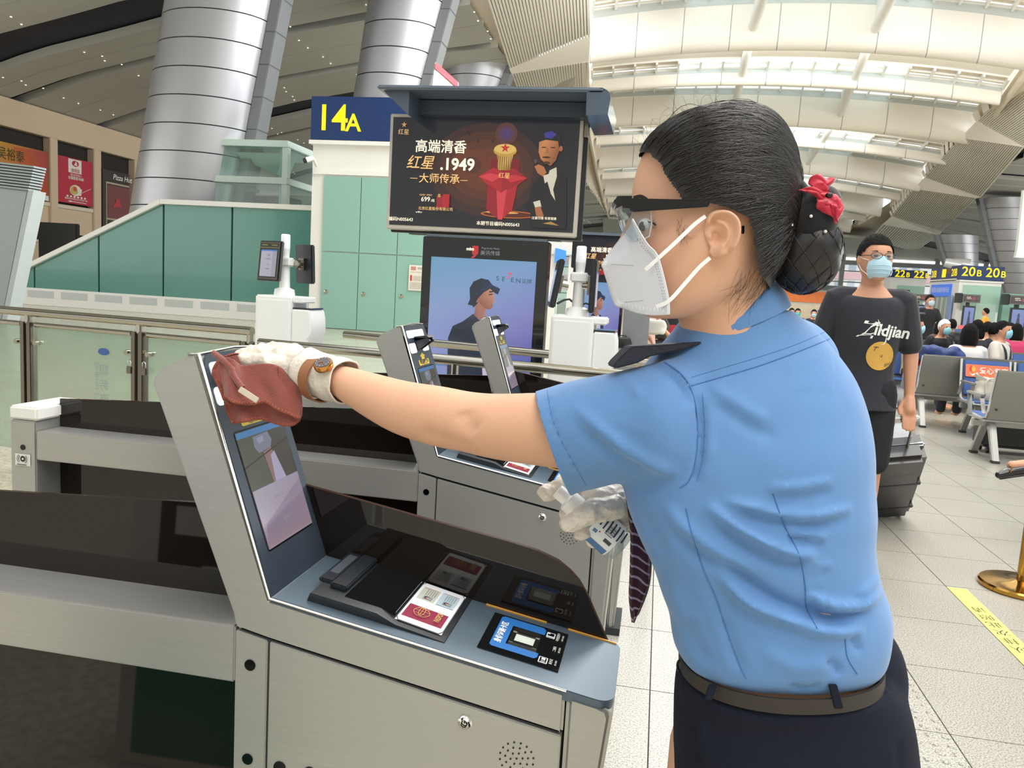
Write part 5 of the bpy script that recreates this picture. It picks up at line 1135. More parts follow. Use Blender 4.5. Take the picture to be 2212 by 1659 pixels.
# right (far) sleeve, mostly hidden by the body
rs = [at_d(1700, 790, 1.03), at_d(1640, 900, 1.10), at_d(1590, 1000, 1.12)]; sm_.chain(rs, [.066, .064, .06], 20)
shirt_me = fused(sm_, .0048, 10, .5)
FOLDS = [
 ([(1235, 876), (1300, 930), (1354, 969), (1420, 1005), (1471, 1029)], .0075, 13), ([(1250, 925), (1330, 985), (1400, 1020)], -.004, 14), ([(1400, 782), (1440, 800), (1475, 840), (1492, 880)], -.006, 11), ([(1425, 775), (1465, 805), (1486, 838)], .005, 8),
 ([(1340, 800), (1365, 830), (1380, 860)], .0035, 10), ([(1270, 890), (1340, 915), (1430, 945)], .0012, 3), 
 ([(1507, 845), (1512, 900), (1513, 960), (1507, 1010), (1490, 1048)], -.006, 7), ([(1530, 850), (1534, 920), (1530, 1000)], .003, 9),
 ([(1655, 1056), (1725, 1051), (1800, 1036)], .005, 8), ([(1660, 1078), (1730, 1076), (1800, 1062)], -.004, 9), ([(1560, 1080), (1674, 1108), (1756, 1114), (1845, 1096)], .0075, 10), ([(1580, 1105), (1674, 1132), (1756, 1136), (1835, 1120)], -.005, 11),
 ([(1520, 1086), (1598, 1143), (1693, 1190), (1770, 1198)], .009, 13), ([(1530, 1120), (1600, 1175), (1690, 1220), (1740, 1222)], -.006, 13), ([(1430, 1085), (1490, 1149), (1566, 1200), (1640, 1240)], .007, 14), ([(1460, 1150), (1520, 1205), (1590, 1255)], -.005, 13),
 ([(1535, 1212), (1613, 1298), (1698, 1336), (1780, 1362), (1868, 1362)], .013, 13), ([(1560, 1205), (1630, 1270), (1705, 1310), (1790, 1338), (1850, 1340)], -.011, 15), ([(1735, 1278), (1793, 1308), (1856, 1308), (1905, 1270)], .010, 10), ([(1740, 1300), (1800, 1328), (1880, 1322)], -.007, 9), ([(1850, 1290), (1885, 1260), (1905, 1245)], .006, 9),
 ([(1700, 1145), (1790, 1161)], .005, 8), ([(1700, 1162), (1780, 1180)], -.004, 8), ([(1587, 1134), (1650, 1169), (1726, 1200)], .003, 10), ([(1735, 1215), (1800, 1222)], .003, 6),
 ([(1525, 832), (1598, 877), (1660, 915)], .004, 16), ([(1545, 870), (1610, 915), (1680, 950)], -.003, 16), ([(1560, 1330), (1580, 1400), (1605, 1455)], -.004, 12), ([(1640, 1400), (1720, 1440), (1790, 1430)], .004, 18), ([(1785, 1425), (1805, 1440), (1815, 1458)], -.006, 9), ([(1838, 1370), (1850, 1395), (1862, 1405)], -.005, 8), ([(1480, 1330), (1500, 1390), (1540, 1440)], -.003, 14), ([(1420, 1190), (1455, 1280), (1475, 1360)], .004, 16), ([(1390, 1110), (1430, 1200), (1450, 1280)], -.004, 14),
 ([(1180, 850), (1188, 890), (1205, 940), (1232, 995), (1262, 1052)], -.0022, 4), ([(1700, 1480), (1740, 1490), (1775, 1478)], -.004, 7)]
for k in range(9): x = 1700+k*11; FOLDS.append(([(x, 775-k*4.2), (x+6, 815-k*3), (x+8, 850)], .0016, 4))
for k in range(12): y = 855+k*16; FOLDS.append(([(1509, y), (1528, y+3)], .0013, 4))
for k in range(8): y = 858+k*24; x = 1183+k*k*1.15; FOLDS.append(([(x-8, y), (x+16, y-4)], .0012, 4))
for k in range(7): y = 1095+k*27; x = 1683+k*8; FOLDS.append(([(x+4, y), (x+50, y+6)], .0016, 6)); 
for k in range(8): y = 1290+k*22; x = 1543+k*9; FOLDS.append(([(x-40, y-6), (x-5, y)], .0016, 6))
carve(shirt_me, FOLDS)
co = mesh_np(shirt_me); no = mesh_normals(shirt_me)
nz = np.array([mnoise.noise(V(p)*11.)*.0022+mnoise.noise(V(p)*27.)*.0008 for p in co]); mesh_set(shirt_me, co+no*nz[:, None])
# open the cuff and the hem and neck
bm = bmesh.new(); bm.from_mesh(shirt_me)
axn = V(ax_s).normalized(); cuff_c = V((at_d(1154, 844, .967)+at_d(1236, 1066, .967))/2); _vn = np.cross(ray(1154, 844), ray(1236, 1066)); _vn /= np.linalg.norm(_vn); _vn = _vn if _vn@np.array(axn) > 0 else -_vn; axn = V(_vn*.8+np.array(axn)*.2).normalized(); axr = V(rs[2]-rs[1]).normalized(); cr_ = V(rs[2])
hem_z = float((np.array(torso_r[0])[:, 2]).mean()); neck_z = float(np.array(torso_r[-1])[:, 2].mean())
for pc, pn, rad_ in ((cuff_c, axn, .12), (cr_, axr, .1)):
    loc = [f for f in bm.faces if (f.calc_center_median()-pc).length < rad_ and abs((f.calc_center_median()-pc).dot(pn)) < .045]
    gm = set(loc)
    for f in loc: gm.update(f.edges); gm.update(f.verts)
    bmesh.ops.bisect_plane(bm, geom=list(gm), plane_co=pc, plane_no=pn, dist=1e-5)
    bmesh.ops.delete(bm, geom=[f for f in bm.faces if (f.calc_center_median()-pc).dot(pn) > .0 and (f.calc_center_median()-pc).length < rad_], context='FACES')
bm.to_mesh(shirt_me); bm.free()
shirt_bvh = bvh_of(shirt_me)
off = wm_.location
shirt = finish(shift(shirt_me, off), 'shirt', M_SHIRT, wm_, smooth=180)
shirt['label'] = 'light blue short-sleeved uniform shirt'
sol = shirt.modifiers.new('cloth', 'SOLIDIFY'); sol.thickness = .0014; sol.offset = -1
for pl in ([(1494, 833), (1560, 814), (1640, 790), (1720, 761), (1792, 732)], [(1435, 782), (1470, 806), (1492, 838), (1504, 885), (1507, 945), (1500, 1005), (1487, 1040), (1468, 1054)], [(1482, 1098), (1494, 1150), (1518, 1225), (1546, 1290), (1566, 1350), (1595, 1430), (1612, 1466)],
           [(1670, 1066), (1695, 1135), (1727, 1200), (1740, 1270), (1742, 1312), (1766, 1358)], [(1826, 1380), (1831, 1420), (1852, 1456)]):
    p = on_surface(shirt_bvh, pl, 40, .0003)
    if len(p) > 3: q = MB(); q.tube(p, .0007, n=5); q.build('seam', M_SEAM, shirt, smooth=80)
for pl in ([(1494, 815), (1560, 795), (1640, 771), (1720, 744), (1784, 716)], [(1182, 842), (1190, 890), (1205, 935), (1232, 988), (1266, 1048)], [(1517, 850), (1522, 920), (1518, 990), (1505, 1040)]):
    p = on_surface(shirt_bvh, pl, 60, .0002)
    if len(p) > 3: q = MB(); q.tube(p, .00035, n=4); q.build('stitching', M_SEAM, shirt)
# collar
q = MB(); low = ring_px((1476, 742), (1702, 655), .935, .064, 40, 2.1); up = ring_px((1482, 707), (1672, 606), .93, .056, 40, 2.1); upi = ring_px((1486, 708), (1668, 607), .93, .053, 40, 2.1); lowi = ring_px((1482, 740), (1694, 657), .935, .060, 40, 2.1)
midr = [(a+b)/2+(a-(np.mean(low, 0)))*.03 for a, b in zip(np.array(low), np.array(up))]
q.loft(dense([low, midr, up, upi, lowi], 3), caps=False); q.build('collar', M_SHIRT, shirt, smooth=180)
p = [low[i] for i in range(20, 41) if True] if False else None
# shoulder board
q = MB(); q.prism([at_d(x, y, .885) for x, y in ((1323, 793), (1330, 782), (1364, 748), (1430, 745), (1512, 738), (1524, 741), (1470, 757), (1405, 770), (1378, 784), (1332, 796))], CAM_F*.055+np.array([0, 0, .004])); q.build('shoulder_board', mat('navy_board', '#141a2c', rough=.6, var=.1, scale=40, bump=.2, bscale=300), shirt, bevel=.0015)

# --- body: one continuous skin
bb_ = MB()
fd = -RH*math.cos(.2)+FH*math.sin(.2); sd = np.cross([0, 0, 1.], fd); HD = .90
def head_ring(y, xf, xb, w, n=48, e=2.15, taper=0.):
    c = at_d((xf+xb)/2, y, HD); a = (xb-xf)/2*HD/F_PX/math.cos(.2); out = []
    for i in range(n):
        t = 2*math.pi*i/n; cs, sn = math.cos(t), math.sin(t); k = (abs(cs)**e+abs(sn)**e)**(-1/e)
        out.append(c+fd*(a*cs*k)+sd*(w*sn*k*(1-taper*max(0, cs))))
    return out
HEAD = [(250, 1522, 1640, .028, 0), (262, 1472, 1668, .046, 0), (290, 1424, 1690, .061, 0), (330, 1394, 1702, .070, .1), (370, 1378, 1704, .074, .15), (410, 1370, 1700, .076, .18), (440, 1368, 1692, .076, .2), (462, 1377, 1684, .075, .22), (490, 1374, 1672, .074, .24), (520, 1364, 1658, .073, .26), (550, 1357, 1640, .071, .3), (580, 1354, 1620, .068, .34), (610, 1354, 1598, .064, .38), (640, 1358, 1572, .057, .42), (662, 1366, 1540, .047, .45), (678, 1385, 1500, .034, .4), (688, 1410, 1470, .018, .3)]
bb_.loft(dense([head_ring(y, a, b, w_, taper=tp_) for y, a, b, w_, tp_ in HEAD], 3))
ndir = fd; nb = at_d(1370, 468, HD+.015); nt2 = at_d(1342, 548, HD+.02); bb_.chain([nb, (nb+nt2)/2+fd*.0, nt2+np.array([0, 0, .004])], [.006, .008, .009], 12); bb_.chain([at_d(1352, 556, HD+.012)+sd*.011, at_d(1352, 556, HD+.012)-sd*.011], [.007, .007], 10)
bb_.loft(dense([ring_px((1462, 570), (1668, 545), .915, .058, 36, 2.), ring_px((1458, 630), (1662, 590), .92, .057, 36, 2.), ring_px((1466, 690), (1662, 635), .925, .055, 36, 2.), ring_px((1478, 735), (1680, 690), .93, .058, 36, 2.), ring_px((1470, 790), (1720, 760), .935, .065, 36, 2.)], 3))
inn = lambda L, R_, d, b: ring_px((L[0]+22, L[1]), (R_[0]-22, R_[1]), d, b-.012, 36, 2.2)
bb_.loft(dense([inn(a, b, d, bb) for a, b, d, bb in TR[:-2]], 2))
ARM = [((1480, 812), (1500, 1000), .915, .052), ((1420, 822), (1440, 1008), .92, .052), ((1330, 838), (1340, 1012), .94, .050), ((1250, 846), (1256, 1016), .955, .049), ((1160, 848), (1165, 1006), .975, .047), ((1075, 850), (1070, 992), 1.0, .044), ((1018, 846), (1000, 976), 1.015, .041), ((955, 834), (938, 964), 1.035, .040), ((884, 824), (858, 938), 1.06, .038), ((822, 809), (798, 905), 1.085, .034), ((770, 796), (748, 872), 1.105, .029), ((735, 788), (718, 852), 1.12, .026), ((700, 780), (690, 845), 1.13, .027)]
ax_a = at_d(730, 820, 1.12)-at_d(1400, 920, .92)
bb_.loft(dense([limb_ring(a, b, d, r, 28, ax_a) for a, b, d, r in ARM], 3))
P3 = lambda *pts: [at_d(x, y, d) for x, y, d in pts]
bb_.chain(P3((1700, 800, 1.03), (1600, 1000, 1.12), (1540, 1090, 1.15)), [.05, .045, .04], 16); bb_.chain(P3((1540, 1090, 1.15), (1450, 1110, 1.12), (1385, 1112, 1.08)), [.04, .034, .026], 16)
# hands inside the gloves: palm, four fingers, thumb each
LH_palm = (P3((712, 815, 1.127), (662, 800, 1.132), (618, 781, 1.142)), [.024, .028, .023])
LH_f = [(P3((625, 790, 1.122), (575, 779, 1.122), (524, 778, 1.132)), [.0115, .0105, .0085]), (P3((628, 775, 1.142), (575, 762, 1.147), (519, 768, 1.155)), [.0115, .0105, .0085]), (P3((632, 764, 1.163), (586, 754, 1.173), (541, 760, 1.183)), [.011, .010, .008]), (P3((640, 760, 1.185), (604, 755, 1.2), (568, 759, 1.205)), [.010, .009, .0075]), (P3((668, 826, 1.135), (625, 825, 1.14), (592, 815, 1.145)), [.014, .0115, .009])]
RH_palm = (P3((1395, 1112, 1.09), (1340, 1092, 1.06), (1296, 1084, 1.05)), [.026, .031, .024])
RH_f = [(P3((1325, 1094, 1.01), (1272, 1106, .985), (1230, 1130, .985)), [.0155, .0138, .0115]), (P3((1292, 1062, 1.07), (1238, 1044, 1.06), (1180, 1064, 1.042)), [.015, .0132, .0105]), (P3((1300, 1090, 1.075), (1246, 1090, 1.062), (1226, 1114, 1.045)), [.0125, .0115, .0095]), (P3((1310, 1122, 1.07), (1276, 1136, 1.03), (1256, 1150, 1.008)), [.0125, .0118, .010]), (P3((1325, 1135, 1.075), (1300, 1160, 1.05), (1280, 1168, 1.035)), [.011, .010, .009])]
for pl, fs in ((LH_palm, LH_f), (RH_palm, RH_f)):
    bb_.chain(pl[0], [r*.9 for r in pl[1]], 14)
    for p, r in fs: bb_.chain(p, [x*.82 for x in r], 10)
# hips and legs (inside the trousers), feet
hipc = np.mean(np.array(ring_px((1470, 1480), (1930, 1430), .95, .09)), 0)
hips = [hipc+RH*.062-FH*.02, hipc-RH*.062+FH*.02]
LEG = [([h*[1, 1, 0]+[0, 0, .80], h*[1, 1, 0]+[0, 0, .45]-RH*.01, h*[1, 1, 0]+[0, 0, .07]], [.066, .052, .036]) for h in hips]
for p, r in LEG: bb_.chain(p, r, 16)
bb_.loft(dense([ring_px((1490, 1425), (1870, 1425), .93, .07), ring_px((1488, 1500), (1920, 1480), .95, .085), ring_px((1488, 1620), (1930, 1610), .955, .09)], 2))
for h in hips: bb_.chain([h*[1, 1, 0]+[0, 0, .05]+FH*.0, h*[1, 1, 0]+[0, 0, .035]-RH*.15], [.035, .028], 12)
body_me = fused(bb_, .0042, 6, .5)
bodyb = bvh_of(body_me)
# soft modelling of the arm (elbow hollow) and the eye socket
carve(body_me, [([(1000, 885), (1012, 915), (1030, 935)], -.0045, 22), ([(905, 930), (960, 955), (1020, 972)], -.004, 16), ([(1360, 440), (1385, 436), (1405, 440)], .0015, 8), ([(1368, 478), (1395, 484), (1415, 482)], -.0035, 14)])
# ears sculpted as relief patches
EARO = [(1519.6, 486), (1524, 470), (1533, 459), (1548, 455.5), (1567, 459.5), (1583, 475), (1588, 494), (1586, 517), (1580, 536), (1569, 548), (1551, 555), (1536, 556), (1530, 546), (1532, 535), (1526, 522), (1520, 505)]
_h = bodyb.ray_cast(V(C_CAM), V(ray(1528, 508)), 4.); ear_d = to_px(_h[0])[2]+.003
def ear(mirror=False):
    out = catmull(np.array(EARO+[EARO[0]]), 57)[:-1]; cen = np.array([1553, 508.]); dn = ear_d; nn_ = len(out); vs = []; nr = 16
    hel = catmull(np.array([(1524, 483), (1532, 467), (1549, 461), (1567, 465), (1580, 480), (1583, 499), (1580, 520), (1572, 537)]), 30); ant = catmull(np.array([(1543, 481), (1556, 487), (1564, 502), (1563, 520), (1553, 534)]), 20)
    P = np.array([cen+(o-cen)*(k/nr) for k in range(1, nr+1) for o in out]+[cen]); P = P[-1:].tolist()+P[:-1].tolist(); P = np.array(P)
    d1, _ = polydist(P, hel); d2, _ = polydist(P, ant)
    h = .006+.0075*np.exp(-(d1/6.0)**2)+.0045*np.exp(-(d2/5.5)**2)-.0085*np.exp(-(np.hypot(P[:, 0]-1545, (P[:, 1]-512)*.9)/11)**2)-.004*np.exp(-(np.hypot(P[:, 0]-1537, P[:, 1]-482)/7)**2)+.004*np.exp(-(np.hypot(P[:, 0]-1530, P[:, 1]-513)/6)**2)+.005*np.exp(-(np.hypot(P[:, 0]-1550, P[:, 1]-545)/10)**2)
    h += np.clip((P[:, 0]-1528)*.00022, -.002, .02)
    for (x, y), hh in zip(P, h): vs.append(at_d(x, y, dn)-FH*hh)
    fs = [(0, 1+j, 1+(j+1) % nn_) for j in range(nn_)]
    for k in range(nr-1):
        for j in range(nn_): a = 1+k*nn_+j; b = 1+k*nn_+(j+1) % nn_; fs.append((a, a+nn_, b+nn_, b))
    last = 1+(nr-1)*nn_
    for dz in (.004, .024): # the rim turns back to the head
        o_ = len(vs); sc_ = .97 if dz < .01 else .8
        for j in range(nn_):
            x, y = cen+(out[j]-cen)*sc_+((-6, 4) if dz > .01 else (0, 0)); vs.append(at_d(x, y, dn)+FH*dz)
        for j in range(nn_): a = last+j; b = last+(j+1) % nn_; fs.append((a, o_+j, o_+(j+1) % nn_, b))
        last = o_
    vs = np.array(vs)
    if mirror:
        c0 = at_d(1540, 480, HD); dd = (vs-c0)@sd; vs = vs-2*dd[:, None]*sd; fs = [f[::-1] for f in fs]
    return vs, fs
eb = MB(); 
for mi in (False, True): v_, f_ = ear(mi); eb.add(v_, f_)
bm = bmesh.new(); bm.from_mesh(body_me); em = eb.mesh('e'); bm.from_mesh(em); bm.to_mesh(body_me); bm.free()
body = finish(shift(body_me, off), 'body', M_SKIN, wm_, smooth=180)
# eye, brow, lashes, small mole
_ed = to_px(bodyb.ray_cast(V(C_CAM), V(ray(1398, 488)), 4.)[0])[2]
q = MB(); q.ell(at_d(1398, 488, _ed+.0098), .0115, .0115, .009, n=20, m=12); q.build('eye', mat('eye_white', '#d8d4d0', rough=.15, var=0), wm_, smooth=180)
q = MB(); q.ell(at_d(1391, 488, _ed+.004), .006, .0045, .0058, n=14, m=8, ax=(fd, sd, (0, 0, 1))); q.build('iris', mat('iris_dark', '#1e1512', rough=.1, var=0), wm_, smooth=180)
def skin_strip(pl, r, m, nm, bv=bodyb, lift=.0004, n=16):
    p = on_surface(bv, pl, n, lift)
    if len(p) > 2: q = MB(); q.tube(p, r, n=6); return q.build(nm, m, wm_, smooth=80)
M_BROW = mat('brow', '#3a2a28', rough=.8, var=.2, scale=200)
for k in range(3): skin_strip([(1368, 425+k*2.), (1385, 422+k*2.5), (1400, 430+k*2)], [.0004]+[.0009]*13+[.0007, .0003], M_BROW, 'eyebrow')
skin_strip([(1378, 483), (1392, 478), (1408, 481), (1416, 486)], .0009, M_BROW, 'eyelashes')

# --- hair: cap, drawn-back strands, bun in a net with a velvet snood and red bow
HAIR = [(234, 1568, 1606, .012), (239, 1520, 1636, .034), (249, 1480, 1656, .053), (268, 1440, 1676, .068), (298, 1404, 1694, .079), (335, 1384, 1706, .085), (380, 1376, 1714, .0875), (420, 1373, 1716, .088), (460, 1374, 1714, .087), (500, 1378, 1707, .085), (540, 1386, 1695, .082), (580, 1404, 1678, .076), (615, 1424, 1660, .067), (640, 1446, 1646, .056)]
hb = MB(); hb.loft(dense([head_ring(y, a, b, w_, 300, 2.12) for y, a, b, w_ in HAIR], 24)); hair_me = hb.mesh('hair')
hair_full = bvh_of(hair_me)
def hairline(y): return np.interp(y, [330, 343, 352, 385, 415, 440, 455, 464, 470, 480, 500, 530, 560, 600, 622, 650], [1372, 1386, 1400, 1426, 1440, 1453, 1463, 1468, 1500, 1545, 1592, 1599, 1603, 1616, 1646, 1700])
def in_hair(p):
    c0 = at_d(1540, 480, HD); s = (np.asarray(p)-c0)@sd
    pn = np.asarray(p)-2*max(0, s)*sd if s > 0 else np.asarray(p)       # judge the far side by its mirror image
    x, y, _ = to_px(pn); return x > hairline(y)
_co = mesh_np(hair_me); _s = (_co-at_d(1540, 480, HD))@sd; _pn = _co-2*np.maximum(_s, 0)[:, None]*sd; _px = px_all(_pn); _ok = _px[:, 0] > hairline(_px[:, 1])+np.array([mnoise.noise(V(p)*90) for p in _co])*4
bm = bmesh.new(); bm.from_mesh(hair_me); bm.verts.ensure_lookup_table(); bmesh.ops.delete(bm, geom=[v for v in bm.verts if not _ok[v.index]], context='VERTS'); bm.to_mesh(hair_me); bm.free()
hairm = finish(shift(hair_me, off), 'hair', M_HAIR, wm_, smooth=180)
hc = at_d(1550, 440, HD); bunp = at_d(1712, 500, .895)
def strand(S, n=12, lift=.0012, B=None):
    B = bunp if B is None else B; out = []
    for t in np.linspace(0, 1, n):
        p = S*(1-t)+B*t+np.array([0, 0, .03])*math.sin(math.pi*t)*.6; dr = p-hc; dr /= np.linalg.norm(dr); h = hair_full.ray_cast(V(hc), V(dr), .4)
        q_ = np.array(h[0])+dr*lift if h[0] is not None else p
        out.append(q_)
    return out
strands = []
for _ in range(5200):
    y = RNG.uniform(240, 600); x = RNG.uniform(1375, 1690); h = hair_full.ray_cast(V(C_CAM), V(ray(x, y)), 4.)
    if h[0] is None: continue
    p = np.array(h[0])
    if RNG.random() < .55: # begin right at the hairline
        yy = RNG.uniform(338, 500); h = hair_full.ray_cast(V(C_CAM), V(ray(hairline(yy)+RNG.uniform(0, 6), yy)), 4.)
        if h[0] is None: continue
        p = np.array(h[0])
    if not in_hair(p): continue
    strands.append(strand(p, 12, RNG.uniform(.0003, .0016), bunp+RNG.normal(0, .012, 3)))
for _ in range(700): # over the crown and far side
    a = RNG.uniform(-.2, 2.6); p = hc+fd*.09*math.cos(a)*RNG.uniform(.7, 1)+np.array([0, 0, .11])*math.sin(a)+sd*RNG.uniform(-.06, .06); dr = p-hc; dr /= np.linalg.norm(dr); h = hair_full.ray_cast(V(hc), V(dr), .4)
    if h[0] is not None and in_hair(h[0]): strands.append(strand(np.array(h[0]), 12, RNG.uniform(.0004, .0018), bunp+RNG.normal(0, .012, 3)))
fly = []
def arc(p0, p1, p2): return [at_d(*((1-t)**2*np.array(p0)+2*t*(1-t)*np.array(p1)+t*t*np.array(p2)), HD-.02) for t in np.linspace(0, 1, 12)]
for _ in range(34):
    x = RNG.uniform(1385, 1560); y = np.interp(x, [1385, 1400, 1440, 1480, 1560], [335, 300, 268, 248, 236]); fly.append(arc((x, y+4), (x-RNG.uniform(0, 25), y-RNG.uniform(15, 55)), (x-RNG.uniform(-30, 45), y-RNG.uniform(-15, 40))))
for _ in range(16): x = RNG.uniform(1690, 1712); y = RNG.uniform(330, 400); fly.append(arc((x, y), (x+RNG.uniform(8, 26), y+RNG.uniform(0, 30)), (x+RNG.uniform(-2, 16), y+RNG.uniform(30, 70))))
for _ in range(44): # loose nape hairs
    x = RNG.uniform(1590, 1665); y = RNG.uniform(575, 622); fly.append([np.array(o_)-FH*.0012 for o_ in (on_surface(bodyb, [(x, y), (x-RNG.uniform(5, 25), y+RNG.uniform(20, 45)), (x-RNG.uniform(15, 60), y+RNG.uniform(40, 95))], 12, .001))])
for _ in range(16): # wisps before the ear
    x = RNG.uniform(1462, 1484); y = RNG.uniform(470, 500); fly.append(on_surface(bodyb, [(x, y), (x+RNG.uniform(-4, 8), y+RNG.uniform(8, 20)), (x+RNG.uniform(-10, 16), y+RNG.uniform(15, 36))], 12, .001))
allst = strands+[f for f in fly if len(f) == 12]
hcu = bpy.data.hair_curves.new('strands'); hcu.add_curves([12]*len(allst))
flat = (np.array(allst).reshape(-1, 3)-np.array(off)).astype(np.float32); hcu.attributes['position'].data.foreach_set('vector', flat.ravel())
if 'radius' not in hcu.attributes: hcu.attributes.new('radius', 'FLOAT', 'POINT')
rad = np.concatenate([np.tile(np.array([.0003]*9+[.00028, .0002, .0001], np.float32), len(strands)), np.tile(np.array([.00011]*9+[.0001, .00007, .00004], np.float32), len(allst)-len(strands))]); hcu.attributes['radius'].data.foreach_set('value', rad)
hcu.materials.append(M_STRAND); so_ = bpy.data.objects.new('strands', hcu); COL.objects.link(so_); so_.parent = hairm; so_['kind'] = 'stuff'
# bun
bnc = at_d(1742, 546, .885); bn = MB(); bn.ell(bnc, .0375, .040, .0452, n=40, m=28, ax=(RH, FH, (0, 0, 1))); me = bn.mesh('b'); co = mesh_np(me); no = mesh_normals(me)
mesh_set(me, co+no*np.array([mnoise.noise(V(p)*70)*.0022+mnoise.ridged_multi_fractal(V(p)*45, 1, 2, 2, 1, 2)*.0012 for p in co])[:, None]); bun = finish(shift(me, off), 'bun', M_HAIR, hairm, smooth=180)
nb_ = MB()
for k in range(11):
    for sgn in (1, -1):
        pts = []
        for t in np.linspace(.25, math.pi-.05, 16): a = 2*math.pi*k/11+sgn*t*.9; pts.append(bnc+(RH*math.cos(a)*.039+FH*math.sin(a)*.0415)*math.sin(t)+np.array([0, 0, .0468])*math.cos(t))
        nb_.tube(pts, .0006, n=4)
o = nb_.build('hair_net', mat('net_black', '#14121a', rough=.6), hairm, smooth=80); o['kind'] = 'stuff'
q = MB(); q.ell(at_d(1760, 470, .868), .0275, .028, .037, n=28, m=20, ax=((RH*.92-np.array([0, 0, .38])), FH, (RH*.38+np.array([0, 0, .92])))); q.ell(at_d(1722, 412, .87), .012, .014, .013, n=16, m=10); me = fused(q, .003, 6); sn_ = finish(shift(me, off), 'snood', M_VELVET, hairm, smooth=180)
for x, y in ((1715, 435), (1718, 425), (1704, 492), (1710, 486), (1752, 467), (1783, 500)):
    q = MB(); q.ell(at_d(x, y, .842), .0018, n=12, m=8); q.build('pearl', mat('pearl', '#e9e6df', rough=.15, var=0), hairm, smooth=180)
q = MB()   # satin bow: folded petals
def petal(pts, d0, bulge, m=8):
    c = np.mean(np.array(pts, float), 0); out = catmull(np.array(pts+[pts[0]], float), 33)[:-1]; vs = []; fs = []
    for k in range(m+1):
        r = k/m
        for j, o_ in enumerate(out):
            x, y = c+(o_-c)*r; vs.append(at_d(x, y, d0)-FH*(bulge*(1-r*r)+.0022*math.sin(j*.75+k*.5)*r*1.2))
    n = len(out)
    for k in range(m):
        for j in range(n): fs.append((k*n+j, (k+1)*n+j, (k+1)*n+(j+1) % n, k*n+(j+1) % n))
    q.add(vs, fs)
petal([(1748, 398), (1752, 381), (1768, 378), (1782, 386), (1797, 385), (1800, 392), (1790, 402), (1785, 415), (1795, 425), (1765, 420)], .845, .004); petal([(1726, 412), (1745, 404), (1775, 412), (1792, 420), (1794, 433), (1775, 432), (1750, 414)], .842, .003)
petal([(1765, 432), (1785, 420), (1808, 424), (1818, 440), (1818, 455), (1806, 483), (1797, 470), (1775, 455), (1762, 444)], .84, .005); petal([(1790, 440), (1812, 430), (1820, 445), (1808, 480), (1802, 462)], .836, .004)
bw = q.build('bow', M_RED, hairm, smooth=180); bw.modifiers.new('s', 'SOLIDIFY').thickness = .0012
q = MB(); q.ell(at_d(1791, 422, .832), .004, .003, .003, n=12, m=8); q.build('bow_clasp', mat('clasp', '#3a3232', rough=.25, metal=.8), hairm, smooth=180)

# --- goggles
gl = thing('safety_goggles', 'clear safety goggles with black brow bar worn by the attendant', 'goggles', at_d(1360, 470, .88))
for s in (-1, 1):
    q = MB(); A_ = at_d(1352, 457, HD+.018)+sd*s*.062; B_ = at_d(1525, 459, HD)+sd*s*.082
    dd = B_-A_; q.prism([A_+[0, 0, .0075], B_+[0, 0, .004], B_-[0, 0, .003], A_-[0, 0, .008]], sd*s*.004)
    T_ = at_d(1590, 500, HD)+sd*s*.070; tp_ = q.build('temple', mat('gloss_black', '#101114', rough=.18, var=0), gl, bevel=.0012); q = MB(); q.chain([T_+[0, 0, .008], T_-[0, 0, .006]], [.0035, .0045], 8); q.build('ear_tip', mat('gloss_black', '#101114'), tp_, smooth=180)
q = MB(); brow = [at_d(1341, 452, HD+.022)+sd*s*.066+fd*(.006*(1-s*s)) for s in np.linspace(-1, 1, 13)]
q.tube([p+[0, 0, .001] for p in brow], .0035, n=8); q.loft([[p+[0, 0, .007], p-fd*.016+[0, 0, .007], p-fd*.016+[0, 0, .001], p-[0, 0, .006]] for p in brow], close=True); q.build('brow_bar', mat('gloss_black', '#101114'), gl, smooth=50)
M_LENS = glassmat('goggle_lens', '#dfe9ee', .06, .03)
q = MB(); rows = []
for k, (px_, py_) in enumerate(((1341, 458), (1347, 490), (1360, 520), (1371, 532))): rows.append([at_d(px_, py_, HD+.02)+sd*s*(.064-.004*k)+fd*(.004*(1-s*s)) for s in np.linspace(-1, 1, 13)])
q.loft(rows, close=False, caps=False); q.build('lens', M_LENS, gl, smooth=180)
for s in (-1, 1):
    def lp(x, y): return at_d(x, y, HD+.015)+sd*s*.066
    q = MB(); oc = [(1344, 462), (1409, 466), (1411, 495), (1406, 520), (1392, 528), (1372, 532), (1356, 515)]; q.poly([lp(*p) for p in (oc if s < 0 else oc[::-1])]); q.build('side_shield', M_LENS, gl)
    q = MB(); q.tube([lp(*p) for p in oc[1:]], .0008, n=5); q.build('shield_rim', mat('rim_clear', '#c9d2d6', rough=.15, alpha=.7, var=0), gl, smooth=60)

# --- fold-flat mask
mk = thing('face_mask', 'white fold-flat face mask worn by the attendant', 'mask', at_d(1390, 590, .87))
FR = catmull(np.array([(1364, 486), (1340, 516), (1303, 566), (1304, 582), (1315, 618), (1328, 656), (1340, 663)]), 26); CK = catmull(np.array([(1372, 486), (1401, 535), (1421, 556), (1433, 592), (1444, 640), (1446, 660), (1446, 677)]), 26)
def mask_half(s):
    vs = []; nu = 18
    for i in range(26):
        for j in range(nu+1):
            t = j/nu; x, y = FR[i]*(1-t)+CK[i]*t; y += 8*math.sin(math.pi*t)*(i/25)**3
            lat = s*(.004+.066*(t**.8))*(1 if t < .98 else 1.)
            base = at_d(x, y, HD+.02*(1-t)); vs.append(base+sd*lat*(1 if s > 0 else 1)+fd*(.0 if t else 0))
    for k, p in enumerate(vs): pass
    fs = [(i*(nu+1)+j, i*(nu+1)+j+1, (i+1)*(nu+1)+j+1, (i+1)*(nu+1)+j) for i in range(25) for j in range(nu)]
    return vs, fs
q = MB()
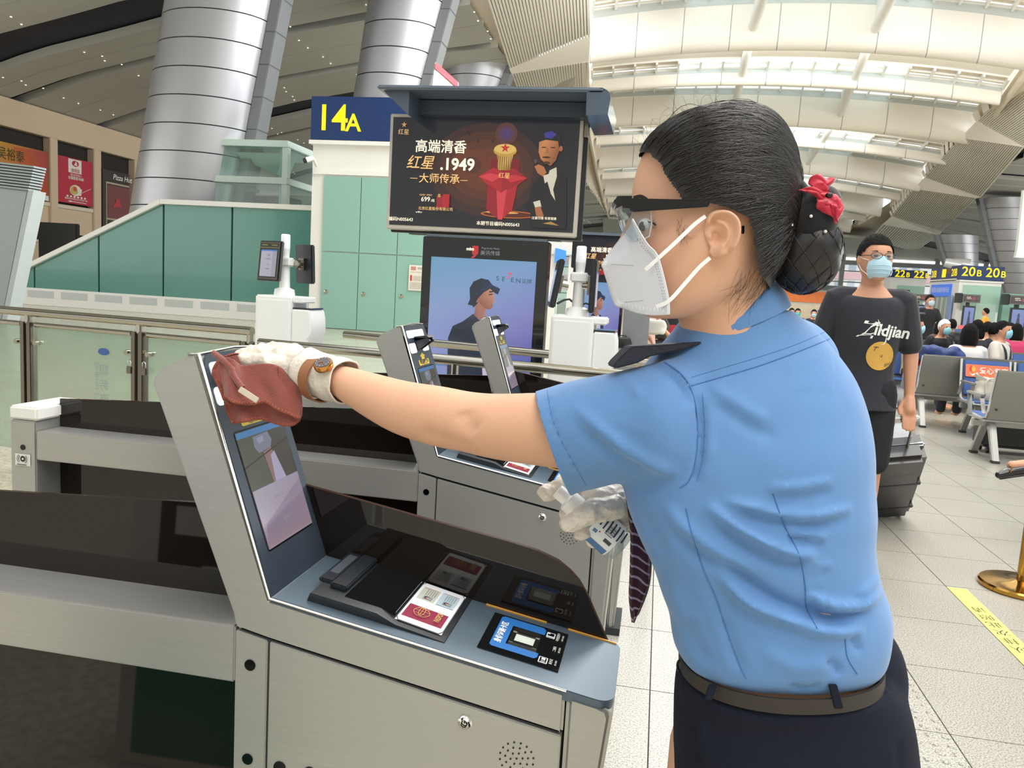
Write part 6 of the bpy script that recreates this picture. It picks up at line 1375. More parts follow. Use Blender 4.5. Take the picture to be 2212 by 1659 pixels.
for s in (-1, 1): q.add(*mask_half(s))
me = q.mesh('m'); co = mesh_np(me); me.validate(); mb_ = bmesh.new(); mb_.from_mesh(me); bmesh.ops.recalc_face_normals(mb_, faces=mb_.faces); mb_.to_mesh(me); mb_.free()
px = px_all(co); disp = np.zeros(len(co))
for pl, amp, wd in (([(1360, 520), (1380, 545), (1390, 560)], .003, 10), ([(1340, 540), (1370, 575), (1410, 588)], -.0025, 9), ([(1320, 575), (1350, 577), (1370, 575)], .0014, 3), ([(1345, 655), (1370, 651), (1392, 650)], .0012, 3), ([(1385, 600), (1398, 625), (1405, 650)], .0025, 12), ([(1330, 600), (1350, 640)], -.0015, 12)): 
    d, p = polydist(px, np.array(pl, float)); disp += amp*np.exp(-(d/wd)**2)
near = ((co-at_d(1540, 480, HD))@sd < 0); mesh_set(me, co-FH*(disp*near)[:, None])
mask_bvh = bvh_of(me); mo = finish(shift(me, mk.location), 'shell', M_MASK, mk, smooth=180); mo.modifiers.new('s', 'SOLIDIFY').thickness = .0012
q = MB(); wl_ = np.concatenate([FR[8:], np.array([(1350, 665), (1375, 669), (1400, 672), (1425, 675), (1442, 676)])]); wl_ = catmull(wl_, 74)
for i in range(0, 72, 1):
    a = wl_[i]; t = wl_[i+1]-wl_[i]; n_ = np.array([-t[1], t[0]])/np.linalg.norm(t); n_ = n_ if (n_@(np.array([1390, 600])-a)) > 0 else -n_
    p = on_surface(mask_bvh, [a+n_*1.5, a+n_*5, a+n_*9], 4, .0007)
    if len(p) > 2: q.tube(p, .0006, n=4)
o = q.build('weld_marks', M_MASKE, mk); o['kind'] = 'stuff'
q = MB()
for off_ in (7, 12):
    pts = [CK[i]+np.array([-off_, 0]) for i in range(2, 26)]
    pts = catmull(np.array(pts), 80)
    for i in range(0, 78, 2):
        p = on_surface(mask_bvh, [pts[i], pts[i]+(pts[i+1]-pts[i])*.6], 3, .0004)
        if len(p) > 1: q.tube(p, .00035, n=4)
for pl in ([(1320, 571), (1370, 574)], [(1350, 653), (1390, 649)]):
    pts = catmull(np.array(pl, float), 40)
    for i in range(0, 38, 2):
        p = on_surface(mask_bvh, [pts[i], pts[i+1]], 3, .0004)
        if len(p) > 1: q.tube(p, .0003, n=4)
o = q.build('stitching', mat('stitch_grey', '#9a9ca8', rough=.8), mk); o['kind'] = 'stuff'
def strap(pl, wpx, nm='ear_loop'):
    pts = catmull(np.array(pl, float), 18); q = MB(); L_ = []
    for i, (x, y) in enumerate(pts):
        t = pts[min(i+1, 17)]-pts[max(i-1, 0)]; n_ = np.array([-t[1], t[0]])/np.linalg.norm(t)*wpx/2; f = i/17; d = np.interp(f, [0, .3, 1], [.842, .832, .822])
        L_.append([at_d(*(np.array([x, y])+n_), d-.002), at_d(*(np.array([x, y])-n_), d-.002), at_d(*(np.array([x, y])-n_), d-.0008), at_d(*(np.array([x, y])+n_), d-.0008)])
    q.loft(L_); return q.build(nm, M_MASKE, mk, smooth=40)
strap([(1394, 583), (1425, 555), (1460, 523), (1500, 485), (1524, 467)], 8.5); strap([(1417, 662), (1445, 650), (1480, 612), (1510, 578), (1534, 557)], 8.5)

# --- gloves
def glove(palm, fs, lab, seed, cuff):
    g = thing('glove', lab, 'glove', palm[0][0]); b = MB(); b.chain(palm[0], [r*1.12 for r in palm[1]], 18)
    for p, r in fs: b.chain(p, [x*1.12 for x in r], 12)
    me = fused(b, .0022, 8, .5); co = mesh_np(me); no = mesh_normals(me)
    w_ = np.array([(mnoise.ridged_multi_fractal(V(p)*48+Vector((seed, 0, 0)), 1, 2, 2, 1, 2)-.9)*.003+mnoise.noise(V(p)*30)*.002 for p in co]); mesh_set(me, co+no*w_[:, None])
    finish(shift(me, g.location), 'hand', M_NIT, g, smooth=180)
    if cuff:
        q = MB(); rg = [limb_ring(a, c, d, r, 30, ax_a) for a, c, d, r in cuff]
        rg = [[p+np.array([mnoise.noise(V(p)*45+Vector((k, 0, 3)))*.0035 for k in range(3)]) for p in r_] for r_ in dense(rg, 4)]
        q.loft(rg, caps=False); o = q.build('cuff', M_NIT, g, smooth=180); o.modifiers.new('s', 'SOLIDIFY').thickness = .0008
        q = MB(); q.tube(rg[-1], .0014, n=6, closed=True); q.build('cuff_bead', M_NIT, g, smooth=80)
    return g
gL = glove(LH_palm, LH_f, 'creased white latex glove pressing the russet cloth on the gate', 1, [((668, 752), (640, 842), 1.13, .028), ((694, 764), (668, 856), 1.125, .030), ((720, 772), (700, 864), 1.12, .033), ((742, 772), (722, 868), 1.115, .034), ((754, 779), (738, 872), 1.11, .0345)])
gR = glove(RH_palm, RH_f, 'white latex glove holding the spray bottle', 5, None)
# --- watch
wt = thing('wristwatch', 'rose gold wristwatch with a brown face, worn over the glove cuff', 'watch', at_d(700, 800, 1.1))
rg = [limb_ring(a, c, d, r, 32, ax_a) for a, c, d, r in (((686, 772), (676, 862), 1.122, .0352), ((706, 776), (694, 868), 1.118, .0356))]
q = MB(); q.loft([rg[0], rg[1], [p*1.0+(p-np.mean(rg[1], 0))*.06 for p in np.array(rg[1])], [p+(p-np.mean(rg[0], 0))*.06 for p in np.array(rg[0])], rg[0]], caps=False); q.build('strap', M_SUEDE, wt, smooth=50)
wc = at_d(699, 789, 1.082); wn = np.array([0, 0, .82])-FH*.5-RH*.15; wn /= np.linalg.norm(wn)
q = MB(); q.lathe([(.001, -.004), (.0125, -.004), (.0136, -.001), (.0136, .003), (.0126, .0048), (.0114, .005), (.001, .005)], wc, wn, n=36); q.build('case', M_GOLD, wt, smooth=40)
q = MB(); q.lathe([(.001, .005), (.0112, .005), (.0112, .0056), (.001, .0056)], wc, wn, n=32); q.build('dial', mat('brown_dial', '#3a2119', rough=.12, var=0, coat=.6), wt)
u_, v_, _ = frame_from(wn)
for k in range(12): q = MB(); a = k*math.pi/6; c = V(wc)+V(wn)*.0058+(u_*math.cos(a)+v_*math.sin(a))*.0092; q.ell(c, .0006, n=8, m=6); q.build('hour_mark', M_CHROME, wt)
for a, L_ in ((.4, .006), (2.2, .008)): q = MB(); q.tube([V(wc)+V(wn)*.006, V(wc)+V(wn)*.006+(u_*math.cos(a)+v_*math.sin(a))*L_], .0005, n=4); q.build('hand', M_GOLD, wt)
# --- russet cloth draped over the leaning screen
cl_ = thing('cleaning_cloth', 'folded russet cloth with stitched edges, held against the gate tower', 'cloth', at_d(560, 850, 1.1))
G0 = np.array([0, 1.0, 0])
def face_pt(px_, py_, lift=.01):
    d = ray(px_, py_); A = FA+G0; t = ((A-C_CAM)@FN)/(d@FN); return C_CAM+d*t+FN*lift
def cloth_pt(px_, py_, dd): return at_d(px_, py_, dd)
def sheet(outline_top, outline_bot, dt, db, folds, n=40, m=26, nm='fold'):
    T_ = catmull(np.array(outline_top, float), n); B_ = catmull(np.array(outline_bot, float), n); vs = []
    for j in range(m+1):
        t = j/m
        for i in range(n):
            x, y = T_[i]*(1-t)+B_[i]*t; f = i/(n-1); d = (dt[0]*(1-f)+dt[1]*f)*(1-t)+(db[0]*(1-f)+db[1]*f)*t
            d += sum(a*math.exp(-((f-c+sl*t)/w_)**2)*(t if k else 1) for a, c, w_, sl, k in folds); p = at_d(x, y, d); vs.append(p+np.array([mnoise.noise(V(p)*40)*.0015]*3))
    q = MB(); q.add(vs, [(j*n+i, (j+1)*n+i, (j+1)*n+i+1, j*n+i+1) for j in range(m) for i in range(n-1)]); o = q.build(nm, M_CLOTH, cl_, smooth=180); so = o.modifiers.new('s', 'SOLIDIFY'); so.thickness = .004; so.offset = 0
    return vs, n, m
# front fold hangs from the fingers and turns under along the bottom hem
vA, n_, m_ = sheet([(473, 778), (495, 772), (520, 790), (560, 787), (600, 792), (640, 840)], [(487, 855), (510, 868), (545, 872), (575, 868), (612, 890), (650, 902)], (1.098, 1.112), (1.085, 1.095), [(-.012, .25, .12, .1, 0), (.008, .5, .15, -.2, 1), (-.006, .75, .12, 0, 1)])
hemA = [vA[m_*n_+i] for i in range(n_)]
vB, nB, mB = sheet([(462, 806), (466, 792), (478, 776), (500, 768), (512, 765)], [(487, 862), (500, 874), (520, 875), (540, 872), (560, 862)], (1.112, 1.118), (1.098, 1.10), [(.006, .5, .2, 0, 0)])
vC, nC, mC = sheet([(489, 866), (520, 872), (560, 862), (590, 868), (630, 885), (652, 895)], [(501, 914), (530, 908), (565, 904), (600, 914), (630, 917), (648, 905)], (1.102, 1.105), (1.098, 1.108), [(-.010, .2, .08, 0, 1), (.012, .5, .14, .0, 1), (-.004, .8, .1, 0, 1)])
vD, nD, mD = sheet([(600, 792), (625, 818), (640, 832), (648, 842)], [(606, 892), (628, 896), (644, 900), (652, 898)], (1.105, 1.112), (1.098, 1.105), [(-.003, .5, .3, 0, 0)])
def hem(pts, r, nm='hem'):
    q = MB(); pts = catmull(np.array(pts), 90); q.tube([p+np.array([0, 0, .0006])*math.sin(i*2.1) for i, p in enumerate(pts)], [r*(1+.28*math.sin(i*2.1)) for i in range(90)], n=7); return q.build(nm, M_HEM, cl_, smooth=80)
hem(hemA, .0026); hem([vC[mC*nC+i] for i in range(nC)], .0028); hem([vB[j*nB] for j in range(mB+1)], .0028); hem([vC[j*nC] for j in range(mC+1)], .0024)
hem([vB[i] for i in range(nB)], .0026)
q = MB(); q.tube(catmull(np.array([at_d(*p) for p in ((461, 762, 1.10), (482, 778, 1.09), (500, 796, 1.085), (503, 808, 1.082), (516, 828, 1.078), (524, 838, 1.076))]), 30), .0042, n=8); q.build('hanging_loop', M_CLOTH, cl_, smooth=80)
q = MB(); A_, B_ = at_d(517, 840, 1.072), at_d(557, 866, 1.072); d_ = (B_-A_); nv_ = np.cross(d_, CAM_F); nv_ = nv_/np.linalg.norm(nv_); q.obox((A_+B_)/2, d_/2, nv_*.0042, CAM_F*.0012); q.build('label_tag', mat('tag_white', '#cbbfae', rough=.8, var=.05, scale=60), cl_, bevel=.0008)

# --- spray bottle
sb = thing('spray_bottle', 'clear hand spray bottle with white pump cap and printed label, held by the attendant', 'bottle', at_d(1280, 1130, 1.03))
A_, B_ = at_d(1204, 1060, 1.03), at_d(1342, 1182, 1.025); ax = (B_-A_); L = np.linalg.norm(ax); ax = ax/L
q = MB(); q.lathe([(.001, 0), (.0088, 0), (.0095, .001), (.0098, .016), (.0148, .018), (.0152, .034), (.0148, .035), (.001, .035)], A_, ax, n=28); q.build('pump_cap', mat('cap_white', '#f2f3f2', rough=.3, var=0), sb, smooth=35)
q = MB(); q.lathe([(.0105, .035), (.0105, .041), (.0225, .052), (.0235, .056), (.0235, L-.003), (.021, L), (.001, L+.0005)], A_, ax, n=32); q.build('bottle_wall', glassmat('bottle_plastic', '#eef4f5', .18), sb, smooth=40)
q = MB(); q.lathe([(.0237, .062), (.0237, L-.016)], A_, ax, n=40); lb_ = MB(); u_, v_, a_ = frame_from(ax)
def cyl_print(h0, h1, th0, th1, m, r, nm, n=12):
    b = MB(); b.loft([[V(A_)+a_*h+(u_*math.cos(t)+v_*math.sin(t))*r for t in np.linspace(th0, th1, n)] for h in (h0, h1)], close=False, caps=False); return b.build(nm, m, sb, smooth=60)
toC = V(C_CAM)-V(A_+ax*L*.6); th_c = math.atan2(toC.dot(v_), toC.dot(u_))
cyl_print(.060, L-.012, th_c-2.2, th_c+2.2, mat('label_white', '#e3e7ec', rough=.4, var=.01), .02365, 'label', 30)
M_LB = mat('label_blue', '#4f76a8', rough=.4, var=.05); M_BK = mat('label_black', '#3c4048', rough=.5, var=0)
s_ = 1 if (u_*math.cos(th_c+.5)+v_*math.sin(th_c+.5)).dot(V(R_CAM@np.array([0, 1., 0]))) > (u_*math.cos(th_c)+v_*math.sin(th_c)).dot(V(R_CAM@np.array([0, 1., 0]))) else -1
cyl_print(L-.05, L-.014, th_c+s_*.75, th_c+s_*1.5, M_LB, .0238, 'label_print')
for k in range(7): cyl_print(.066+.0065*k*.9, .0682+.0065*k*.9, th_c-s_*.9, th_c-s_*(.15-.05*(k % 3)), M_BK, .0238, 'label_print')
for k in range(8): cyl_print(L-.0325, L-.021, th_c-s_*(.55-.075*k), th_c-s_*(.55-.075*k-.02-.02*(k % 2)), M_BK, .0238, 'barcode_line', 3)
cyl_print(.083, .094, th_c+s_*.2, th_c+s_*.42, M_BK, .0238, 'label_print'); cyl_print(.064, .07, th_c+s_*.15, th_c+s_*.35, M_LB, .0238, 'label_print'); cyl_print(.0715, .0735, th_c+s_*.1, th_c+s_*.18, M_REDINK, .0238, 'label_print')

# --- tie, belt, trousers, shoes
ti = thing('necktie', 'dark red tie with thin pale stripes hanging at the front of the shirt', 'necktie', at_d(1375, 1250, 1.0))
M_TIE = mat('tie_stripe', '#3a1a26', rough=.5, var=0)
_n = M_TIE.node_tree; _wv = _n.nodes.new('ShaderNodeTexWave'); _wv.inputs['Scale'].default_value = 38; _wv.inputs['Distortion'].default_value = 1.2; _tc = _n.nodes.new('ShaderNodeTexCoord'); _mp = _n.nodes.new('ShaderNodeMapping'); _mp.inputs['Rotation'].default_value = (0, .85, .4)
_rp = _n.nodes.new('ShaderNodeValToRGB'); _rp.color_ramp.elements[0].position = .86; _rp.color_ramp.elements[0].color = (*lin('#3c1626'), 1); _rp.color_ramp.elements[1].position = .93; _rp.color_ramp.elements[1].color = (*lin('#9c93a8'), 1)
_n.links.new(_tc.outputs['Object'], _mp.inputs[0]); _n.links.new(_mp.outputs[0], _wv.inputs['Vector']); _n.links.new(_wv.outputs[1], _rp.inputs[0]); _n.links.new(_rp.outputs[0], _n.nodes['Principled BSDF'].inputs['Base Color'])
def tie_strip(Lp, Rp, d, m, nm):
    Lp, Rp = catmull(np.array(Lp, float), 24), catmull(np.array(Rp, float), 24); q = MB(); rows = []
    for (a, b) in zip(Lp, Rp):
        rows.append([at_d(*(a*(1-f)+b*f), d+.012*f+.002*math.sin(f*5)) for f in np.linspace(0, 1, 7)])
    q.loft(rows, close=False, caps=False); o = q.build(nm, m, ti, smooth=180); o.modifiers.new('s', 'SOLIDIFY').thickness = .003
tie_strip([(1352, 1080), (1361, 1150), (1360, 1230), (1358, 1290), (1364, 1344)], [(1392, 1080), (1400, 1180), (1401, 1240), (1399, 1262), (1366, 1344)], 1.005, M_TIE, 'front_blade'); tie_strip([(1370, 1100), (1384, 1180), (1382, 1250), (1372, 1330)], [(1395, 1100), (1404, 1190), (1400, 1262), (1376, 1325)], 1.018, mat('tie_lining', '#211820', rough=.6), 'tail')
belt_r = [ring_px((1470, y), (1893, y-2), .932, .0985, 56, 2.2) for y in (1420, 1449)]
q = MB(); q.loft([belt_r[0], belt_r[1], [p*.97+np.mean(belt_r[1], 0)*.03 for p in np.array(belt_r[1])], [p*.97+np.mean(belt_r[0], 0)*.03 for p in np.array(belt_r[0])], belt_r[0]], caps=False)
be = q.build('belt', M_BELT, wm_, smooth=60)
q = MB()
TRS = [((1474, 1452), (1896, 1444), .932, .094, 1.), ((1466, 1466), (1905, 1440), .935, .098, 1.05), ((1462, 1500), (1938, 1480), .945, .102, 1.1), ((1460, 1560), (1956, 1545), .95, .107, 1.1), ((1460, 1640), (1964, 1630), .955, .112, 1.1), ((1462, 1740), (1958, 1730), .955, .112, 1.1), ((1470, 1850), (1940, 1840), .955, .105, 1.0)]
q.loft(dense([ring_px(a, b, d, bb, 44, 2.3, None, bf) for a, b, d, bb, bf in TRS], 3))
hp = np.mean(np.array(ring_px((1470, 1850), (1940, 1840), .955, .105)), 0)
for h in hips: q.chain([h*[1, 1, 0]+[0, 0, hp[2]+.02], h*[1, 1, 0]+[0, 0, .45]-RH*.01, h*[1, 1, 0]+[0, 0, .09]], [.078, .07, .06], 20)
# seat swelling behind the shirt tail on the right
q.ell(at_d(1862, 1470, .965), .050, .07, .075, n=20, m=14)
me = fused(q, .006, 8); carve(me, [([(1500, 1560), (1498, 1600), (1508, 1659)], -.005, 12), ([(1515, 1545), (1520, 1600), (1530, 1659)], .004, 10), ([(1945, 1600), (1940, 1659)], -.003, 8)]); trs = finish(shift(me, off), 'trousers', M_NAVYC, wm_, smooth=180)
def loop_at(x0, y0, x1, y1, d): q = MB(); a, b = at_d(x0, y0, d), at_d(x1, y1, d); q.obox((a+b)/2, (b-a)/2, RH*.0045, CAM_F*.0015); return q.build('belt_loop', M_NAVYC, trs, bevel=.0008)
loop_at(1798, 1478, 1812, 1530, .836); loop_at(1540, 1478, 1530, 1512, .858)
q = MB(); q.tube([at_d(1470+6*math.cos(a)-1, 1438+12*math.sin(a), .935) for a in np.linspace(0, 2*math.pi, 16)[:-1]], .0014, n=6, closed=True); q.build('key_ring', mat('ring_black', '#1a1a1e', rough=.3, metal=.5), trs, smooth=80)
for i, h in enumerate(hips):
    s_ = thing('shoe', ('black shoe under the attendant, nearer one', 'black shoe under the attendant, farther one')[i], 'shoe', h*[1, 1, 0]); q = MB(); q.chain([h*[1, 1, 0]+[0, 0, .045]+RH*.04, h*[1, 1, 0]+[0, 0, .045]-RH*.06, h*[1, 1, 0]+[0, 0, .036]-RH*.17], [.045, .046, .034], 14); me = fused(q, .005, 4); co = mesh_np(me); co[:, 2] = np.maximum(co[:, 2], .0); mesh_set(me, co); finish(shift(me, s_.location), 'upper', mat('shoe_black', '#16161a', rough=.3), s_, smooth=180)
# ================================================================ other people, seats, luggage
M_TEE = mat('black_tee', '#24262f', rough=.85, var=.08, scale=15, bump=.12, bscale=400, sheen=.15)
M_SHORT = mat('black_shorts', '#191b22', rough=.85, var=.08, scale=15)
M_BMASK = mat('blue_mask', '#aecfe0', rough=.7, var=.04, scale=40)
M_HAIR2 = mat('short_black_hair', '#141211', rough=.75, var=.4, scale=80, bump=.8, bscale=240, spec=.2)
M_SKIN2 = mat('skin_tan', '#c99477', rough=.5, var=.05, scale=9, sss=.1)
def face_dir(deg):
    """0 faces the camera (-Y), 90 faces right in the picture, 180 away"""
    a = math.radians(deg); return np.array([math.sin(a), -math.cos(a), 0])
def make_person(pos, h, deg, lab, pose='stand', shirt='#333', trousers='#222', hair='short', mask='#a9cfe0', group=None, voxel=.012, lean=0., arms=None, sleeves=.5, skin=None, bag=None, hair_m=None, coarse=True, short=False, legs=None, headturn=0., shirt_m=None, trouser_m=None, stretch=0.):
    """one body skin; shirt, trousers, hair as its garments. pos: floor point (standing) or seat point (sitting, z = seat height)"""
    pos = np.asarray(pos, float); f = face_dir(deg); s = np.cross([0, 0, 1.], f); u = np.array([0, 0, 1.]); k = h/1.72
    # s points to the person's left
    t = thing('person', lab, 'person', pos, group)
    hipz = .93*k if pose == 'stand' else .09
    P = lambda x, y, z: pos+f*x*k+s*y*k+u*(hipz+z*k)        # relative to the hips
    L = lean
    neck = P(L*.55, 0, .51); headc = P(L*.75+.02, 0, .655)
    fb = f
    if headturn: f = face_dir(deg+headturn); s0 = s; s = np.cross([0, 0, 1.], f)
    b = MB()
    b.ell(headc, .098*k, (.076 if coarse else .081)*k, .118*k, n=20, m=14, ax=(f, s, u)); b.chain([headc+f*.045*k-u*.05*k, headc+f*.06*k-u*.075*k], [.055*k, (.038 if coarse else .045)*k], 12)   # jaw
    b.chain([headc+f*.092*k+u*.005*k, headc+f*.106*k-u*.02*k], [.007*k, .011*k], 8)
    for q in (-1, 1): b.ell(headc+s*q*(.078 if coarse else .083)*k-f*.005*k-u*.01*k, .018*k, .008*k, .030*k, n=10, m=8, ax=(f, s, u))
    b.chain([headc-u*.06*k-f*.02*k, neck], [.052*k, .056*k], 12)
    fh, shd = f, s; f = fb; s = np.cross([0, 0, 1.], f)
    sh = [P(L*.5, q*.165, .455) for q in (-1, 1)]
    tor = [(P(0, 0, -.04), .155, .11), (P(L*.1, 0, .1), .14, .10), (P(L*.3, 0, .27), .16, .115), (P(L*.48, 0, .4), .178, .105), (P(L*.52, 0, .45), .155, .085), (P(L*.54, 0, .485), .10, .072), (P(L*.55, 0, .515), .058, .058)]
    rg = [[c+s*a*k*math.cos(q)+f*d*k*math.sin(q) for q in np.linspace(0, 2*math.pi, 25)[:-1]] for c, a, d in tor]; b.loft(dense(rg, 3))
    if arms is None: arms = [((.03, q*.215, .19), (.08, q*.22, -.04)) if pose == 'stand' else ((.06, q*.22, .2), (.26, q*.13, .08)) for q in (-1, 1)]
    hands = []
    for S0, (e, w) in zip(sh, arms):
        E_, W_ = P(*e), P(*w); b.chain([S0+(P(0, 0, 0)-P(0, 0, .02)), E_, W_], [.046*k, .038*k, .026*k], 12); d = (W_-E_)/np.linalg.norm(W_-E_); d2 = d*.8+f*.2-u*.05; d2 /= np.linalg.norm(d2); hands.append((W_, d2)); side = np.cross(d2, u); side = side/np.linalg.norm(side)
        b.chain([W_+d2*.02*k, W_+d2*.075*k], [.03*k, .032*k], 10)
        if not coarse:
            for q in range(4): o_ = side*(q-1.5)*.018*k; b.chain([W_+d2*.08*k+o_, W_+d2*.125*k+o_-u*.008*k, W_+d2*(.158-.008*abs(q-1.3))*k+o_-u*.03*k], [.0095*k, .009*k, .0075*k], 8)
            b.chain([W_+d2*.03*k+side*.03*k, W_+d2*.075*k+side*.05*k, W_+d2*.1*k+side*.045*k], [.012*k, .011*k, .009*k], 8)
        else: b.chain([W_+d2*.08*k, W_+d2*.15*k-u*.02*k], [.028*k, .018*k], 8)
    if pose == 'stand' and not legs: legs = [[P(0, q*.085, -.05), P(.015, q*.09, -.46), P(0, q*.095, -.86)] for q in (-1, 1)]
    elif legs: legs = [[P(*w) for w in lg] for lg in legs]
    else: legs = [[P(.0, q*.085, -.0), P(.42, q*.10, .01), P(.44, q*.10, -.40)] for q in (-1, 1)]
    for lg in legs: b.chain(lg, [.078*k, .056*k, .04*k], 14); b.chain([lg[-1]-u*.02*k, lg[-1]+f*.13*k-u*.035*k], [.035*k, .03*k], 10)
    me = fused(b, voxel, 3); finish(shift(me, pos), 'body', skin or M_SKIN2, t, smooth=180)
    # garments
    c = MB(); rg = [[cc+s*(a*k+.014)*math.cos(q)+f*(d*k+.014)*math.sin(q)-u*(.035*max(0, math.sin(q)) if cc[2] > P(0, 0, .47)[2] and not coarse else 0) for q in np.linspace(0, 2*math.pi, 25)[:-1]] for cc, a, d in ([(P(-.0, 0, -.13), .175, .128)] if pose == 'stand' else [])+tor[:-1]]; c.loft(dense(rg, 3))
    for S0, (e, w) in zip(sh, arms):
        E_, W_ = P(*e), P(*w)
        if sleeves <= .7: c.chain([P(L*.5, np.sign((S0-P(0, 0, 0))@s)*.07, .455), S0+(P(0, 0, 0)-P(0, 0, .008)), S0+(E_-S0)*max(.3, sleeves*1.3)], [.052*k, .064*k, .064*k], 14)
        else: c.chain([S0, E_, E_+(W_-E_)*.9], [.066*k, .054*k, .042*k], 14)
    me = fused(c, voxel, 3); finish(shift(me, pos), 'shirt', shirt_m or mat('shirt'+shirt, shirt, rough=.8, var=.08, scale=12), t, smooth=180)
    c = MB()
    for lg in legs:
        if short: c.chain([lg[0], lg[0]+(lg[1]-lg[0])*.5, lg[0]+(lg[1]-lg[0])*.86], [.1*k, .098*k, .092*k], 16); continue
        c.chain([lg[0], lg[1], lg[1]+(lg[2]-lg[1])*.93], [.097*k, .075*k, .06*k], 14)
    if pose == 'stand': c.chain([P(0, -.07, -.03), P(0, .07, -.03)], [.108*k, .108*k], 14)
    else: c.chain([P(0.02, -.06, .03), P(0.02, .06, .03)], [.11*k, .11*k], 14)
    me = fused(c, voxel*1.2, 3); finish(shift(me, pos), 'trousers', trouser_m or mat('trousers'+trousers, trousers, rough=.85, var=.08, scale=12), t, smooth=180)
    f, s = fh, shd
    hm = hair_m or M_HAIR2; c = MB()
    c.ell(headc+u*(.022 if coarse else .02)*k-f*.012*k, (.104 if coarse else .102)*k, (.086 if coarse else .0865)*k, (.112 if coarse else .110)*k, n=(30 if coarse else 120), m=(22 if coarse else 90), ax=(f, s, u)); me = c.mesh('h'); bm = bmesh.new(); bm.from_mesh(me)
    def bald(p):
        d = np.asarray(p)-headc; x, z = d@f/k, d[2]/k
        if hair == 'bob': return x > .045 and z < .055
        y_ = abs(d@s)/k; return (x > .05-.35*max(0, y_-.05) and z < .068-.9*max(0, y_-.05)) or z < (-.055 if x < -.045 else -.02 if x < -.012 else .012 if x < .02 else .03) or (x > .028 and z < .02)
    bmesh.ops.delete(bm, geom=[q for q in bm.faces if bald(q.calc_center_median())], context='FACES'); bm.to_mesh(me); bm.free()
    if not coarse: co = mesh_np(me); mesh_set(me, co+mesh_normals(me)*np.array([abs(mnoise.noise(V(p)*160))*.006+.0015*mnoise.noise(V(p)*60) for p in co])[:, None])
    ho = finish(shift(me, pos), 'hair', hm, t, smooth=180)
    if hair == 'bob':
        c = MB(); rg = [[headc+u*z*k+(s*a*math.cos(q)+f*(bb*math.sin(q)-.02))*k for q in np.linspace(0, 2*math.pi, 31)[:-1]] for z, a, bb in ((.06, .092, .096), (0, .1, .1), (-.07, .106, .1), (-.13, .1, .09), (-.15, .085, .07))]
        c.loft(dense(rg, 3)); me = c.mesh('h'); bm = bmesh.new(); bm.from_mesh(me); bmesh.ops.delete(bm, geom=[q for q in bm.faces if (np.asarray(q.calc_center_median())-headc)@f > .05*k], context='FACES'); bm.to_mesh(me); bm.free(); finish(shift(me, pos), 'bob_hair', hm, t, smooth=180)
    if hair == 'pony': c = MB(); c.chain([headc-f*.1*k+u*.04*k, headc-f*.14*k-u*.03*k, headc-f*.12*k-u*.13*k], [.03, .035, .02], 12); finish(shift(c.mesh('h'), pos), 'ponytail', hm, t, smooth=180)
    if mask:
        c = MB(); rows = []
        for z, w_, o_ in ((.012, .016, .113), (.0, .042, .1145), (-.02, .062, .119), (-.05, .068, .118), (-.085, .06, .108), (-.105, .04, .092)):
            rows.append([headc+u*z*k+s*w_*k*math.sin(q)+f*(o_-.072*(1-math.cos(q)))*k for q in np.linspace(-1.25, 1.25, 11)])
        c.loft(rows, close=False, caps=False); mo = c.build('face_mask', mat('mask'+mask, mask, rough=.7, var=.03), t, smooth=180)
        if not coarse:
            for q in (-1, 1):
                c = MB()
                for z0_, z1_ in ((-.012, .012), (-.085, -.03)): c.tube([headc+u*z0_*k+s*q*.058*k+f*.075*k, headc+u*(z0_*.6+z1_*.4)*k+s*q*.077*k+f*.04*k, headc+u*z1_*k+s*q*.083*k], .0015, n=5)
                c.build('ear_loop', M_MASKE, mo, smooth=60)
            for q in (-1, 1): c = MB(); c.tube([headc+f*(.0895-.01*x_*x_)*k+s*q*(.032+.018*x_)*k+u*(.036-.003*x_*x_)*k for x_ in (-1, -.4, .3, 1)], [.0012, .0026, .0022, .0008], n=6); c.build('eyebrow', M_HAIR2, t, smooth=80)
            for z_ in (-.035, -.055, -.075): c = MB(); c.tube([headc+u*(z_-.004*abs(math.sin(q)))*k+s*.064*k*math.sin(q)+f*(.1195-.072*(1-math.cos(q))-(.004 if z_ < -.07 else 0))*k for q in np.linspace(-1.1, 1.1, 11)], .0014, n=5); c.build('pleat', mat('mask'+mask, mask), mo, smooth=60)
    for q in (-1, 1): c = MB(); c.ell(headc+f*.0885*k+s*q*.03*k+u*.012*k, .006*k, .013*k, .006*k, n=10, m=6, ax=(f, s, u)); c.build('eye', mat('eye_dark', '#241a18', rough=.2, var=0), t, smooth=180)
    return t, P, headc, f, s, k

def decal(o, bv, dirn, lift=.0022):
    """lays flat lettering or a disc onto a garment"""
    me = evaluated(o); M_ = o.matrix_world.copy(); par = o.parent; nm = o.name.split('.')[0]; m = o.data.materials[0]; rl = np.array(root_of(par).location); bpy.context.view_layer.update(); M_ = np.array(o.matrix_world)
    co = mesh_np(me)@M_[:3, :3].T+M_[:3, 3]; d = V(dirn)
    for i, p in enumerate(co):
        h = bv.ray_cast(V(p)-d*.3, d, .8)
        if h[0] is not None: co[i] = np.array(h[0])-np.array(dirn)*lift
    mesh_set(me, co-rl); me.materials.clear(); q = finish(me, nm, m, par); bpy.data.objects.remove(o); return q
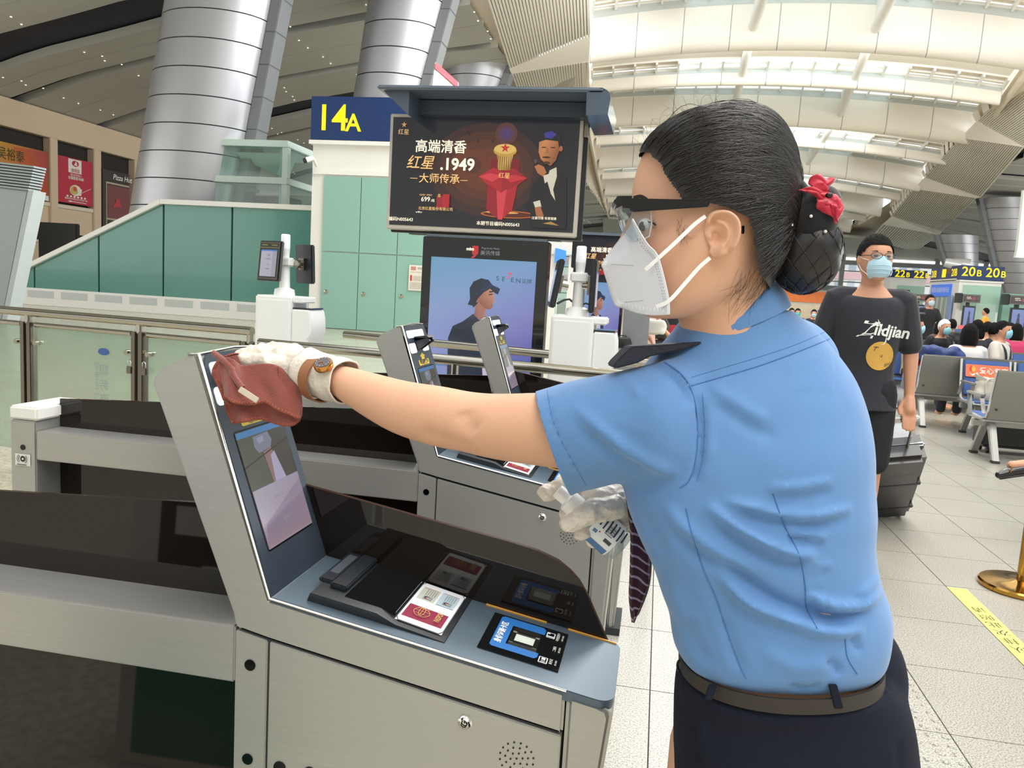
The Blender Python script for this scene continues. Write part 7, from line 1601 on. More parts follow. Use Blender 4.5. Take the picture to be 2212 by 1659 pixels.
# ---------------- the man with the suitcase
mp = at_d(1874, 700, 4.27); mp[2] = 0; MDEG = -6
man, MP_, mh, mf, msd, mk_ = make_person(mp, 1.76, MDEG, 'man in a black tee with a gold cymbal print, pulling a dark suitcase', shirt='#24262f', shirt_m=M_TEE, trouser_m=M_SHORT, voxel=.0065, coarse=False, short=True, headturn=12, mask='#b5d6e6',
    arms=[((-.02, -.235, .17), (.02, -.245, -.05)), ((.0, .225, .17), (.03, .235, -.045))], sleeves=.62)
mfb = face_dir(MDEG); msb = np.cross([0, 0, 1.], mfb)
tee = [c for c in man.children if c.name.startswith('shirt')][0]; tb = BVHTree.FromPolygons([v.co+man.location for v in tee.data.vertices], [p.vertices for p in tee.data.polygons])
def chest(px, py): r = ray(px, py); h = tb.ray_cast(V(C_CAM), V(r/np.linalg.norm(r)), 9.); return np.array(h[0]) if h[0] is not None else at_d(px, py, 4.1)
c0 = chest(1908, 713); R0 = msb
for (b_, x, y, sz, sh_) in (('Z', 1870, 713, .125, .3), ('ildjian', 1927, 717, .084, .1)):
    o = text('lettering', b_, sz, chest(x, y)+mfb*.03, R0-np.array([0, 0, .07]), (0, 0, 1), mat('tee_white', '#e6e8e6', rough=.7, var=0), man, fat=.0022, shear=sh_, sx=.95); decal(o, tb, -mfb)
q = MB()
for pl, r in (([(1897, 690), (1900, 701), (1905, 715), (1911, 724)], [.001, .0045, .004, .001]), ([(1915, 727), (1913, 738), (1908, 744), (1900, 745)], [.001, .004, .003, .001]), ([(1862, 720), (1880, 722), (1892, 718)], [.001, .004, .001])):
    q.tube([chest(x, y)+mfb*.0005 for x, y in pl], r, n=6)
q.build('lettering', mat('tee_white', '#e6e8e6'), man, smooth=80)
dc = chest(1901, 769); q = MB(); rgs = []
for rr in np.linspace(.002, .0715, 12): rgs.append([dc+(R0*math.cos(a)*.98+np.array([0, 0, 1])*math.sin(a)*1.07)*rr for a in np.linspace(0, 2*math.pi, 41)[:-1]])
q.loft(rgs, caps=False); o = q.build('cymbal_print', mat('cymbal_gold', '#d0a24c', rough=.6, var=.08, scale=30), man); decal(o, tb, -mfb)
for x, y, r in ((1903, 769, .006),): q = MB(); q.tube([chest(x, y)+mfb*.002+(R0*math.cos(a)+np.array([0, 0, 1])*math.sin(a))*r for a in np.linspace(0, 6.28, 14)], .0012, n=5); q.build('cymbal_bell', M_INK, man)
q = MB(); q.tube([chest(1887, 750)+mfb*.002, chest(1893, 749)+mfb*.002, chest(1898, 751)+mfb*.002], .002, n=5); q.tube([chest(1893, 750)+mfb*.002, chest(1888, 757)+mfb*.002], .002, n=5); q.build('cymbal_mark', M_INK, man)
text('lettering', 'Zildjian', .022, chest(1911, 789)+mfb*.004, R0+np.array([0, 0, .6]), np.array([0, 0, 1.]), M_INK, man)
# spectacles
gs = thing('spectacles', 'thin dark rimmed spectacles worn by the man in the black tee', 'glasses', mh)
fh_ = face_dir(MDEG+12); sh_ = np.cross([0, 0, 1.], fh_)
q = MB()
for s_ in (-1, 1):
    c = mh+fh_*.113+sh_*s_*.033+np.array([0, 0, .012]); q.tube([c+sh_*.027*math.cos(a)*(1 if abs(math.cos(a)) < .9 else 1.02)+np.array([0, 0, .017*math.sin(a)])-fh_*.006*(s_*math.cos(a)+1)*.8 for a in np.linspace(0, 2*math.pi, 19)[:-1]], .0016, n=6, closed=True)
    q.tube([c+sh_*s_*.027-fh_*.01, c+sh_*s_*.05-fh_*.05, c+sh_*s_*.05-fh_*.125], .0018, n=6)
q.tube([mh+fh_*.114+sh_*.007*k+np.array([0, 0, .016]) for k in (-1, 0, 1)], .0014, n=6); q.build('frame', mat('gloss_black', '#101114'), gs, smooth=60)
for s_ in (-1, 1):
    c = mh+fh_*.109+sh_*s_*.033+np.array([0, 0, .012]); q = MB(); q.poly([c+sh_*.026*math.cos(a)+np.array([0, 0, .016*math.sin(a)])-fh_*.004*(s_*math.cos(a)) for a in np.linspace(0, 2*math.pi, 19)[:-1]]); q.build('lens', M_LENS, gs)
# his suitcase, tilted on its wheels
su = thing('suitcase', 'dark wheeled suitcase with a pale frame, tilted behind the man in the black tee', 'suitcase', at_z(1893, 1108, 0))
Bc = at_z(1902, 1090, .06); Tc = at_d(1938, 962, 4.72); ax = Tc-Bc; LL = np.linalg.norm(ax); ax /= LL; wd = np.cross(ax, [0, 1., 0]); wd = -wd if wd[0] < 0 else wd; wd /= np.linalg.norm(wd); th = np.cross(wd, ax)
cc_ = (Bc+Tc)/2
q = MB(); q.obox(cc_-wd*.02, wd*.17, th*.11, ax*LL/2); q.build('shell', mat('case_grey', '#3d3c3e', rough=.3, var=.12, scale=6, coat=.4), su, bevel=.03, seg=4)
q = MB(); q.obox(cc_-wd*.02, wd*.176, th*.014, ax*(LL/2+.006)); q.build('frame_band', mat('case_silver', '#9aa0a6', rough=.3, metal=.7), su, bevel=.012)
for k in (-.3, .1): q = MB(); q.obox(cc_-wd*.02+ax*k*LL, wd*.172, th*.112, ax*.012); q.build('rib', mat('case_dark', '#2c2b2d', rough=.4), su, bevel=.005)
hd_ = at_d(1962, 905, 4.33)
for k in (0, 1): q = MB(); q.cyl(Tc+wd*(.06-.12*k)-ax*.04, hd_+wd*(.03-.1*k), .008, n=10); q.build('handle_tube', M_STEEL, su, smooth=60)
q = MB(); q.obox(hd_-wd*.02+ax*.005, wd*.075, th*.012, ax*.014); q.build('handle_grip', mat('grip_white', '#dcdcda', rough=.4), su, bevel=.006)
q = MB(); q.obox(hd_-wd*.025+ax*.006, wd*.02, th*.0125, ax*.0145); q.build('grip_button', M_BLACKPL, su, bevel=.003)
for k in (-1, 1):
    q = MB(); c = Bc+wd*(.12*k-.02)-ax*.02+th*.05; c[2] = .03; q.cyl(c-wd*.014, c+wd*.014, .03, n=16); q.build('wheel', M_BLACKPL, su, smooth=40)
    q = MB(); q.obox(c+ax*.03, wd*.02, th*.02, ax*.025); q.build('wheel_fork', M_BLACKPL, su, bevel=.004)
q = MB(); q.obox(Tc+ax*.025-wd*.03-th*.05, wd*.1, th*.05, ax*.06); lg_ = q.build('film_wrap', glassmat('cling_film', '#dfe5ea', .35, .2), su)

# ---------------- rows of linked waiting chairs
M_SEATM = mat('seat_silver', '#a3a39f', rough=.35, metal=.6, var=.04); M_SEATBK = mat('seat_shell', '#87877f', rough=.45, metal=.45, var=.05, scale=3); M_PAD = mat('seat_pad_blue', '#3e5f9e', rough=.55, var=.04, scale=6); M_FRAME = mat('seat_frame_white', '#d5d7d8', rough=.3, metal=.3, var=.02); M_RUB = mat('rubber_foot', '#3a3a38', rough=.8)
SW = .565
def swept(prof, x0, x1, th):
    b = MB(); P = np.array(prof, float); T = np.gradient(P, axis=0); N = np.stack([T[:, 1], -T[:, 0]], 1); N /= np.linalg.norm(N, axis=1)[:, None]; Q = P+N*th
    loop = list(P)+list(Q[::-1]); b.loft([[(x, p[0], p[1]) for p in loop] for x in (x0, x1)], True, True); return b
_seat_prof = [(-.25, .415), (-.23, .43), (-.1, .412), (.1, .40), (.17, .42)]; _back_prof = [(.19, .45), (.215, .56), (.25, .70), (.285, .845)]
def _mk(b, m, bev=0.): return (b, m, bev)
PARTS = []
PARTS.append(('seat', swept(_seat_prof, -.265, .265, .022), M_PAD, .008)); PARTS.append(('seat_shell', swept([(p[0], p[1]-.024) for p in _seat_prof], -.272, .272, .014), M_FRAME, .005))
PARTS.append(('backrest', swept(_back_prof, -.235, .235, -.02), M_PAD, .008)); PARTS.append(('back_shell', swept([(.185, .40), (.205, .46), (.232, .56), (.267, .70), (.305, .855), (.30, .872)], -.262, .262, .014), M_SEATBK, .006))
for s_ in (-1, 1): PARTS.append(('side_rail', MB().tube([(s_*.258, -.24, .41), (s_*.258, .1, .395), (s_*.258, .18, .42), (s_*.258, .215, .5), (s_*.258, .29, .855)], .014, n=8), M_FRAME, 0.))
_pm = []
for nm, b, m, bev in PARTS:
    me = b.mesh(nm); ob = finish(me, nm, m, None, 40, bev); _pm.append((nm, ob.data)); bpy.data.objects.remove(ob)
_arm = MB(); _arm.box((-.022, -.24, .60), (.022, .12, .622)); _arm.prism([(-.018, -.225, .60), (-.018, -.205, .60), (-.018, -.125, .40), (-.018, -.145, .40)], (.036, 0, 0)); _arm.prism([(-.018, -.145, .40), (-.018, -.14, .385), (-.018, .16, .385), (-.018, .16, .40)], (.036, 0, 0)); _arm.prism([(-.018, .07, .60), (-.018, .1, .60), (-.018, .2, .45), (-.018, .18, .45)], (.036, 0, 0))
_armo = finish(_arm.mesh('armrest'), 'armrest', M_SEATM, None, 40, .004); _armd = _armo.data; bpy.data.objects.remove(_armo)
_lg = []
for s_ in (-1, 1):
    b = MB(); b.prism([(-.03, s_*.02, .36), (-.03, s_*.1, .36), (-.03, s_*.285, .02), (-.03, s_*.235, .02)], (.06, 0, 0)); o = finish(b.mesh('leg'), 'leg', M_SEATM, None, 40, .006); _lg.append(o.data); bpy.data.objects.remove(o)
_ftm = MB(); _ftm.box((-.035, -.03, 0), (.035, .03, .022)); _fo = finish(_ftm.mesh('foot_pad'), 'foot_pad', M_RUB, None, None, .004); _ftd = _fo.data; bpy.data.objects.remove(_fo)
_scr = MB(); _scr.cyl((-.2, .262, .72), (-.2, .282, .722), .008, n=8); _scr.cyl((.2, .262, .72), (.2, .282, .722), .008, n=8); _scr.cyl((.2, .22, .5), (.2, .245, .5), .01, n=8); _scr.cyl((-.2, .22, .5), (-.2, .245, .5), .01, n=8)
_so2 = finish(_scr.mesh('bolts'), 'bolts', M_RUB, None); _sd2 = _so2.data; bpy.data.objects.remove(_so2)
def link(nm, me, par, M_): o = bpy.data.objects.new(nm, me); COL.objects.link(o); o.parent = par; o.matrix_basis = M_; return o
def seat_row(x0, y, n, away, lab, group='rows of linked waiting chairs', full=True):
    """x0: left end of the row; away: faces the far end of the hall"""
    t = thing('seat_row', lab, 'chairs', (x0, y, 0), group); R_ = Matrix.Rotation(math.pi if away else 0, 4, 'Z')
    bm_ = MB(); bm_.obox((x0+n*SW/2, y+(-.02 if away else .02), .345), (n*SW/2+.03, 0, 0), (0, .035, 0), (0, 0, .03)); bm_.build('beam', M_SEATM if full else M_SEATBK, t, bevel=.006 if full else 0)
    for i in range(n):
        Mx = Matrix.Translation((SW*(i+.5), 0, 0))@R_
        for nm, me in _pm:
            if not full and nm in ('side_rail', 'seat_shell'): continue
            link(nm, me, t, Mx)
        if full: link('bolts', _sd2, t, Mx)['kind'] = 'stuff'
    for i in range(n+1):
        if i in (0, n) or full: link('armrest', _armd, t, Matrix.Translation((SW*i, 0, 0))@R_)
        if i % 2 == 0 or i == n:
            for k in (0, 1):
                l = link('leg', _lg[k], t, Matrix.Translation((SW*i+(.12 if i == 0 else -.12 if i == n else 0), 0, 0))); link('foot_pad', _ftd, l, Matrix.Translation((0, (.26 if k else -.26), 0)))
    return t
xC = at_y(2118, 850, 8.1)[0]
rowC = seat_row(xC+.02, 8.2, 4, True, 'nearest row of waiting chairs, its grey backs towards us at the right edge')
rowB = seat_row(3.44, 9.62, 5, False, 'row of waiting chairs with the orange priority seat sign, facing us')
rowB2 = seat_row(3.05, 10.29, 6, True, 'row of waiting chairs backing onto the orange sign row', )
for k, (x, y, n, aw, lab) in enumerate(((3.2, 12.0, 6, False, 'blue waiting chairs behind the seated man in white, facing us'), (3.2, 12.62, 6, True, 'blue waiting chairs backing onto the row behind the seated man in white'), (3.6, 15.2, 6, False, 'blue waiting chairs below the standing man with the phone'), (3.6, 15.85, 6, True, 'blue waiting chairs just beyond the standing man with the phone'),
        (4.2, 19.2, 8, False, 'distant blue waiting chairs, third block from us'), (4.2, 19.85, 8, True, 'distant blue waiting chairs backing the third block'), (4.4, 24.5, 8, False, 'far blue waiting chairs left of the man in the black tee'), (4.4, 25.2, 8, True, 'far blue waiting chairs backing the row left of the man in the black tee'), (5.5, 30, 10, False, 'farthest blue waiting chairs seen under the net bun'))):
    seat_row(x, y, n, aw, lab, full=False)
M_SEATRED = mat('seat_red', '#b5544e', rough=.5)
# priority sign on the first back of the facing row
sg = Print((3.44+.055, 9.62+.236, .80), (SW-.11, .0, 0), (0, -.035, -.14), .0006); sg.shape([(.02, 0), (.98, 0), (1, .06), (1, .94), (.98, 1), (.02, 1), (0, .94), (0, .06)], '#e8774f'); 
for du, c in ((-.025, '#d8402f'), (.035, '#e9b53c')): sg.shape([(.15+du+.045*math.cos(a), .38+.2*math.sin(a)) for a in np.linspace(.3, 6, 12)], c); sg.ell(.15+du, .14, .018, .06, c)
sg.shape([(.07, .7), (.15, .8), (.28, .62), (.3, .72), (.16, .92)], '#f6e4d8'); sg.build('sign_plate', printmat('paper_print'), rowB); sg.text('lettering', '爱心专座', .65, .5, .55, M_WINK, rowB, fat=.008, sx=.95)
# ---------------- things on and around the chairs
M_CANV = mat('tote_canvas', '#cfcac0', rough=.85, var=.06, scale=10, bump=.3, bscale=60)
def soft(nm, lab, cat, c, dims, m, parts=None, noise_=.03, vox=.012, deg=0, taper=1.):
    t = thing(nm, lab, cat, (c[0], c[1], c[2])); b = MB(); a = math.radians(deg); X_ = np.array([math.cos(a), math.sin(a), 0]); Y_ = np.array([-math.sin(a), math.cos(a), 0]); w_, d_, h_ = dims; c = np.asarray(c, float)
    rg = []
    for z, k in ((.02, .86), (.2, 1.0), (.55, .97*taper+.03), (.85, .9*taper), (1., .8*taper)):
        rg.append([c+X_*w_/2*k*np.sign(math.cos(q))*abs(math.cos(q))**.6+Y_*d_/2*k*np.sign(math.sin(q))*abs(math.sin(q))**.6+[0, 0, h_*z] for q in np.linspace(0, 2*math.pi, 29)[:-1]])
    b.loft(dense(rg, 3)); me = fused(b, vox, 3); co = mesh_np(me); no = mesh_normals(me); mesh_set(me, co+no*np.array([mnoise.noise(V(p)*9+Vector((c[0]*7, 0, 0)))*noise_ for p in co])[:, None]); finish(shift(me, t.location), 'body', m, t, smooth=180)
    return t, X_, Y_
sx = 3.44+SW*.5
t, X_, Y_ = soft('tote_bag', 'off white canvas tote bag standing on the orange sign seat', 'bag', (sx, 9.52, .415), (.44, .24, .27), M_CANV, deg=-4)
q = MB(); c = np.array([sx, 9.52, .415]); rg = [[c+X_*.235*k*math.cos(a)+Y_*.125*k*math.sin(a)+[0, 0, .25+.035*math.cos(2*a)+dz] for a in np.linspace(0, 2*math.pi, 33)[:-1]] for k, dz in ((.9, -.05), (1.0, .02), (.97, .02), (.84, -.05))]; q.loft(rg, caps=False); q.build('rolled_rim', M_CANV, t, smooth=80)
q = MB(); q.poly([c+X_*.19*math.cos(a)+Y_*.1*math.sin(a)+[0, 0, .262+.03*math.cos(2*a)] for a in np.linspace(0, 2*math.pi, 25)[:-1]]); q.build('dark_lining', M_DK, t)
q = MB(); q.tube(catmull(np.array([c+X_*a+Y_*-.13+[0, 0, z] for a, z in ((-.14, .1), (-.15, .22), (-.1, .27), (-.02, .24), (.0, .18))]), 20), .010, n=6); q.build('handle', M_CANV, t, smooth=80)
q = MB(); q.tube([c+X_*.05+Y_*-.128+[0, 0, z] for z in (.02, .12, .25)], .004, n=5); q.build('seam_tape', M_FRAME, t)
t, X_, Y_ = soft('handbag', 'brown checked handbag leaning on the seat right of the white tote', 'bag', (sx+SW+.02, 9.56, .415), (.42, .26, .37), mat('checked_brown', '#7d5a3c', rough=.6, var=0), deg=6)
_m = _mats['checked_brown']; _n = _m.node_tree; _ck = _n.nodes.new('ShaderNodeTexChecker'); _ck.inputs['Scale'].default_value = 42; _ck.inputs[1].default_value = (*lin('#a1805a'), 1); _ck.inputs[2].default_value = (*lin('#5a3c28'), 1); _tc = _n.nodes.new('ShaderNodeTexCoord'); _n.links.new(_tc.outputs['Object'], _ck.inputs[0]); _n.links.new(_ck.outputs[0], _n.nodes['Principled BSDF'].inputs['Base Color'])
c = np.array([sx+SW+.02, 9.56, .415])
q = MB(); q.loft([[c+X_*.20*k*math.cos(a)+Y_*.12*k*math.sin(a)+[0, 0, .34+.06*math.sin(a*2+1)] for a in np.linspace(0, 2*math.pi, 25)[:-1]] for k in (1.05, .9)], caps=False); q.build('trim', mat('tan_trim', '#b9713f', rough=.5), t, smooth=60)
q = MB(); q.tube(catmull(np.array([c+X_*a+Y_*-.1+[0, 0, z] for a, z in ((-.14, .33), (-.13, .42), (-.05, .45), (.0, .36))]), 18), .009, n=7); q.build('handle', mat('tan_trim', '#b9713f'), t, smooth=80)
q = MB(); q.ell(c+np.array([.02, -.02, .40]), .035, .03, .03, n=12, m=8); q.build('orange_cap', mat('orange_cap', '#e08a3e', rough=.4), t, smooth=180)
t, _, _ = soft('jacket', 'navy jacket thrown over the chair backs beside the bob haired woman', 'jacket', at_y(2030, 762, 10.2)*[1, 1, 0]+[0, 0, .80], (.5, .26, .16), mat('navy_nylon', '#2b3d75', rough=.5, var=.12, scale=12), noise_=.05)
t, _, _ = soft('paper_bag', 'white paper shopping bag with red print on the chairs behind the man in black', 'bag', at_y(1985, 790, 10.35)*[1, 1, 0]+[0, 0, .47], (.26, .14, .34), mat('paper_white', '#e4e1da', rough=.7), noise_=.01)
pb_ = at_y(1985, 790, 10.35)*[1, 1, 0]; q = MB(); q.box(pb_+[-.05, -.078, .72], pb_+[.1, -.07, .79]); q.build('red_print', mat('bag_red', '#c8343a', rough=.6), t)
t, _, _ = soft('backpack', 'small grey and navy bag on the chairs just under the paper bag', 'bag', at_y(1972, 815, 10.2)*[1, 1, 0]+[0, 0, .42], (.22, .2, .25), mat('grey_navy', '#7c8699', rough=.7, var=.3, scale=8))
def suitcase(nm, lab, c, dims, m, deg=0, handle=True):
    t = thing(nm, lab, 'suitcase', c); a = math.radians(deg); X_ = np.array([math.cos(a), math.sin(a), 0]); Y_ = np.array([-math.sin(a), math.cos(a), 0]); w_, d_, h_ = dims; c = np.asarray(c, float)
    q = MB(); q.obox(c+[0, 0, .06+h_/2], X_*w_/2, Y_*d_/2, (0, 0, h_/2)); q.build('shell', m, t, bevel=.03, seg=3)
    for sx_ in (-1, 1):
        for sy_ in (-1, 1): q = MB(); p = c+X_*sx_*w_*.4+Y_*sy_*d_*.35+[0, 0, .03]; q.cyl(p-X_*.012, p+X_*.012, .03, n=12); q.obox(p+[0, 0, .03], X_*.014, Y_*.02, (0, 0, .02)); q.build('wheel', M_BLACKPL, t, smooth=40)
    return t
suitcase('suitcase', 'black suitcase lying under the nearest row of chairs', (3.62, 8.62, 0), (.75, .26, .27), mat('case_black', '#2b2c2e', rough=.5, var=.1))
# loafer and ankle of someone sitting beyond the right edge
lx = at_d(2185, 1018, 4.6)
seat_row(2.55, 4.95, 1, False, 'single waiting chair just beyond the right edge, under the crossed leg')
sitp = np.array([2.83, 5.0, .43])
_rel = at_d(2232, 996, 4.62)-sitp; _f = face_dir(-80); _k = 1.62/1.72; _ft = (_rel@_f/_k, _rel@np.cross([0, 0, 1.], _f)/_k, (_rel[2]-.09)/_k)
lp_, P_, h_, f_, s_, k_ = make_person(sitp, 1.62, -80, 'person seated beyond the right edge with one leg crossed, only a loafer and ankle showing', pose='sit', shirt='#b9b2a8', trousers='#2e2f38', mask='#c9dbe6', hair='bob', legs=[[(0, -.085, 0), (.40, -.10, .01), (.40, -.10, -.38)], [(0, .085, .03), (.36, .04, .19), _ft]])
lf = thing('loafer', 'black leather loafer with a gold bit, worn by the person beyond the right edge', 'shoe', lx)
A_, B_ = at_d(2222, 1012, 4.62), at_d(2158, 1026, 4.62); q = MB(); q.chain([A_, (A_*.45+B_*.55)+[0, 0, .004], B_], [.034, .033, .022], 16); me = fused(q, .005, 4); finish(shift(me, lf.location), 'upper', mat('loafer_black', '#17171b', rough=.22, coat=.4), lf, smooth=180)
q = MB(); q.chain([A_-[0, 0, .03], B_-[-.01, 0, .017]], [.012, .010], 10); q.build('sole', mat('sole_brown', '#2c211c', rough=.6), lf, smooth=180)
q = MB(); q.tube([at_d(2180, 1003, 4.585), at_d(2186, 1010, 4.575), at_d(2183, 1020, 4.58)], .004, n=6); q.build('gold_bit', M_GOLD, lf, smooth=80)
# brass stanchion
bp = at_z(2206, 1272, 0); st_ = thing('stanchion', 'polished brass queue stanchion standing on the granite at the right edge', 'stanchion', bp); M_BRASS = mat('brass', '#b98f45', rough=.14, metal=1., var=.05)
q = MB(); q.lathe([(.19, 0), (.195, .006), (.195, .022), (.188, .03), (.06, .036), (.04, .045), (.001, .046)], bp, n=56); q.build('base', M_BRASS, st_, smooth=35)
q = MB(); q.lathe([(.027, .04), (.027, .9), (.034, .905), (.034, .99), (.02, 1.0), (.001, 1.0)], bp, n=28); q.build('post', M_BRASS, st_, smooth=35)

# ---------------- seated and standing travellers
def seat_z(p, y): return np.array([p[0], y, .43])
def sit(px, y, deg, lab, **k):
    x = at_y(px, 690, y)[0]; f = face_dir(deg); return make_person((x-f[0]*.03, y-f[1]*.03, .43), k.pop('h', 1.66), deg, lab, pose='sit', **k)
sit(2097, 10.32, 178, 'woman with a black bob and white shirt sitting with her back to us', shirt='#dcdad6', trousers='#33363f', hair='bob', mask=None, h=1.63, voxel=.010, stretch=0)
_t, _P, _hc, _f, _s, _k = sit(2172, 11.85, 48, 'man in a pale tee with a black cross strap and blue mask, seated at right', shirt='#d3cdc4', trousers='#3a3a40', mask='#8fc9dd', h=1.74, voxel=.010)
_f = face_dir(48); _s = np.cross([0, 0, 1.], _f)
for q_, pl in ((1, [(-.0, .10, .49), (.085, .10, .44), (.135, .06, .30), (.13, -.02, .14), (.09, -.13, .02)]), (0, [(-.0, -.09, .49), (.085, -.10, .44), (.135, -.09, .32), (.125, -.1, .16), (.09, -.13, .02)])): q = MB(); q.tube(catmull(np.array([np.array(_t.location)+_f*a*1.01+_s*b+np.array([0, 0, .09+c*1.01]) for a, b, c in pl]), 14), .014, n=6); q.build('cross_strap', M_BLACKPL, _t, smooth=80)
sit(1983, 11.9, 62, 'man in a beige jacket with a blue mask, seated right beside the man in black', shirt='#b1a58c', trousers='#3b3835', sleeves=1., mask='#a5d3e6', h=1.70, voxel=.010)
sit(2026, 13.2, 20, 'person in a white cap and black jacket leaning forward on the seats', shirt='#26272b', trousers='#222', sleeves=1., lean=.25, mask='#8fd0d8', hair_m=mat('cap_white', '#e4e2de', rough=.7))
sit(2113, 12.75, 170, 'person in a black beanie seen from behind, beyond the bob haired woman', shirt='#2a2b33', trousers='#222', sleeves=1., mask=None, hair='bob', h=1.72)
sit(2150, 12.75, 160, 'person in a black top with an orange and red collar seen from behind', shirt='#2b2726', trousers='#333', sleeves=1., mask=None)
sit(2036, 15.3, 25, 'woman in a dark top with a pale mask, seated under the phone man', shirt='#6d4a4a', trousers='#333', mask='#e3e4e6', hair='bob', h=1.6)
sit(2057, 16.0, 175, 'person in a cream top with black hair seen from behind', shirt='#cfcab0', trousers='#444', mask=None)
sit(2112, 16.0, 150, 'person in a white top bending, far right of the grey backpack', shirt='#e6e4e0', trousers='#445', mask=None, lean=.15)
sit(2186, 15.3, 10, 'traveller with a white mask, seated far right', shirt='#3a3f55', trousers='#333', mask='#f0f0f0')
sit(2199, 14.0, 170, 'traveller in a bright pink top seated at the far right edge', shirt='#cf3f6e', trousers='#334', mask=None, hair='bob')
sit(2135, 14.2, 172, 'person in a pale green top with dark hair seen from behind', shirt='#cbd3b0', trousers='#334', mask=None)
x = at_y(2002, 700, 18.2)[0]; make_person((x, 18.2, 0), 1.76, 14, 'man in a black tee standing among the seats, looking at his phone', shirt='#1f2026', trousers='#23242c', mask='#c3d6ea', arms=[((-.04, -.25, .2), (-.02, -.33, -.06)), ((.1, .22, .2), (.30, .03, .2))], headturn=-6)
pp_ = at_y(1991, 677, 17.85); t = thing('phone', 'phone held by the man standing among the seats', 'phone', pp_); q = MB(); q.obox(pp_, (.07, 0, 0), (0, .045, .02), (0, -.003, .006)); q.build('body', M_BLACKPL, t, bevel=.003)
x = at_y(2127, 700, 26.5)[0]; make_person((x, 26.5, 0), 1.63, -120, 'person in an orange shirt standing by the far red seats', shirt='#f0a642', trousers='#c58a3a', mask=None)
t, _, _ = soft('backpack', 'black backpack lying on the far chair backs', 'bag', at_y(2070, 700, 15.6)*[1, 1, 0]+[0, 0, .84], (.36, .2, .2), mat('backpack_black', '#2a2b2f', rough=.6, var=.1))
for k, (px, y, deg, sh, mk, lab, kw) in enumerate(((1709, 24.6, 10, '#2a2a30', '#c9dce8', 'far traveller in black at the left of the crowd', {}), (1722, 23.9, 0, '#38414b', '#3fc0b8', 'far traveller with a teal mask', {}), (1742, 24.1, 70, '#5b6f84', None, 'far traveller in a grey cap leaning sideways', dict(lean=.3, hair_m=mat('cap_grey', '#8f9194', rough=.8))), (1757, 23.8, -10, '#1d2029', '#a9cddf', 'far traveller in black with a pale blue mask', {}), (1770, 24.9, 5, '#dad7d2', '#f2f2f0', 'far traveller with a white mask in a pale top', {}), (1785, 24.4, 15, '#22242c', '#c2d4de', 'far traveller half hidden by the black tee man', {}))):
    sit(px, y, deg, lab, shirt=sh, trousers='#2c2e36', mask=mk, voxel=.016, **kw)
# by the far screens: travellers behind the mask
x = at_y(1395, 700, 10.2)[0]; make_person((x, 10.2, 0), 1.62, 60, 'woman in a pale pink tee and jeans with a white bag, behind the mask', shirt='#e2c0b6', trousers='#8ba3b3', mask=None, hair='pony', arms=[((.02, -.22, .2), (.14, -.2, .02)), ((.06, .22, .2), (.2, .2, .05))])
t, _, _ = soft('shoulder_bag', 'white shoulder bag carried by the woman in jeans', 'bag', at_y(1411, 718, 9.8)*[1, 1, 0]+[0, 0, .90], (.3, .12, .17), mat('bag_white', '#e8e4da', rough=.6))
x = at_y(1380, 700, 11.6)[0]; make_person((x, 11.6, 0), 1.66, 150, 'person in a deep red jacket standing behind the woman in jeans', shirt='#8d1f35', trousers='#2a2830', mask=None, hair='bob', sleeves=1.)
x = at_y(1454, 700, 11.6)[0]; t_, P_, _, f_, s_, k_ = make_person((x, 11.6, 0), 1.66, 170, 'woman in a red skirt standing just under the mask', shirt='#23242c', trousers='#c9a68f', mask=None, hair='bob', trouser_m=M_SKIN2)
q = MB(); q.loft([[P_(0, 0, z)+np.array([math.cos(a)*r, math.sin(a)*r*.8, 0]) for a in np.linspace(0, 2*math.pi, 25)[:-1]] for z, r in ((.08, .15), (-.1, .19), (-.26, .19))], caps=False); q.build('skirt', mat('skirt_red', '#a3202f', rough=.7), t_, smooth=180)
t, _, _ = soft('handbag', 'black leather handbag standing on the low ledge beside the far portrait screen', 'bag', at_y(1344, 752, 9.2)*[1, 1, 0]+[0, 0, max(.02, at_y(1344, 752, 9.2)[2])], (.21, .13, .13), mat('leather_black', '#1c1d20', rough=.4), noise_=.015)
hb_ = at_y(1344, 738, 9.2); q = MB(); q.tube([hb_+[-.06, 0, -.0], hb_+[-.04, 0, .07], hb_+[.04, 0, .07], hb_+[.06, 0, 0]], .008, n=6); q.build('handle', mat('leather_black', '#1c1d20'), t, smooth=80)
lz = max(.02, at_y(1344, 752, 9.2)[2]); q = MB(); q.box((at_y(1322, 752, 9.2)[0], 9.05, 0), (at_y(1366, 752, 9.2)[0], 9.35, lz)); tag(q.build('ledge', mat('panel_grey', '#8c9094')), 'grey ledge under the black handbag', 'ledge')
xt = at_y(1405, 735, 9.9)[0]; suitcase('suitcase', 'tan suitcase beside the woman in jeans', (xt+.03, 10.0, 0), (.16, .3, .62), mat('case_tan', '#a98045', rough=.5, var=.1))
xt = at_y(1424, 735, 10.8)[0]; suitcase('suitcase', 'tall black suitcase between the jeans and the red skirt', (xt, 10.8, 0), (.2, .32, .72), mat('case_black', '#2b2c2e'))
t, _, _ = soft('duffel_bag', 'black and yellow duffel bag heaped on the tall black suitcase', 'bag', (xt-.02, 10.8, .79), (.26, .3, .3), mat('duffel', '#33332c', rough=.6, var=.2, scale=6)); q = MB(); q.ell((xt-.06, 10.7, 1.09), .08, .1, .04, n=14, m=8); q.build('yellow_flap', mat('flap_yellow', '#d3b02e', rough=.6), t, smooth=180)

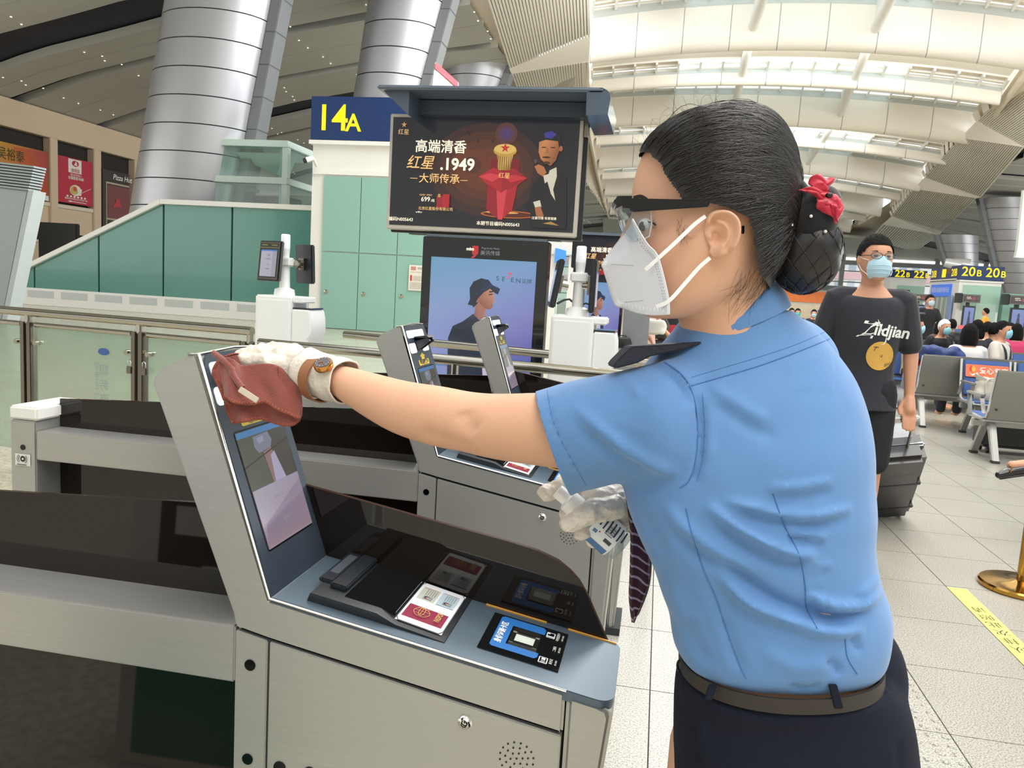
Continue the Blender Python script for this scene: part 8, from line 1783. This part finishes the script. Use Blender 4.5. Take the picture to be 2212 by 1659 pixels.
# ---------------- gate houses 20B and 22B
HY = 55.
def hp_(px, py, y=HY): return at_y(px, py, y)
x0, x1 = hp_(2075, 590)[0], hp_(2167, 590)[0]; zs0, zs1 = hp_(2120, 606)[2], hp_(2120, 575)[2]
h20 = house('gate_house', HY, x0, x1, zs0, zs1, 'cream gate house with mint panels under the navy 20B sign, far right', 5.6)
for px, sz in ((2098, .82), (2150, .82)):
    p = hp_(px, 588+.05*(px-2098)); p[1] = HY-.14; text('lettering', '20', sz, p-[.2, 0, 0], (1, 0, 0), (0, 0, 1), M_YEL, h20, fat=.008); text('lettering', 'B', sz*.68, p+[.42, 0, -.07], (1, 0, 0), (0, 0, 1), M_YEL, h20, fat=.006)
for yy in (HY+1., HY+4.9): text('lettering', '20B', .66, (x0-.04, yy, (zs0+zs1)/2), (0, -1, 0), (0, 0, 1), M_YEL, h20, fat=.012)
q = MB(); q.box((x0-.04, HY+2.6, zs0+.2), (x0-.02, HY+3.3, zs1-.15)); q.build('exit_sign', M_YEL, h20); text('lettering', '检票口', .34, (x0-.05, HY+2., (zs0+zs1)/2+.1), (0, -1, 0), (0, 0, 1), mat('sign_orange', '#d8893a', var=0), h20)
q = MB(); a, b_ = hp_(2081, 615), hp_(2155, 675); q.box((a[0], HY-.05, b_[2]), (b_[0], HY, a[2])); q.build('mint_panel', mat('mint_far', '#a9d0bd', rough=.3, var=.02), h20)
q = MB(); a, b_ = hp_(2108, 655), hp_(2147, 690); q.box((a[0], HY-.09, .1), (b_[0], HY-.04, a[2])); q.build('mint_door', mat('mint_far2', '#b9d8c8', rough=.3), h20)
ya_, yb_ = HY+.9, HY+5.; q = MB(); q.box((x0-.05, HY+.5, 3.55), (x0-.01, HY+5.5, 3.7)); q.build('lintel', M_CREAM, h20)
q = MB(); q.box((x0-.12, HY+1.2, 2.55), (x0-.02, HY+4.9, 3.35)); q.build('notice_board', mat('notice_blue2', '#3f78e0', rough=.4, emit='#3f78e0', estr=.35), h20); text('lettering', '请提前准备好身份证', .38, (x0-.14, HY+3., 2.95), (0, -1, 0), (0, 0, 1), M_WINK, h20)
q = MB(); q.box((x0-.06, HY+1., 0), (x0-.02, HY+5.1, 2.5)); q.build('doorway', mat('door_green_grey', '#7f9c90', rough=.3, var=.1, scale=1), h20)
for yy in (HY+1.6, HY+2.5, HY+3.4, HY+4.3): q = MB(); q.box((x0-.14, yy-.06, 0), (x0-.03, yy+.06, 2.5)); q.build('door_post', M_FRAME, h20)
for yy in (HY+.8, HY+5.3): q = MB(); q.box((x0-.2, yy-.25, .1), (x0-.08, yy+.25, 2.6)); q.build('standing_poster', mat('poster_blue', '#8fa3d6', rough=.5, var=.2, scale=2), h20)
def small_tv(px0, py0, px1, py1, lab, y=HY-1.5):
    t = thing('advert_display', lab, 'screen', at_y((px0+px1)/2, py1, y)*[1, 1, 0]); a, b_ = at_y(px0, py0, y), at_y(px1, py1, y); q = MB(); q.box((a[0], y, b_[2]), (b_[0], y+.25, a[2])); q.build('case', mat('tv_case', '#6d6a64', rough=.4), t); q = MB(); q.box((a[0]-.25, y+.05, b_[2]-.05), (a[0]-.02, y+.7, a[2]+.05)); q.build('side', M_BLACKPL, t)
    p = Print((a[0]+.06, y-.01, a[2]-.08), (b_[0]-a[0]-.12, 0, 0), (0, 0, b_[2]-a[2]+.16), .004); p.shape([(0, 0), (1, 0), (1, 1), (0, 1)], ['#4a403b', '#5a4a44', '#4a3f3b', '#433b38']); p.ell(.64, .5, .12, .3, '#a04646'); p.ell(.9, .45, .03, .25, '#7a6a60'); p.build('picture', M_AD, t)
    p.text('lettering', '高端清香', .3, .3, .18, M_AWH, t); p.text('lettering', '红星1949', .33, .55, .2, M_AWH, t)
    q = MB(); w_ = (b_[0]-a[0]); q.box((a[0]+w_*.3, y+.22, 0), (a[0]+w_*.5, y+.3, b_[2])); q.build('stand', M_BLACKPL, t); q = MB(); q.box((a[0]+w_*.12, y, .0), (a[0]+w_*.78, y+.2, b_[2]-.2)); q.build('portrait_case', M_BLACKPL, t)
    p = Print((a[0]+w_*.17, y-.01, b_[2]-.3), (w_*.56, 0, 0), (0, 0, -(b_[2]-.5)), .004); p.shape([(0, 0), (1, 0), (1, 1), (0, 1)], ['#7f93c8', '#7f8fc4', '#6d6fae', '#7f86b8']); p.shape([(.35, .7), (.4, .4), (.45, .28), (.6, .28), (.65, .42), (.75, 1), (.3, 1)], '#2f3a52'); p.ell(.52, .22, .1, .09, '#3a4668'); p.build('picture', M_AD, t)
    return t
small_tv(2081, 635, 2117, 655, 'far advert screen on the front of gate house 20B'); small_tv(2183, 637, 2230, 660, 'far advert screen at the right picture edge'); small_tv(1973, 634, 2006, 652, 'far advert screen left of gate house 20B, beside the phone man')
a, b_ = hp_(2172, 640), hp_(2300, 640); q = MB(); q.box((a[0]+.3, HY+1, 0), (b_[0], HY+4, hp_(2160, 632)[2])); tag(q.build('glass_annex', mat('mint_far3', '#8fbfae', rough=.3)), 'mint annex to the right of gate house 20B', 'gate house')
t = thing('floodlight', 'pair of white floodlights on the roof of gate house 20B', 'floodlight', hp_(2050, 570, HY+2))
for px in (2041, 2060): p = hp_(px, 567, HY+2); q = MB(); q.cyl(p, p+[.9, -.2, -.15], .28, .42, n=14); q.build('lamp_head', M_FRAME, t, smooth=40); q = MB(); q.cyl(p+[.4, 0, -.1], [p[0]+.4, p[1], zs1-.05], .06, n=8); q.build('stem', M_FRAME, t)
H2 = 88.; x0, x1 = at_y(1925, 590, H2)[0], at_y(2002, 590, H2)[0]; zs0, zs1 = at_y(1970, 601, H2)[2], at_y(1970, 584, H2)[2]
h22 = house('gate_house', H2, x0, x1, zs0, zs1, 'farther cream gate house under the navy 22B sign, behind the man in black', 6.)
for px in (1949, 1990): p = at_y(px, 592+.05*(px-1949), H2); p[1] = H2-.15; text('lettering', '22', 1.0, p-[.25, 0, 0], (1, 0, 0), (0, 0, 1), M_YEL, h22, fat=.02); text('lettering', 'B', .66, p+[.52, 0, -.08], (1, 0, 0), (0, 0, 1), M_YEL, h22, fat=.015)
a, b_ = at_y(1938, 616, H2), at_y(1992, 660, H2); q = MB(); q.box((a[0], H2-.06, b_[2]), (b_[0], H2, a[2])); q.build('mint_panel', mat('mint_far', '#a9d0bd'), h22)
# red far seats
xr = hp_(2078, 680, 40.)[0]
t = thing('seat_row', 'row of red seats in front of gate house 20B', 'chairs', (xr, 40, 0))
for i in range(7):
    for (pf, nm) in (([(.19, .45), (.3, .9)], 'backrest'), ([(-.25, .43), (.17, .42)], 'seat')):
        b = swept([(p[0]+40, p[1]) for p in pf], xr+i*.52, xr+i*.52+.44, .03); b.build(nm, M_SEATRED, t)
q = MB(); q.box((xr, 39.95, .3), (xr+3.6, 40.05, .38)); q.build('beam', M_SEATBK, t)
for i in (0, 3.5): q = MB(); q.box((xr+i, 39.8, 0), (xr+i+.08, 40.2, .32)); q.build('leg', M_SEATBK, t)
# white rounded information board at the upper right
t = thing('hanging_board', 'white hanging board cut by the right picture edge beside the clad column', 'board', at_y(2212, 560, 45.)); q = MB(); q.prism([at_y(2212, 410, 45.), at_y(2260, 400, 45.), at_y(2260, 560, 45.), at_y(2194, 556, 45.), at_y(2198, 540, 45.)], (0, .3, 0)); q.build('panel', M_WHITE, t)

# ---------------- folding poster boards standing left of the viewer; their faces show as reflections in the brown acrylic
def board(x, y, deg, lab, cols):
    t = thing('poster_board', lab, 'board', (x, y, 0)); f = face_dir(deg); s = np.cross([0, 0, 1.], f); c = np.array([x, y, 0.])
    q = MB(); q.prism([c-s*.3+[0, 0, 0], c+s*.3, c+s*.3+f*-.12+[0, 0, 1.0], c-s*.3+f*-.12+[0, 0, 1.0]], f*-.03); q.build('panel', M_WHITE, t)
    p = Print(c-s*.28-f*.115+[0, 0, .97]+f*.004, s*.56, f*.11-np.array([0, 0, .94]), .001); p.rect(0, 0, 1, 1, '#e9e6dc'); p.rect(.05, .62, .95, .97, cols[0]); p.rect(.05, .05, .95, .16, cols[1]); p.rect(.12, .2, .88, .58, cols[2]); p.rect(.2, .26, .8, .34, '#e9e6dc'); p.rect(.2, .42, .65, .5, '#e9e6dc'); p.build('picture', M_PRN, t)
    q = MB(); q.prism([c-s*.3-f*.24, c+s*.3-f*.24, c+s*.3-f*.15+[0, 0, 1.0], c-s*.3-f*.15+[0, 0, 1.0]], f*-.02); q.build('rear_leg', M_WHITE, t)
board(-1.05, .42, 178, 'poster board beside the nearest gate, outside the left edge', ('#2f9c86', '#3a66b0', '#33363c'))
board(-1.75, -.9, 165, 'poster board behind the viewer on the left', ('#2f8f86', '#d9c447', '#3f8a74'))

# lettering becomes plain mesh
_dg = bpy.context.evaluated_depsgraph_get(); _dg.update()
for o in [o for o in S_.objects if o.type == 'FONT']:
    me = bpy.data.meshes.new_from_object(o.evaluated_get(_dg)); q = bpy.data.objects.new('lettering', me); COL.objects.link(q); q.parent = o.parent; q.matrix_basis = o.matrix_basis.copy(); bpy.data.objects.remove(o)
